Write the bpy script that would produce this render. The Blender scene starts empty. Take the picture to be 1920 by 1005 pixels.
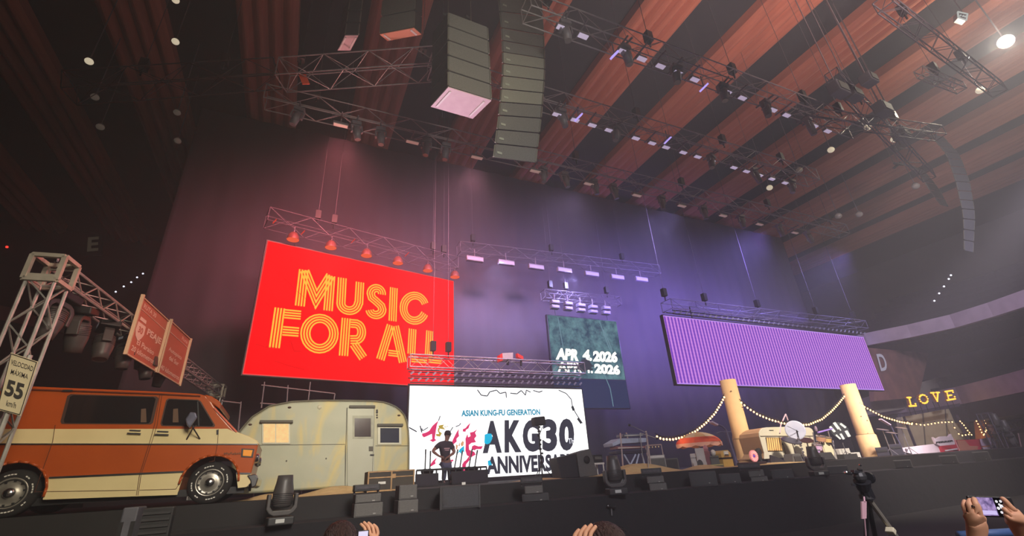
import bpy, math, random
from mathutils import Vector, Matrix
random.seed(11)
SC = bpy.context.scene
COL = SC.collection

# ---------------------------------------------------------------- camera
F = 850.0
PU, PV = 960.0, 502.5
ZEN = (843.0, -1350.0)                     # zenith vanishing point of the verticals
EYE = Vector((0, 0, 1.85))
def _p2c(u, v): return Vector((u-PU, -(v-PV), -F))
Zc = _p2c(*ZEN).normalized()
_d = math.hypot(ZEN[0]-PU, ZEN[1]-PV)
_up = ((ZEN[0]-PU)/_d, (ZEN[1]-PV)/_d)
_foot = (PU-_up[0]*F*F/_d, PV-_up[1]*F*F/_d)
_rt = (-_up[1], _up[0])
Xc = _p2c(_foot[0]+_rt[0]*1919, _foot[1]+_rt[1]*1919).normalized()
Yc = Zc.cross(Xc)
ROT = Matrix((Xc, Yc, Zc))                 # camera -> world
cam = bpy.data.cameras.new('camera'); camo = bpy.data.objects.new('camera', cam); COL.objects.link(camo)
camo.matrix_world = Matrix.Translation(EYE) @ ROT.to_4x4()
cam.sensor_fit = 'HORIZONTAL'; cam.sensor_width = 36; cam.lens = 36*F/1920
cam.clip_start = 0.05; cam.clip_end = 500
SC.camera = camo
def ray(u, v): return ROT @ _p2c(u, v)
def at(u, v, Y): r = ray(u, v); return EYE + r*(Y/r.y)
def atz(u, v, z): r = ray(u, v); return EYE + r*((z-EYE.z)/r.z)
def atd(u, v, d): return EYE + ray(u, v)*(d/F)
def atp(u, v, p0, n):
    r = ray(u, v); n = Vector(n); return EYE + r*(n.dot(p0-EYE)/n.dot(r))

# ---------------------------------------------------------------- world, exposure, lights
w = bpy.data.worlds.new('arena_air'); SC.world = w; w.use_nodes = True
wn = w.node_tree; wn.nodes['Background'].inputs[0].default_value = (0.012, 0.010, 0.014, 1)
wn.nodes['Background'].inputs[1].default_value = 0.25
HAZE = 0.0068
vs = wn.nodes.new('ShaderNodeVolumeScatter'); vs.inputs['Color'].default_value = (.9, .88, 1, 1)
vs.inputs['Density'].default_value = HAZE; vs.inputs['Anisotropy'].default_value = 0.25
wn.links.new(vs.outputs[0], wn.nodes['World Output'].inputs['Volume'])
SC.view_settings.view_transform = 'Standard'; SC.view_settings.look = 'None'
SC.view_settings.exposure = 0.0; SC.view_settings.gamma = 1.0; SC.view_settings.use_curve_mapping = False
SC.cycles.volume_bounces = 0

def aim(o, target): o.rotation_euler = (Vector(target)-o.location).to_track_quat('-Z', 'Y').to_euler()
def light(name, kind, loc, target, power, color, size=1.0, angle=60, blend=.6):
    l = bpy.data.lights.new(name, kind); l.energy = power; l.color = color
    o = bpy.data.objects.new(name, l); COL.objects.link(o); o.location = loc
    if kind == 'AREA': l.shape = 'RECTANGLE'; l.size = size; l.size_y = size*.5
    elif kind == 'SPOT': l.spot_size = math.radians(angle); l.spot_blend = blend; l.shadow_soft_size = size
    else: l.shadow_soft_size = size
    if target is not None: aim(o, target)
    return o
# front of house lamps over the audience, plus added fill spots and stage lamps
light('front_light', 'SPOT', (2.5, -4, 8.5), (-1.6, 12, 2.2), 8600, (1, .88, .68), 2.5, 50, .8)
light('front_light', 'SPOT', (15, -2, 15), (22, 13.8, 2.3), 40000, (1, .87, .78), 1.2, 48, 1)
light('stall_light', 'SPOT', (25, 3, 12), (26.5, 13.8, 2.8), 20000, (1, .86, .94), .6, 32, .9)  # added fill that brightens the stall
light('front_light', 'SPOT', (4, -6, 9), (4.2, 9, 10), 3800, (1, .97, .88), 1.0, 50, .9)
light('front_light', 'SPOT', (2, -5, 8), (7, 10, 1), 6000, (.95, .9, 1), 1.0, 70, .9)
light('audience_fill', 'SPOT', (0, -3, 5), (2.2, 1.5, 1.3), 480, (1, .86, .72), .6, 70, .9)  # added fill for the heads and raised hands
light('balcony_fill', 'SPOT', (26, -2, 12), (40, 14, 8), 11000, (.80, .74, .95), 1.0, 85, .9)  # added fill to bring out the right balcony
light('stage_uplight', 'SPOT', (3.5, 13.5, 3.0), (2.6, 8.6, 10), 2600, (1, .72, .84), .4, 40, .9)
light('truss_red_fill', 'SPOT', (0.5, 17.5, 7.0), (.3, 12.0, 14), 1700, (1, .45, .40), .4, 34, .9)  # added red spot that makes the left truss stand out
light('middle_wash', 'SPOT', (9.0, 19.9, 12.2), (9.5, 24, 6), 3000, (.52, .50, 1), .4, 130, 1)
light('middle_wash', 'SPOT', (13.5, 19.9, 12.2), (14, 24, 6), 2400, (.46, .42, 1), .4, 130, 1)
light('middle_wash', 'SPOT', (18, 19.9, 9.0), (19, 24, 3), 900, (.42, .34, 1), .4, 130, 1)
light('gantry_red', 'SPOT', (1.5, 9, 7), (-4.2, 12, 5.5), 700, (1, .3, .28), .4, 60, .9)
# uplight on the roof beams
light('roof_light', 'SPOT', (14, -2, 11), (16, 6.0, 22), 12000, (1, .70, .58), 1.0, 80, 1)
light('roof_light', 'SPOT', (3, 4, 9), (-2, 17, 22), 420, (.95, .8, .5), 1.0, 120, .9)
light('roof_light', 'SPOT', (34, -2, 12), (37, 8, 22), 2600, (.85, .9, .85), 1.0, 110, .9)
# coloured washes from the lamps on the furthest truss on to the drape
W_L = ((.5, (1, .24, .26), 4600, 9), (5.5, (.92, .36, .46), 4600, 10), (10.5, (.66, .46, .82), 3600, 10), (16, (.46, .38, .95), 4200, 10), (22.5, (.36, .28, 1), 6500, 9), (30, (.36, .32, .9), 4800, 9))
for x, c_, pw, z_ in W_L: light('drape_wash', 'SPOT', (x, 14.0, 13.2), (x, 24, z_), pw, c_, .6, 130, 1)
for x in (1.0, 5.0): light('red_wash', 'SPOT', (x, 20.8, 11.6), (x, 24, 12), 260, (1, .10, .10), .4, 150, 1)
for x in (18, 23, 28): light('blue_wash', 'SPOT', (x, 16.6, 9.8), (x, 24, 12), 2200, (.30, .20, 1), .4, 140, 1)

# ---------------------------------------------------------------- materials
def lin(c): return tuple((x/255/12.92 if x/255 <= .04045 else ((x/255+.055)/1.055)**2.4) for x in c)
MATS = {}
def mat(name, rgb, rough=.6, metal=0, noise=None, bump=None, rgb2=None, emit=None, spec=None, stretch=None, trans=0):
    if name in MATS: return MATS[name]
    m = bpy.data.materials.new(name); m.use_nodes = True; n = m.node_tree; b = n.nodes['Principled BSDF']
    c = (*lin(rgb), 1); b.inputs['Base Color'].default_value = c
    b.inputs['Roughness'].default_value = rough; b.inputs['Metallic'].default_value = metal
    if spec is not None: b.inputs['Specular IOR Level'].default_value = spec
    if trans: b.inputs['Transmission Weight'].default_value = trans
    if noise or bump:
        tc = n.nodes.new('ShaderNodeTexCoord'); mp = n.nodes.new('ShaderNodeMapping'); n.links.new(tc.outputs['Object'], mp.inputs[0])
        if stretch: mp.inputs['Scale'].default_value = stretch
        nt = n.nodes.new('ShaderNodeTexNoise'); n.links.new(mp.outputs[0], nt.inputs['Vector'])
        nt.inputs['Scale'].default_value = (noise or bump)[0]; nt.inputs['Detail'].default_value = 5
        if noise:
            r = n.nodes.new('ShaderNodeValToRGB'); n.links.new(nt.outputs[0], r.inputs[0])
            r.color_ramp.elements[0].position = .5-noise[1]; r.color_ramp.elements[1].position = .5+noise[1]
            r.color_ramp.elements[0].color = c; r.color_ramp.elements[1].color = (*lin(rgb2 or rgb), 1)
            n.links.new(r.outputs[0], b.inputs['Base Color'])
        if bump:
            bp = n.nodes.new('ShaderNodeBump'); bp.inputs['Strength'].default_value = bump[1]
            bp.inputs['Distance'].default_value = .05
            n.links.new(nt.outputs[0], bp.inputs['Height']); n.links.new(bp.outputs[0], b.inputs['Normal'])
    if emit:
        b.inputs['Emission Color'].default_value = (*lin(emit[0]), 1); b.inputs['Emission Strength'].default_value = emit[1]
    MATS[name] = m; return m
def glow(name, rgb, s):
    if name in MATS: return MATS[name]
    m = bpy.data.materials.new(name); m.use_nodes = True; n = m.node_tree; n.nodes.remove(n.nodes['Principled BSDF'])
    e = n.nodes.new('ShaderNodeEmission'); e.inputs[0].default_value = (*lin(rgb), 1); e.inputs[1].default_value = s
    n.links.new(e.outputs[0], n.nodes['Material Output'].inputs[0]); MATS[name] = m; return m
BLK = mat('black_plastic', (22, 22, 24), .5, noise=(8, .2), rgb2=(30, 30, 32))
DKG = mat('dark_grey_metal', (48, 48, 50), .5, .3, noise=(5, .2), rgb2=(58, 57, 58))
GRY = mat('grey_grille', (86, 86, 82), .7, noise=(30, .2), rgb2=(100, 100, 94))
ALU = mat('truss_aluminium', (190, 188, 184), .45, .55, noise=(6, .2), rgb2=(168, 166, 162))
ALUD = mat('dark_truss', (156, 148, 152), .5, .3, noise=(6, .2), rgb2=(136, 128, 134)); SCR = mat('screen_truss_hazed', (104, 98, 106), .6, .3, noise=(6, .2), rgb2=(90, 84, 94)); CBL = mat('steel_cable', (84, 80, 88), .6)  # screen truss colour has the dimming of the haze put in
CHR = mat('chrome', (215, 215, 215), .2, 1, noise=(3, .3), rgb2=(190, 190, 190))
WHT = mat('white_paint', (225, 222, 215), .5, noise=(6, .25), rgb2=(205, 202, 192))
RUB = mat('tyre_rubber', (24, 23, 23), .85, noise=(12, .2), rgb2=(32, 30, 30))
GLS = mat('dark_glass', (26, 24, 26), .12, noise=(2, .3), rgb2=(34, 30, 30))
SKIN = mat('skin', (214, 162, 130), .6, noise=(14, .25), rgb2=(202, 146, 114))
HAIR = mat('dark_hair', (40, 26, 26), .55, noise=(60, .2), rgb2=(72, 50, 46), bump=(60, .6), stretch=(3, 1, 1))
ORG = mat('orange_tape', (225, 80, 40), .6, noise=(20, .2), rgb2=(205, 70, 36))

# ---------------------------------------------------------------- mesh helpers
class MB:
    def __init__(s): s.v = []; s.f = []
    def add(s, vs, fs):
        o = len(s.v); s.v += [tuple(v) for v in vs]; s.f += [tuple(i+o for i in f) for f in fs]; return s
    def box(s, c, d, M=None):
        c = Vector(c); x, y, z = (k/2 for k in d)
        vs = [Vector((a*x, b*y, e*z)) for a in (-1, 1) for b in (-1, 1) for e in (-1, 1)]
        if M is not None: vs = [M @ v for v in vs]
        return s.add([c+v for v in vs], [(0, 1, 3, 2), (4, 6, 7, 5), (0, 4, 5, 1), (2, 3, 7, 6), (0, 2, 6, 4), (1, 5, 7, 3)])
    def bar(s, p, q, w, h=None, up=(0, 0, 1)):
        p = Vector(p); q = Vector(q); d = q-p; L = d.length; d.normalize(); up = Vector(up)
        sd = d.cross(up)
        if sd.length < 1e-4: sd = d.cross(Vector((0, 1, 0)))
        sd.normalize(); u = sd.cross(d)
        return s.box((p+q)/2, (L, w, h or w), Matrix((d, sd, u)).transposed())
    def tube(s, p, q, r, n=8, r2=None):
        p = Vector(p); q = Vector(q); d = (q-p)
        if d.length < 1e-6: return s
        d.normalize(); a = d.orthogonal().normalized(); b = d.cross(a); r2 = r if r2 is None else r2
        vs = []
        for k in range(n):
            t = 2*math.pi*k/n; o = a*math.cos(t)+b*math.sin(t); vs += [p+o*r, q+o*r2]
        fs = [(2*k, 2*((k+1) % n), 2*((k+1) % n)+1, 2*k+1) for k in range(n)]
        fs += [tuple(2*k for k in range(n))[::-1], tuple(2*k+1 for k in range(n))]
        return s.add(vs, fs)
    def path(s, pts, r, n=6):
        for a, b in zip(pts, pts[1:]): s.tube(a, b, r, n)
        return s
    def lathe(s, prof, c=(0, 0, 0), axis=(0, 0, 1), n=20, arc=1.0):
        c = Vector(c); ax = Vector(axis).normalized(); a = ax.orthogonal().normalized()
        if abs(ax.z) > .9: a = Vector((1, 0, 0)); 
        b = ax.cross(a); m = len(prof); vs = []
        for k in range(n):
            t = 2*math.pi*k/n; o = a*math.cos(t)+b*math.sin(t)
            vs += [c+o*max(r, 1e-4)+ax*z for r, z in prof]
        fs = [(k*m+i, ((k+1) % n)*m+i, ((k+1) % n)*m+i+1, k*m+i+1) for k in range(n) for i in range(m-1)]
        return s.add(vs, fs)
    def ball(s, c, r, n=10, sc=(1, 1, 1)):
        m = n//2+1; c = Vector(c); vs = []; fs = []
        for i in range(m):
            ph = math.pi*i/(m-1)
            for k in range(n):
                t = 2*math.pi*k/n
                vs.append(c+Vector((math.sin(ph)*math.cos(t)*r*sc[0], math.sin(ph)*math.sin(t)*r*sc[1], math.cos(ph)*r*sc[2])))
        fs = [(i*n+k, (i+1)*n+k, (i+1)*n+(k+1) % n, i*n+(k+1) % n) for i in range(m-1) for k in range(n)]
        return s.add(vs, fs)
    def slab(s, pts, off):                      # outline of 3-D points, thickened by the vector off
        n = len(pts); off = Vector(off); A = [Vector(p) for p in pts]
        fs = [tuple(range(n))[::-1], tuple(range(n, 2*n))]+[(k, (k+1) % n, n+(k+1) % n, n+k) for k in range(n)]
        return s.add(A+[p+off for p in A], fs)
    def build(s, name, m, parent=None, smooth=False, bevel=0, seg=2, kind=None):
        me = bpy.data.meshes.new(name); vs = s.v
        if parent is not None:
            inv = parent.matrix_basis.inverted(); vs = [inv @ Vector(v) for v in vs] if getattr(s, 'world', True) else vs
        me.from_pydata([tuple(v) for v in vs], [], s.f); me.materials.append(m); me.update()
        if smooth: me.polygons.foreach_set('use_smooth', [True]*len(me.polygons))
        o = bpy.data.objects.new(name, me); COL.objects.link(o)
        if parent is not None: o.parent = parent
        if bevel:
            b = o.modifiers.new('bevel', 'BEVEL'); b.width = bevel; b.segments = seg; b.limit_method = 'ANGLE'; b.angle_limit = .6
        if kind: o['kind'] = kind
        return o
def BASE(o):                                     # world matrix of an (unparented or once parented) object
    return (o.parent.matrix_basis @ o.matrix_basis) if o.parent else o.matrix_basis
def part(mb, name, m, parent, **k):              # mesh in WORLD coordinates under a parent (up to two levels)
    inv = (BASE(parent)).inverted() if parent.parent else parent.matrix_basis.inverted()
    mb.v = [tuple(inv @ Vector(v)) for v in mb.v]; mb.world = False
    return mb.build(name, m, parent, **k)
def tag(o, label, cat, group=None, kind=None):
    o['label'] = label; o['category'] = cat
    if group: o['group'] = group
    if kind: o['kind'] = kind
    return o
def empty(name, loc, label, cat, group=None, rz=0):
    o = bpy.data.objects.new(name, None); COL.objects.link(o); o.location = loc; o.rotation_euler = (0, 0, rz)
    o.matrix_basis = Matrix.Translation(Vector(loc)) @ Matrix.Rotation(rz, 4, 'Z')
    o.empty_display_size = .1
    return tag(o, label, cat, group)
def copy_tree(o, parent=None):
    c = o.copy(); COL.objects.link(c)
    if parent is not None: c.parent = parent
    for ch in list(KIDS(o)): copy_tree(ch, c)
    return c
def KIDS(o): return [x for x in bpy.data.objects if x.parent == o]
def struct(mb, name, m, **k): return mb.build(name, m, None, kind='structure', **k)
def textmesh(s, bold=0.0):
    cu = bpy.data.curves.new('lettering', 'FONT'); cu.body = s; cu.offset = bold; cu.resolution_u = 4
    o = bpy.data.objects.new('lettering', cu); COL.objects.link(o)
    dg = bpy.context.evaluated_depsgraph_get(); me = bpy.data.meshes.new_from_object(o.evaluated_get(dg))
    vs = [v.co.copy() for v in me.vertices]; fs = [tuple(p.vertices) for p in me.polygons]
    bpy.data.objects.remove(o); bpy.data.meshes.remove(me)
    x0 = min(v.x for v in vs); x1 = max(v.x for v in vs); y0 = min(v.y for v in vs); y1 = max(v.y for v in vs)
    return [((v.x-x0)/(x1-x0), (v.y-y0)/(y1-y0)) for v in vs], fs
def text_quad(mb, s, bl, br, tl, bold=0.0, off=(0, 0, 0)):   # text stretched into the parallelogram bl, br, tl
    uv, fs = textmesh(s, bold); bl, br, tl, off = map(Vector, (bl, br, tl, off))
    return mb.add([bl+(br-bl)*u+(tl-bl)*v+off for u, v in uv], fs)
def truss(mb, p, q, w=.4, h=None, rc=.025, rb=.012, bay=.5, n=5, up=(0, 0, 1)):
    p = Vector(p); q = Vector(q); h = h or w; d = q-p; L = d.length; d.normalize(); up = Vector(up)
    sd = d.cross(up)
    if sd.length < .1: sd = d.cross(Vector((0, 1, 0)))
    sd.normalize(); u = sd.cross(d).normalized()
    cs = [sd*(a*w/2)+u*(b*h/2) for a, b in ((-1, -1), (1, -1), (1, 1), (-1, 1))]
    for c in cs: mb.tube(p+c, q+c, rc, n)
    nb = max(2, round(L/bay)); st = d*(L/nb)
    for i in range(nb):
        a = p+st*i; b = a+st
        for k in range(4):
            c0, c1 = cs[k], cs[(k+1) % 4]
            if (i+k) % 2: c0, c1 = c1, c0
            mb.tube(a+c0, b+c1, rb, 4)
    for i in (0, nb):
        for k in range(4): mb.tube(p+st*i+cs[k], p+st*i+cs[(k+1) % 4], rc*.8, 4)
    return mb
BEAM_X = [-20.0, -14.5, -9.0, -3.4, 2.2, 8.2, 14.0, 19.6, 24.9, 30.3, 35.4, 40.6, 46, 51.5]
def roof_z(x): return 21.72 if min(abs(x-b) for b in BEAM_X) < 1.34 else 22.54
ORD = 'first second third fourth fifth sixth seventh eighth ninth tenth eleventh twelfth thirteenth fourteenth fifteenth sixteenth seventeenth eighteenth'.split()
def atx(u, v, X): r = ray(u, v); return EYE + r*(X/r.x)
def hanging_truss(name, p, q, label, w=.5, h=.5, m=None, drops=(), top=21.5, cat='truss', group=None, **k):
    r = empty(name, p, label, cat, group)
    part(truss(MB(), p, q, w, h, **k), 'truss_frame', m or ALUD, r)
    p = Vector(p); q = Vector(q)
    for t in drops:
        c = p.lerp(q, t); c.z += h/2
        part(MB().tube(c, (c.x, c.y, roof_z(c.x)), .010, 4), 'hoist_cable', CBL, r)
        part(MB().box(c+Vector((0, 0, .45)), (.22, .22, .4)).tube(c, c+Vector((0, 0, .3)), .03, 5), 'chain_hoist', BLK, r)
    return r
# ================================================================ the arena
DECK = 1.70; LIP = 1.30
FLO = mat('arena_floor_black_cover', (20, 19, 22), .85, noise=(1.2, .25), rgb2=(26, 25, 28))
struct(MB().box((8, 10, -.1), (110, 70, .2)), 'floor', FLO)
BLKD = mat('black_stage_skirt', (19, 19, 23), .95, noise=(3, .3), rgb2=(25, 24, 28), bump=(20, .3))
STG = mat('stage_deck_black', (22, 21, 23), .8, noise=(2, .3), rgb2=(30, 28, 29))
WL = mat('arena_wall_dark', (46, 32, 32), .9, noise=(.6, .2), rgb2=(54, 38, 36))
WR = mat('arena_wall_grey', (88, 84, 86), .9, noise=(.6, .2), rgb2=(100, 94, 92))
struct(MB().box((12, 17.5, DECK/2), (54, 13, DECK)), 'stage_deck', STG)
struct(MB().box((12, 10.5, LIP/2), (54, 1.0, LIP)), 'stage_lip', BLKD)
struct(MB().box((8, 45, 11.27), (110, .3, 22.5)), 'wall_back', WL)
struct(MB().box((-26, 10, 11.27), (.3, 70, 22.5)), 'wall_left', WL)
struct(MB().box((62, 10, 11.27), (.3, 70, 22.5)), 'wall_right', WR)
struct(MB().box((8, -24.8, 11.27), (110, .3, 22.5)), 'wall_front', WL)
RF = mat('roof_deck_dark', (36, 36, 44), .9, noise=(.8, .25), rgb2=(46, 44, 50))
struct(MB().box((18, 10, 22.7), (90, 70, .3)), 'ceiling', RF)
BM = mat('terracotta_roof_panel', (196, 118, 92), .85, noise=(1.5, .3), rgb2=(170, 96, 76), bump=(6, .4), stretch=(6, .3, 1))
xs = BEAM_X
for i, x in enumerate(xs):                       # ribbed underside: four round ridges along the beam
    mb = MB(); ou = []
    W = 2.6
    for k in range(33):
        t = k/32; ou.append(Vector((x-W/2+W*t, -24, 22.0-.27*abs(math.sin(4*math.pi*t)))))
    ou = [Vector((x-W/2, -24, 22.54))]+ou+[Vector((x+W/2, -24, 22.54))]
    mb.slab(ou, (0, 68, 0))
    struct(mb, 'ceiling_beam', BM)
# side balconies: right (light parapets that bend round the bowl) and left (dark)
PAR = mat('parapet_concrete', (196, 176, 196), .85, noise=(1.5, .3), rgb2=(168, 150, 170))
SEAT = mat('dark_seating', (34, 32, 42), .9, noise=(5, .3), rgb2=(50, 46, 56), bump=(3, .8))
def ribbon(name, pts, zb, zt, th, m, d=(1, 0, 0)):
    mb = MB(); d = Vector(d)
    for a, b in zip(pts, pts[1:]):
        a = Vector((a[0], a[1], 0)); b = Vector((b[0], b[1], 0)); Z = Vector((0, 0, 1))
        mb.add([a+Z*zb, b+Z*zb, b+Z*zt, a+Z*zt, a+Z*zb+d*th, b+Z*zb+d*th, b+Z*zt+d*th, a+Z*zt+d*th],
               [(0, 1, 2, 3), (7, 6, 5, 4), (3, 2, 6, 7), (0, 4, 5, 1), (0, 3, 7, 4), (1, 5, 6, 2)])
    return struct(mb, name, m)
def curve_at(pix, z): return [tuple(atz(u, v, z)[:2]) for u, v in pix]
lo = curve_at([(1600, 758), (1690, 745), (1740, 736), (1790, 726), (1850, 711), (1920, 692), (1990, 668)], 5.6)
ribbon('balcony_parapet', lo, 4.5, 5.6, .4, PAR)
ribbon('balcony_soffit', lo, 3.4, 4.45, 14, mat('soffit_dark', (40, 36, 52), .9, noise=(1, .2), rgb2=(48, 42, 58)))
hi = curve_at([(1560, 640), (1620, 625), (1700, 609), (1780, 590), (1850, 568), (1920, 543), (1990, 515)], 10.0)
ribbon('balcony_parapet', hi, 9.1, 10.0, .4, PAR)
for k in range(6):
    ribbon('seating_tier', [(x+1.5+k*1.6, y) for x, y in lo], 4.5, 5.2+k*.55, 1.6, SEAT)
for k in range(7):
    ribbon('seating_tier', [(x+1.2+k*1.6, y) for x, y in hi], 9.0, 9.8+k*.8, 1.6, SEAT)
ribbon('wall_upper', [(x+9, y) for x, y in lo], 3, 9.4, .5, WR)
# brown concourse wall with its section letter, right of the violet screen
a, b, c, d_ = at(1628, 652, 18.5), at(1742, 662, 18.5), at(1722, 745, 18.5), at(1640, 752, 18.5)
r = empty('concourse_wall', (c.x, 18.5, 0), 'brown wall panel with a pale section letter right of the violet screen', 'wall panel')
part(MB().slab([a, b, c, d_], (0, .3, 0)), 'panel', mat('brown_concourse', (150, 104, 92), .9, noise=(1, .2), rgb2=(110, 76, 70)), r)
mb = MB(); text_quad(mb, 'D', at(1652, 696, 18.4), at(1666, 694, 18.4), at(1643, 664, 18.4), .02)
part(mb, 'section_letter', mat('pale_sign_glow', (200, 200, 205), .7, emit=((150, 150, 165), .35)), r)  # faint glow put into the letter colour
e0, e1, e2, e3 = at(1700, 742, 16), at(1762, 708, 16), at(1778, 732, 16), at(1700, 762, 16)
# wall behind the LOVE letters / stage-right building front
BLD = mat('olive_building', (196, 186, 154), .85, noise=(2, .3), rgb2=(178, 168, 138))
r = empty('building_front', (at(1770, 850, 17).x, 17, DECK), 'flat olive shop front under the balcony behind the light curtain', 'scenery')
q = [at(1690, 782, 17), at(1862, 752, 17), at(1875, 868, 17), at(1700, 872, 17)]
part(MB().slab(q, (0, .3, 0)), 'front_panel', BLD, r)
mb = MB()
for u in (1730, 1772, 1815): mb.bar(at(u, 776-(u-1690)*.17, 16.97), at(u+8, 868, 16.97), .05, .05)
part(mb, 'seam', mat('olive_dark', (112, 106, 88), .9), r)
r = empty('upper_hoarding', (at(1720, 720, 22).x, 22, 0), 'tall pale hoarding above the balcony edge behind the LOVE letters', 'scenery')
part(MB().slab([at(1600, 752, 20), at(1760, 708, 20), at(1780, 738, 20), at(1788, 750, 20), at(1605, 782, 20)], (0, .2, 0)), 'panel', mat('hoarding', (188, 178, 166), .9, noise=(1.2, .3), rgb2=(168, 158, 150)), r)

# left bowl
r1 = [(-19, 6), (-19, 16), (-17.5, 22), (-14, 28), (-9, 33)]
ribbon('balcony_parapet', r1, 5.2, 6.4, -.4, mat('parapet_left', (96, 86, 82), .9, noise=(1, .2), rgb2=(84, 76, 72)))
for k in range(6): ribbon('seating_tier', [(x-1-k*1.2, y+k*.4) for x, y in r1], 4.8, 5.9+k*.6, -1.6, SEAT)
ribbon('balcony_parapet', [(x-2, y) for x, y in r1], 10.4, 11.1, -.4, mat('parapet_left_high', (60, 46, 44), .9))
r = empty('section_sign', at(172, 476, 44.7), 'pale section letter E on the dark wall above the gantry', 'sign'); mb = MB()
text_quad(mb, 'E', at(163, 472, 44.6), at(184, 470, 44.6), at(165, 445, 44.6), .03); part(mb, 'letter', mat('dim_sign', (150, 145, 130), .8, emit=((120, 118, 100), .12)), r)
part(MB().slab([at(157, 480, 44.7), at(190, 478, 44.7), at(192, 438, 44.7), at(160, 440, 44.7)], (0, .15, 0)), 'board', mat('sign_board', (34, 26, 24), .9), r)

# drape behind the stage, hung from the roof to the deck
DR = mat('black_drape', (84, 76, 84), .95, noise=(.7, .3), rgb2=(76, 70, 80), stretch=(3, 1, .3))
mb = MB(); N = 260; x0, x1 = -6.7, 41.0; top = 21.3; vs = []
for i in range(N+1):
    x = x0+(x1-x0)*i/N; y = 24+.03*math.sin(i*.9)+.02*math.sin(i*.37)
    vs += [(x, y, DECK), (x, y, top)]
mb.add(vs, [(2*i, 2*i+2, 2*i+3, 2*i+1) for i in range(N)])
o = mb.build('stage_drape', DR, smooth=True)
tag(o, 'huge black drape hanging behind the stage from the roof', 'curtain')
s = o.modifiers.new('cloth', 'SOLIDIFY'); s.thickness = .02
# scaffold rails behind the silver trailer
mb = MB()
for (u0, v0, u1, v1) in ((415, 752, 452, 756), (490, 722, 628, 738), (488, 756, 540, 760), (496, 716, 490, 765), (540, 722, 535, 800), (628, 738, 626, 752), (582, 716, 578, 752), (452, 753, 446, 812)):
    mb.tube(at(u0, v0, 17.2), at(u1, v1, 17.2), .02, 6)
for u in (496, 535, 580, 448): mb.tube(at(u, 800, 17.2), Vector((at(u, 800, 17.2).x, 17.2, DECK)), .02, 6)
tag(mb.build('scaffold_rail', ALUD), 'thin metal scaffold rails behind the silver trailer', 'railing')

# ================================================================ screens
class Plane:                                     # upright plane through two ground points
    def __init__(s, a, b): s.p = Vector((a[0], a[1], 0)); d = Vector((b[0]-a[0], b[1]-a[1], 0)); s.u = d.normalized(); s.n = Vector((s.u.y, -s.u.x, 0))
    def px(s, u, v, off=0): return atp(u, v, s.p+s.n*off, s.n)
    def uv(s, u, v): q = atp(u, v, s.p, s.n); return ((q-s.p).dot(s.u), q.z)
    def xyz(s, a, z, off=0): q = s.p+s.u*a+s.n*off; return Vector((q.x, q.y, z))
def screen_body(r, P, a0, a1, z0, z1, face, fr=.05, th=.18, hang=None):
    mb = MB(); mb.slab([P.xyz(a0-fr, z0-fr, 0), P.xyz(a1+fr, z0-fr, 0), P.xyz(a1+fr, z1+fr, 0), P.xyz(a0-fr, z1+fr, 0)], -P.n*th)
    part(mb, 'housing', BLK, r)
    for t in (.12, .88):
        if hang: x_ = a0+(a1-a0)*t; part(MB().bar(P.xyz(x_, z1, -.05), P.xyz(x_, hang, -.05), .04), 'hanger', DKG, r)
    f = MB(); f.slab([P.xyz(a0, z0, .004), P.xyz(a1, z0, .004), P.xyz(a1, z1, .004), P.xyz(a0, z1, .004)], P.n*.006)
    return part(f, 'display', face, r)
# --- red screen
PR = Plane(at(502, 453, 18.5)[:2], at(850, 527, 20.3)[:2])
a0 = 0; a1 = PR.uv(850, 527)[0]
r = empty('led_screen', PR.xyz(a1/2, 5.6), 'big red LED screen reading MUSIC FOR ALL in striped yellow letters', 'screen')
RED = glow('red_display', (255, 0, 8), 1.5)
screen_body(r, PR, a0, a1, 5.66, 10.98, RED, hang=11.66)
K = 440/1263
def cpx(x, y): return (440+x*K, 380+y*K)
letters = MB()
def strokes(pts, closed=False, n=4, pitch=.105, w=.062):
    P2 = [Vector(PR.uv(*cpx(*p))) for p in pts]
    m = len(P2)
    for k in range(n):
        o = (k-(n-1)/2)*pitch; L = []; 
        for sgn in (-1, 1):
            row = []
            for i in range(m):
                if closed: pr, nx = P2[(i-1) % m], P2[(i+1) % m]
                else: pr, nx = P2[max(i-1, 0)], P2[min(i+1, m-1)]
                t0 = (P2[i]-pr); t1 = (nx-P2[i]); 
                t0 = t0.normalized() if t0.length > 1e-6 else t1.normalized(); t1 = t1.normalized() if t1.length > 1e-6 else t0
                t = (t0+t1); t = t.normalized() if t.length > 1e-4 else t0
                c = max(.35, t.dot(t0)); nn = Vector((-t.y, t.x))/c
                row.append(P2[i]+nn*(o+sgn*w/2))
            L.append(row)
        vs = [PR.xyz(q.x, q.y, .014) for q in L[0]]+[PR.xyz(q.x, q.y, .014) for q in L[1]]
        rng = range(m) if closed else range(m-1)
        letters.add(vs, [(i, (i+1) % m, m+(i+1) % m, m+i) for i in rng])
def arc(cx, cy, rx, ry, a, b, n=16, sk=0): return [(cx+rx*math.cos(math.radians(a+(b-a)*i/n))+sk*math.sin(math.radians(a+(b-a)*i/n)), cy+ry*math.sin(math.radians(a+(b-a)*i/n))) for i in range(n+1)]
strokes([(372, 362), (350, 557)]); strokes([(376, 366), (438, 520), (516, 392)]); strokes([(517, 394), (502, 582)])
strokes([(579, 405), (572, 530)]+arc(618, 540, 47, 42, 175, 5, 12)+[(668, 540), (674, 428)])
strokes(arc(762, 490, 30, 30, 10, -180, 12)+[(738, 512), (762, 532), (788, 556)]+arc(760, 575, 34, 30, 0, 175, 12))
strokes([(856, 458), (849, 638)])
strokes(arc(968, 568, 60, 68, -20, -335, 22))
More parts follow.
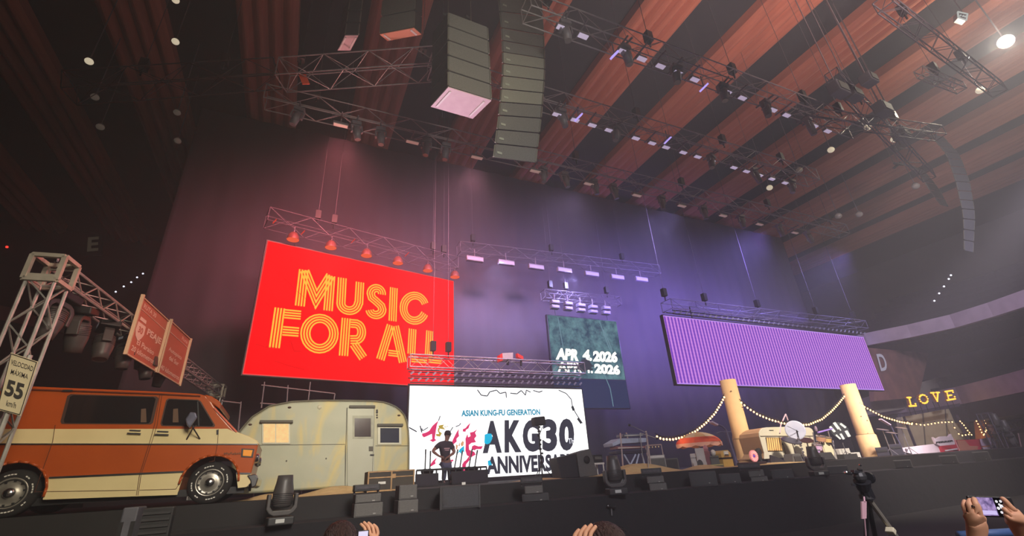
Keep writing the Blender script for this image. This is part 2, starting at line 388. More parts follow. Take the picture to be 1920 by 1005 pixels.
strokes([(243, 567), (213, 782)]); strokes([(268, 598), (356, 606)]); strokes([(258, 690), (345, 697)])
strokes(arc(457, 705, 77, 82, 0, 345, 23), closed=True)
strokes([(600, 622), (585, 825)]); strokes([(624, 650), (655, 652)]+arc(655, 696, 28, 42, -80, 80, 10)+[(622, 738)]); strokes([(640, 760), (692, 836)])
strokes([(840, 660), (783, 845)]); strokes([(862, 664), (905, 860)]); strokes([(826, 808), (882, 815)], n=3)
strokes([(957, 680), (950, 815)]); strokes([(950, 842), (1035, 850)], n=3); strokes([(1050, 690), (1043, 820)]); strokes([(1043, 846), (1112, 853)], n=3)
part(letters, 'lettering', glow('yellow_display', (245, 186, 62), 1.15), r)
for pl in ([(245, 385), (300, 440), (340, 480), (430, 560)], [(150, 510), (190, 560), (215, 580)], [(110, 760), (160, 775), (220, 780)], [(210, 850), (300, 880), (380, 900)], [(300, 740), (320, 800), (360, 800)], [(1130, 460), (1160, 520)], [(1080, 730), (1150, 735)]):
    mb = MB()
    for a, b in zip(pl, pl[1:]): mb.bar(PR.px(*cpx(*a), .012), PR.px(*cpx(*b), .012), .004, .025, up=(0, 0, 1))
    part(mb, 'crack_pattern', glow('dark_red_display', (190, 0, 4), 1.2), r)
mb = MB()
for (p, q) in (((a0, 5.66), (a1, 5.66)), ((a1, 5.66), (a1, 10.98)), ((a1, 10.98), (a0, 10.98)), ((a0, 10.98), (a0, 5.66))):
    mb.bar(PR.xyz(*p, .012), PR.xyz(*q, .012), .03)
part(mb, 'rim', glow('rim_pink', (255, 90, 90), .8), r)

# --- white screen
PW = Plane((0, 18.5), (10, 18.5))
wx0, wx1, wz0, wz1 = 4.12, 12.26, 1.86, 5.38
r = empty('led_screen', (8.2, 18.5, DECK), 'bright white LED screen with AKG30 anniversary lettering behind the musician', 'screen')
screen_body(r, PW, wx0, wx1, wz0, wz1, glow('white_display', (255, 255, 255), 1.7))
part(MB().box((8.2, 18.62, 1.75), (7.9, .25, .1)), 'base_rail', BLK, r)
def wtext(s, u0, v0, u1, v1, u2, v2, m, bold, name='lettering', off=.016):
    mb = MB(); text_quad(mb, s, PW.px(u0, v0, off), PW.px(u1, v1, off), PW.px(u2, v2, off), bold); return part(mb, name, m, r)
DKT = glow('charcoal_display', (52, 52, 66), 1); BLUT = glow('cyan_display', (40, 150, 185), 1)
wtext('ASIAN KUNG-FU GENERATION', 865, 781, 1013, 778, 865, 769, BLUT, .045)
for s, u0, u1 in (('A', 905, 941), ('K', 946, 978), ('G', 980, 1012), ('3', 1017, 1045), ('0', 1048, 1077)):
    v0 = 850-(u0-905)*.03; v1 = 850-(u1-905)*.03; wtext(s, u0, v0, u1, v1, u0+(0 if u0 > 930 else 0), v0-61, DKT, .055, 'large_letter')
wtext('TH', 1066, 832, 1078, 831, 1065, 822, glow('white_small', (235, 235, 245), 1.2), .02, off=.022)
wtext('ANNIVERSARY', 912, 890, 1082, 881, 912, 856, DKT, .045)
K4 = 240/1855
def g(x, y): return PW.px(760+x*K4, 780+y*K4, .014)
PNK = glow('pink_display', (228, 50, 110), 1); GLD = glow('gold_display', (190, 160, 60), 1); CYA = glow('bright_cyan', (0, 190, 235), 1); PCH = glow('peach_display', (225, 165, 120), 1)
def shapes(m, polys, name='flame_letter'):
    for p in polys: part(MB().slab([g(*q) for q in p], (0, -.004, 0)), name, m, r)
def thickline(m, lines, w, name, f=g):
    for L in lines:
        mb = MB()
        for a, b in zip(L, L[1:]): mb.bar(f(*a), f(*b), .004, w, up=(0, 0, 1))
        part(mb, name, m, r)
shapes(PNK, [[(240, 255), (300, 240), (345, 215), (395, 140), (480, 65), (455, 140), (440, 230), (425, 330), (450, 350), (400, 378), (350, 350), (390, 335), (385, 260), (330, 285), (270, 310), (245, 290)],
             [(665, 410), (690, 340), (715, 290), (740, 240), (775, 185), (770, 240), (780, 290), (740, 330), (745, 370), (700, 410)],
             [(830, 225), (835, 190), (870, 175), (900, 140), (945, 95), (925, 150), (915, 180), (880, 200), (870, 230)],
             [(870, 330), (900, 260), (910, 310), (945, 290), (935, 240), (985, 230), (1045, 190), (1010, 240), (1030, 290), (1000, 330), (1025, 380), (960, 390), (920, 420), (925, 490), (1000, 520), (1020, 560), (950, 600), (890, 570), (870, 500), (875, 400)],
             [(1000, 420), (1060, 440), (1125, 435), (1100, 480), (1030, 480), (1000, 500), (960, 480), (965, 440)],
             [(825, 700), (850, 660), (880, 640), (940, 560), (930, 640), (880, 700), (870, 800), (820, 800)],
             [(360, 740), (370, 690), (400, 650), (460, 600), (430, 660), (440, 690), (390, 720)], [(640, 640), (690, 630), (700, 650), (650, 670)]])
shapes(GLD, [[(480, 140), (520, 130), (560, 125), (540, 160), (585, 195), (530, 190), (490, 180)], [(475, 170), (500, 180), (490, 220), (530, 250), (500, 300), (450, 290), (440, 260), (490, 260), (470, 220)]])
shapes(PCH, [[(690, 560), (700, 460), (715, 420), (720, 520), (700, 570)], [(730, 480), (735, 410), (770, 430), (790, 370), (790, 440), (760, 430), (750, 490)], [(800, 400), (830, 360), (850, 380), (840, 430), (810, 440)]])
shapes(CYA, [[(745, 560), (790, 480), (850, 430), (855, 530), (820, 500), (815, 550), (780, 520)], [(1150, 270), (1190, 255), (1245, 255), (1262, 310), (1250, 350), (1225, 395), (1180, 412), (1145, 390)], [(1195, 650), (1225, 640), (1255, 710), (1200, 720)]])
K5 = 400/1256
def g5(x, y): return PW.px(740+x*K5, 620+y*K5, .013)
thickline(glow('crack_grey', (60, 62, 72), 1), [[(487, 348), (510, 380), (545, 385), (560, 360), (600, 350), (620, 370), (655, 362)], [(655, 362), (658, 395)], [(680, 368), (720, 372), (745, 352), (770, 380), (775, 350), (800, 362)], [(815, 352), (850, 362), (870, 355)],
    [(965, 350), (1010, 370), (1040, 405), (1048, 455), (1075, 500), (1105, 545)], [(85, 570), (130, 595)], [(150, 560), (160, 600)]], .045, 'crack_pattern', g5)
thickline(glow('crack_black', (40, 40, 46), 1), [[(1045, 445), (1055, 470)], [(1078, 515), (1100, 545)]], .13, 'crack_pattern', g5)
thickline(GLD, [[(620, 150), (520, 170)]], .02, 'flame_letter'); thickline(glow('ink', (70, 66, 80), 1), [[(730, 155), (780, 135), (805, 105)], [(640, 240), (690, 160)], [(240, 180), (250, 215), (330, 165)], [(480, 70), (505, 0)]], .035, 'ink_mark')

# --- teal screen with the date
PT = Plane((0, 21), (10, 21))
r = empty('led_screen', (14.6, 21, 4.9), 'tall teal LED screen with the date APR 4.2026 twice in white', 'screen')
m = bpy.data.materials.new('teal_display'); m.use_nodes = True; n = m.node_tree; n.nodes.remove(n.nodes['Principled BSDF'])
e = n.nodes.new('ShaderNodeEmission'); n.links.new(e.outputs[0], n.nodes['Material Output'].inputs[0])
tc = n.nodes.new('ShaderNodeTexCoord'); nt = n.nodes.new('ShaderNodeTexNoise'); nt.inputs['Scale'].default_value = 1.6; nt.inputs['Detail'].default_value = 9; nt.inputs['Roughness'].default_value = .7
rp = n.nodes.new('ShaderNodeValToRGB'); n.links.new(tc.outputs['Object'], nt.inputs['Vector']); n.links.new(nt.outputs[0], rp.inputs[0]); n.links.new(rp.outputs[0], e.inputs[0])
rp.color_ramp.elements[0].position = .38; rp.color_ramp.elements[0].color = (*lin((34, 62, 82)), 1); rp.color_ramp.elements[1].position = .68; rp.color_ramp.elements[1].color = (*lin((104, 146, 152)), 1)
e.inputs[1].default_value = 1.15
screen_body(r, PT, 12.25, 16.95, 6.45, 9.92, m, hang=10.9)
lw = MB(); lw.slab([PT.xyz(12.25, 4.9, .002), PT.xyz(16.95, 4.9, .002), PT.xyz(16.95, 6.4, .002), PT.xyz(12.25, 6.4, .002)], (0, -.01, 0))
part(lw, 'lower_display', glow('dim_blue_display', (46, 56, 96), .8), r)
part(MB().slab([PT.xyz(12.2, 4.85, 0), PT.xyz(17.0, 4.85, 0), PT.xyz(17.0, 6.4, 0), PT.xyz(12.2, 6.4, 0)], (0, .18, 0)), 'housing', BLK, r)
DW = glow('date_white', (255, 250, 238), 1.8)
for s, u0, v0, u1, v1, u2, v2 in (('APR', 1042, 674, 1085, 677, 1044, 652), ('4.', 1092, 676, 1110, 677, 1093, 655), ('2026', 1112, 678, 1158, 680, 1112, 657),
                                 ('2026', 1115, 700, 1163, 703, 1114, 681)):
    mb = MB(); text_quad(mb, s, PT.px(u0, v0, .03), PT.px(u1, v1, .03), PT.px(u2, v2, .03), .06); part(mb, 'lettering', DW, r)
mb = MB(); text_quad(mb, 'APR 4.', PT.px(1046, 697, .03), PT.px(1112, 700, .03), PT.px(1045, 677, .03), .03); part(mb, 'lettering', DW, r)
mb = MB()
for (x0_, y0_, x1_, y1_) in ((1044, 684, 1113, 686), (1046, 690, 1112, 692)):
    mb.slab([PT.px(x0_, y0_, .045), PT.px(x1_, y0_+1, .045), PT.px(x1_, y1_+2, .045), PT.px(x0_, y1_, .045)], (0, -.004, 0))
mb.slab([PT.px(1085, 680, .045), PT.px(1096, 672, .045), PT.px(1104, 676, .045), PT.px(1110, 684, .045), PT.px(1108, 692, .045), PT.px(1092, 697, .045), PT.px(1082, 690, .045)], (0, -.004, 0))
part(mb, 'dark_glitch', glow('glitch_dark', (52, 54, 66), 1), r)
thin = MB()
for L in ([(1124, 602), (1132, 625), (1143, 655)], [(1131, 618), (1141, 640), (1148, 658)], [(1046, 594), (1052, 630), (1056, 652)], [(1133, 702), (1144, 728), (1150, 762)]):
    for a, b in zip(L, L[1:]): thin.bar(PT.px(*a, .02), PT.px(*b, .02), .004, .05)
part(thin, 'streak', glow('streak_teal', (130, 170, 185), .7), r)

# --- violet screen
PV_ = Plane((0, 16), (10, 16))
r = empty('led_screen', (24, 16, 5.25), 'very wide violet LED screen of fine pink and purple vertical stripes', 'screen')
m = bpy.data.materials.new('striped_violet_display'); m.use_nodes = True; n = m.node_tree; n.nodes.remove(n.nodes['Principled BSDF'])
e = n.nodes.new('ShaderNodeEmission'); n.links.new(e.outputs[0], n.nodes['Material Output'].inputs[0])
tc = n.nodes.new('ShaderNodeTexCoord'); sx = n.nodes.new('ShaderNodeSeparateXYZ'); n.links.new(tc.outputs['Object'], sx.inputs[0])
def math_(op, a, b=None):
    k = n.nodes.new('ShaderNodeMath'); k.operation = op
    for i, q in enumerate((a, b)):
        if q is None: continue
        if isinstance(q, (int, float)): k.inputs[i].default_value = q
        else: n.links.new(q, k.inputs[i])
    return k.outputs[0]
sv = math_('MULTIPLY_ADD', math_('SINE', math_('MULTIPLY', sx.outputs[0], 2*math.pi*4.6)), .5); sv.node.inputs[2].default_value = .5
rw = math_('MULTIPLY_ADD', math_('SINE', math_('MULTIPLY', sx.outputs[2], 2*math.pi*6)), .06); rw.node.inputs[2].default_value = 0
rp = n.nodes.new('ShaderNodeValToRGB'); n.links.new(math_('ADD', sv, rw), rp.inputs[0]); n.links.new(rp.outputs[0], e.inputs[0])
rp.color_ramp.elements[0].position = .2; rp.color_ramp.elements[0].color = (*lin((120, 62, 196)), 1); rp.color_ramp.elements[1].position = .85; rp.color_ramp.elements[1].color = (*lin((216, 142, 240)), 1)
e.inputs[1].default_value = 1.0
screen_body(r, PV_, 15.83, 32.15, 5.25, 8.55, m, hang=9.2)
mb = MB()
for z in (5.27, 8.53): mb.bar(PV_.xyz(15.83, z, .012), PV_.xyz(32.15, z, .012), .012, .05)
part(mb, 'rim', glow('rim_violet', (196, 150, 255), 1), r)

# ================================================================ trusses over the screens
def header_frame(name, P, aa, ab, z0, z1, label, rows=3, step=.3):
    r = empty(name, P.xyz((aa+ab)/2, z0), label, 'rigging frame'); mb = MB()
    for k in range(rows):
        z = z0+(z1-z0)*k/(rows-1); mb.bar(P.xyz(aa, z, .1), P.xyz(ab, z, .1), .04); mb.bar(P.xyz(aa, z, -.3), P.xyz(ab, z, -.3), .04)
    part(mb, 'rail', DKG, r)
    n_ = int((ab-aa)/step)
    b0 = None; BK = mat('bracket_pale', (176, 176, 190), .5, .3, noise=(9, .2), rgb2=(150, 150, 165))
    for i in range(n_+1):
        a = aa+(ab-aa)*i/n_
        for k in range(rows-1):
            z = z0+(z1-z0)*(k+.5)/(rows-1)
            if b0 is None: b0 = part(MB().bar(P.xyz(a, z-.06, .13), P.xyz(a+step*.45, z+.05, .13), .03, .07), 'bracket', BK, r); q0 = P.xyz(a, z)
            else: c = b0.copy(); COL.objects.link(c); c.location = b0.location+P.xyz(a, z)-q0
    return r
header_frame('header_frame', PW, 4.1, 12.1, 5.5, 6.0, 'row of pale LED mounting brackets along the top of the white screen')
hanging_truss('white_screen_truss', PW.xyz(4.0, 6.3, .2), PW.xyz(12.3, 6.3, .2), 'box truss running just above the white screen', .5, .5, ALU, (.12, .2), 21.4, bay=.55)
t = PR
hanging_truss('red_screen_truss', PR.xyz(-.2, 11.95, .1), PR.xyz(a1, 11.85, .1), 'box truss glowing red above the MUSIC FOR ALL screen', .8, .6, SCR, (.22, .3, .86, .93), 21.4, bay=.8, rc=.018, rb=.009)
hanging_truss('middle_truss', at(860, 466, 20.6), at(1232, 508, 20.6), 'long thin truss with a row of lamp bars between the red and violet screens', .6, .6, SCR, (.06, .42, .8), 21.4, bay=.8, rc=.018, rb=.009)
hanging_truss('teal_screen_truss', at(1018, 553, 20.8), at(1160, 566, 20.8), 'short truss directly above the teal date screen', .5, .5, SCR, (.1, .3, .85), 21.4, bay=.5, rc=.018, rb=.009)
hanging_truss('violet_screen_truss', PV_.xyz(16.2, 9.1), PV_.xyz(32.4, 9.3), 'long truss running above the striped violet screen', .7, .5, mat('violet_lit_truss', (150, 146, 170), .5, .4, noise=(5, .2), rgb2=(130, 126, 150)), (.0, .17, .42, .74, .97), 21.4, bay=.8, rc=.018, rb=.009)
header_frame('header_frame', PV_, 16.4, 32.1, 8.66, 8.85, 'line of dark mounting brackets along the top of the violet screen', 2, .4)
# beacons on the white screen truss
r = empty('rotating_beacon', at(955, 690, 18.3), 'white and red boxy lamp standing on the white screen truss', 'lamp')
part(MB().slab([at(942, 662, 18.3), at(962, 661, 18.3), at(962, 672, 18.3), at(943, 674, 18.3)], (0, .3, 0)), 'cover', WHT, r)
RP = mat('red_plastic', (225, 70, 60), .4, emit=((220, 50, 40), .3))
part(MB().slab([at(937, 665, 18.3), at(942, 662, 18.3), at(943, 676, 18.3), at(937, 677, 18.3)], (0, .3, 0)), 'red_lens', RP, r)
part(MB().tube(at(952, 674, 18.4), at(952, 684, 18.4), .06, 8), 'stem', BLK, r)
r = empty('red_arrow_lamp', at(978, 690, 18.3), 'small red bent lamp beside the white beacon on the truss', 'lamp')
part(MB().slab([at(970, 662, 18.3), at(981, 668, 18.3), at(982, 675, 18.3), at(971, 669, 18.3)], (0, .2, 0)), 'red_lens', RP, r)
part(MB().tube(at(977, 672, 18.4), at(977, 686, 18.4), .05, 8), 'stem', BLK, r)
# ================================================================ the van
OR_ = mat('burnt_orange_paint', (180, 82, 26), .28, noise=(1.5, .3), rgb2=(166, 73, 22))
CRM = mat('cream_paint', (226, 208, 158), .32, noise=(2, .3), rgb2=(214, 196, 146))
def van_():
    Y = 11.15; W = 1.95
    S = lambda u, v, dy=0: at(u, v, Y)+Vector((0, dy, 0))
    zg = DECK
    fw = S(392, 908); rw = Vector((fw.x-2.86, Y, fw.z)); R_ = .37
    fw.z = rw.z = zg+R_-.0
    xr = rw.x-1.05
    r = empty('camper_van', (fw.x-1.6, Y+W/2, zg), 'vintage orange and cream passenger van parked under the truss gantry', 'van')
    def arch(c, rad, a0=180, a1=0, n=12):
        return [Vector((c.x+rad*math.cos(math.radians(a0+(a1-a0)*i/n)), Y, c.z+rad*1.0*math.sin(math.radians(a0+(a1-a0)*i/n)))) for i in range(n+1)]
    zs = S(200, 931).z; roofz = S(217, 731).z
    sill = lambda x: Vector((x, Y, zs))
    za = .47
    top = [S(60, 724), S(127, 727), S(217, 730.5), S(300, 734), S(372, 738), S(386, 741.5), S(396, 752), S(410, 775), S(432, 800), S(446, 812), S(465, 818.5), S(481, 827), S(484, 833), S(482, 843), S(478, 860), S(471, 887)]
    zt = top[0].z
    top = [Vector((xr+.05, Y, zt-.12)), Vector((xr+.12, Y, zt-.02)), Vector((xr+.25, Y, zt))]+top
    body = top+[Vector((S(471, 887).x, Y, zs+.22)), Vector((fw.x+za+.05, Y, zs+.2))]
    ar = arch(fw, za, 0, 180); ar = [p for p in ar if p.z > zs+.02]
    body += ar+[Vector((S(332, 929).x, Y, zs))]
    ar2 = [p for p in arch(rw, za, 0, 180) if p.z > zs+.02]
    body += [Vector((rw.x+za+.02, Y, zs))]+ar2+[Vector((rw.x-za-.02, Y, zs+.05)), Vector((xr, Y, zs+.1))]
    part(MB().slab(body, (0, W, 0)), 'body', OR_, r, bevel=.05, seg=3)
    part(MB().box(((rw.x+fw.x)/2, Y+W/2, zs-.02), (fw.x-rw.x+1.2, W-.3, .12)), 'chassis', BLK, r)
    e = -.006
    def plate(pts, name, m, d=.012, rr=None): return part(MB().slab([p+Vector((0, e, 0)) for p in pts], (0, d, 0)), name, m, rr or r)
    # cream band, sides and hood
    zb = S(380, 799).z; z2 = S(200, 826).z; zh = S(465, 833).z
    band = [Vector((xr-.006, Y, zb)), Vector((S(427, 804).x, Y, S(427, 804).z)), S(445, 812.5), S(465, 819), S(481, 828), S(484.5, 834), Vector((xr-.006, Y, z2))]
    plate(band, 'cream_band', CRM)
    # hood and cowl in cream across the width
    hd = [S(437, 806), S(446, 811), S(465, 818), S(482, 826.5), S(485, 833), S(470, 833), S(440, 815)]
    part(MB().slab([p+Vector((.005, -.003, .005)) for p in hd], (0, W+.006, 0)), 'hood', CRM, r, bevel=.02)
    # chrome strips
    mb = MB(); mb.bar(Vector((xr, Y-.012, z2)), Vector((S(483, 833).x, Y-.012, zh-.005)), .018, .02)
    part(mb, 'chrome_strip', CHR, r)
    zl = S(200, 891).z
    lower = [Vector((rw.x+za-.01, Y, zl)), Vector((fw.x-za+.03, Y, zl)), S(332, 929)+Vector((0, 0, .01)), Vector((rw.x+za+.01, Y, zs+.01))]
    plate(lower, 'lower_panel', CRM)
    mb = MB(); mb.bar(Vector((rw.x+za, Y-.012, zl)), Vector((fw.x-za+.03, Y-.012, zl)), .018, .03)
    mb.bar(S(443, 887.5)+Vector((0, -.012, 0)), S(470, 888)+Vector((0, -.012, 0)), .018, .03); part(mb, 'chrome_strip', CHR, r)
    plate([S(443, 889), S(471, 889), S(470, 905), S(462, 913), S(446, 915)], 'lower_panel', CRM)
    # windows
    def window(pts, name, dark=GLS):
        c = sum(pts, Vector())/len(pts)
        rim = plate([c+(p-c)*1.07 for p in pts], name, mat('window_gasket', (60, 32, 20), .6), .01)
        g_ = MB().slab([p+Vector((0, -.011, 0)) for p in pts], (0, .006, 0)); part(g_, 'pane', dark, rim); return rim
    window([S(138, 741), S(288, 745), S(292, 748), S(282, 791), S(278, 794), S(122, 793), S(120, 789), S(132, 744)], 'side_window')
    window([S(318, 749), S(370, 751), S(375, 754), S(400, 796), S(398, 799), S(306, 797), S(304, 793), S(314, 752)], 'door_window')
    xb = rw.x
    window([Vector((xr+.25, Y, S(130, 745).z)), Vector((S(60, 740).x-.25, Y, S(130, 745).z)), Vector((S(60, 740).x-.3, Y, S(120, 790).z)), Vector((xr+.22, Y, S(120, 790).z))], 'side_window')
    part(MB().bar(S(371, 753)+Vector((0, -.02, 0)), S(373, 799)+Vector((0, -.02, 0)), .02, .02), 'vent_window_bar', BLK, r)
    # headrests seen through the glass
    for u in (270, 330): part(MB().slab([S(u-5, 767, -.013), S(u+4, 766, -.013), S(u+5, 792, -.013), S(u-6, 792, -.013)], (0, .003, 0)), 'seat_back', mat('seat_beige', (98, 74, 58), .8), r)
    # windscreen on the slope
    a, b = S(396, 757), S(434, 804)
    n_ = Vector((b.z-a.z, 0, a.x-b.x)).normalized(); n_ = n_ if n_.x > 0 else -n_
    ws = MB().slab([a+Vector((0, .12, 0))+n_*.01, a+Vector((0, W-.12, 0))+n_*.01, b+Vector((0, W-.08, 0))+n_*.01, b+Vector((0, .08, 0))+n_*.01], n_*.01)
    part(ws, 'windscreen', GLS, r)
    part(MB().slab([S(384, 739.5), S(397, 743), S(411, 752), S(414, 757), S(412, 767), S(405, 762), S(398, 757), S(388, 752)], (0, W, 0)), 'sun_visor', OR_, r, bevel=.02)
    mb = MB(); mb.bar(b+n_*.03+Vector((0, .3, 0)), (a+b)/2+n_*.03+Vector((0, .7, 0)), .015); mb.bar(S(424, 793, .02)+n_*.05, S(430, 790, .1)+n_*.08, .02); part(mb, 'wiper', BLK, r)
    mb = MB(); mb.bar(S(402, 765, -.01), S(444, 810, -.01), .03, .03); part(mb, 'windscreen_pillar', mat('red_lit_trim', (205, 88, 52), .4), r)
    # roof gutter
    mb = MB(); gp = [Vector((xr+.2, Y-.02, S(60, 729).z)), S(130, 733, -.02), S(217, 736, -.02), S(300, 739, -.02), S(376, 743, -.02)]
    mb.path(gp, .014, 6); part(mb, 'roof_gutter', mat('dark_rust', (104, 48, 26), .5), r)
    part(MB().box((S(128, 733).x, Y-.03, S(128, 733).z-.0), (.14, .03, .03)), 'gutter_bracket', BLK, r)
    # seams
    SM = mat('panel_seam', (84, 40, 20), .8)
    def seam(pts, rr=.005): part(MB().path([S(u, v, -.012) for u, v in pts], rr, 4), 'door_seam', SM, r)
    seam([(300, 741), (290, 797), (281, 829), (262, 890), (256, 929)]); seam([(304, 741), (295, 797), (285, 829), (265, 890), (259, 929)])
    seam([(104, 797), (99, 829), (72, 905), (65, 924)]); seam([(410, 805), (408, 832), (402, 864), (392, 866)])
    seam([(66, 922), (255, 919)]); seam([(262, 919), (330, 917), (343, 897), (346, 893)])
    # handles
    for (u, v) in ((252, 811), (304, 813)):
        h = part(MB().bar(S(u-13, v+2, -.03), S(u+13, v+3, -.03), .025, .03), 'door_handle', CHR, r, bevel=.005)
        part(MB().bar(S(u-9, v-4, -.015), S(u+12, v-3, -.015), .012, .025), 'handle_plate', DKG, h)
    # fuel filler
    part(MB().bar(S(408, 806, -.012), S(408, 815, -.012), .02, .035), 'hinge', DKG, r)
    # wheel arch lips
    for c in (fw, rw):
        mb = MB(); pts = [p+Vector((0, -.02, 0)) for p in arch(c, za+.015, 0 if c is fw else -10, 180 if c is fw else 190)]
        mb.path(pts, .022, 6); part(mb, 'wheel_arch_lip', OR_, r, smooth=True)
    # wheels
    for c in (fw, rw):
        for yy, s_ in ((Y+.04, 1), (Y+W-.26, -1)):
            wp = part(MB().lathe([(.2, 0), (.3, 0), (.355, .02), (R_, .06), (R_, .17), (.35, .21), (.2, .21)], (c.x, yy, c.z), (0, 1, 0), 32), 'wheel', RUB, r, smooth=True)
            if s_ == 1:
                part(MB().lathe([(.001, -.0), (.04, -.005), (.1, .01), (.15, .035), (.2, .03), (.225, .0), (.24, .005), (.235, .05)], (c.x, yy-.01, c.z), (0, 1, 0), 32), 'rim', mat('steel_rim', (170, 165, 155), .35, .6, noise=(9, .3), rgb2=(140, 136, 128)), wp, smooth=True)
                part(MB().lathe([(.001, -.05), (.045, -.045), (.075, -.025), (.085, .01)], (c.x, yy-.01, c.z), (0, 1, 0), 24), 'hubcap', CHR, wp, smooth=True)
                hb = MB()
                for k in range(10):
                    t = 2*math.pi*k/10+.2; hb.box((c.x+.185*math.cos(t), yy+.014, c.z+.185*math.sin(t)), (.035, .01, .03))
                part(hb, 'rim_slot', BLK, wp)
                ring = MB()
                for k in range(44):
                    if k % 11 in (0, 1, 2, 3, 6, 7): 
                        t = 2*math.pi*k/44; ring.box((c.x+.29*math.cos(t), yy-.004, c.z+.29*math.sin(t)), (.018, .008, .03), Matrix.Rotation(-t, 3, 'Y'))
                part(ring, 'white_tyre_lettering', WHT, wp)
    # mirror with its V arms
    M_ = mat('mirror_shell', (150, 150, 172), .25, .7, noise=(8, .2), rgb2=(120, 120, 140))
    mi = part(MB().slab([S(355, 800, -.3), S(352, 790, -.3), S(361, 776, -.3), S(371, 777, -.3), S(374, 786, -.3), S(365, 799, -.3), S(360, 806, -.3)], (0, .07, 0)), 'wing_mirror', M_, r, bevel=.02)
    mb = MB(); p0 = S(366, 805, -.26)
    for q in ((350, 824), (375, 823)): mb.tube(p0, S(*q, -.01), .012, 6)
    mb.tube(S(363, 790, -.26), p0, .012, 6); mb.tube(p0, S(371, 800, -.2), .01, 6); part(mb, 'mirror_arm', DKG, mi)
    # marker lamp, emblem, headlamp, bumper
    part(MB().slab([S(456, 843, -.02), S(474, 844, -.02), S(471, 856, -.02), S(455, 855, -.02)], (0, .03, 0)), 'marker_lamp', mat('amber_lens', (236, 150, 44), .3, emit=((236, 140, 40), .12)), r, bevel=.008)
    part(MB().slab([S(453, 841, -.014), S(477, 842, -.014), S(474, 858, -.014), S(452, 857, -.014)], (0, .012, 0)), 'lamp_bezel', DKG, r)
    mb = MB()
    for k, u in enumerate(range(420, 450, 4)): mb.bar(S(u, 851-(k % 2)*2, -.012), S(u+3, 850+(k % 3), -.012), .006, .03)
    part(mb, 'emblem_script', mat('emblem_bronze', (110, 60, 30), .4, .4), r)
    nx = S(478, 860).x
    for yy in (.35, W-.35): part(MB().lathe([(.001, .06), (.09, .05), (.1, 0), (.11, -.02)], (nx+.0, Y+yy, S(478, 858).z), (1, 0, 0), 20), 'headlamp', CHR, r, smooth=True)
    part(MB().box((nx+.01, Y+W/2, S(478, 860).z), (.04, .9, .2)), 'grille', DKG, r, bevel=.01)
    bz = zs+.13
    part(MB().slab([Vector((S(462, 893).x, Y-.03, bz+.1)), Vector((nx+.06, Y-.03, bz+.12)), Vector((nx+.12, Y-.03, bz+.04)), Vector((nx+.1, Y-.03, bz-.1)), Vector((nx+.02, Y-.03, bz-.14)), Vector((nx-.02, Y-.03, bz))], (0, W+.06, 0)), 'front_bumper', CHR, r, bevel=.02)
    part(MB().box((xr-.08, Y+W/2, zs+.15), (.12, W+.04, .2)), 'rear_bumper', CHR, r, bevel=.02)
    part(MB().box((nx-.02, Y+.3, zg+.3), (.05, .12, .25)), 'bumper_bracket', BLK, r)
van_()

# ================================================================ the silver travel trailer
def patina(name, base, b2, warm):
    m = mat(name, base, .55, .25, noise=(1.1, .22), rgb2=b2, bump=(3, .25)); n = m.node_tree; b = n.nodes['Principled BSDF']
    src = b.inputs['Base Color'].links[0].from_socket
    tc = n.nodes.new('ShaderNodeTexCoord'); nt = n.nodes.new('ShaderNodeTexNoise'); nt.inputs['Scale'].default_value = .9; nt.inputs['Detail'].default_value = 7; nt.inputs['Distortion'].default_value = 1.5
    mp = n.nodes.new('ShaderNodeMapping'); mp.inputs['Scale'].default_value = (1.3, 1, .5); n.links.new(tc.outputs['Object'], mp.inputs[0]); n.links.new(mp.outputs[0], nt.inputs['Vector'])
    rp = n.nodes.new('ShaderNodeValToRGB'); rp.color_ramp.elements[0].position = .48; rp.color_ramp.elements[1].position = .62; n.links.new(nt.outputs[0], rp.inputs[0])
    mx = n.nodes.new('ShaderNodeMix'); mx.data_type = 'RGBA'; n.links.new(rp.outputs[0], mx.inputs[0]); n.links.new(src, mx.inputs[6]); mx.inputs[7].default_value = (*lin(warm), 1)
    n.links.new(mx.outputs[2], b.inputs['Base Color']); return m
TR = patina('weathered_trailer_skin', (172, 174, 150), (186, 184, 160), (204, 188, 132))
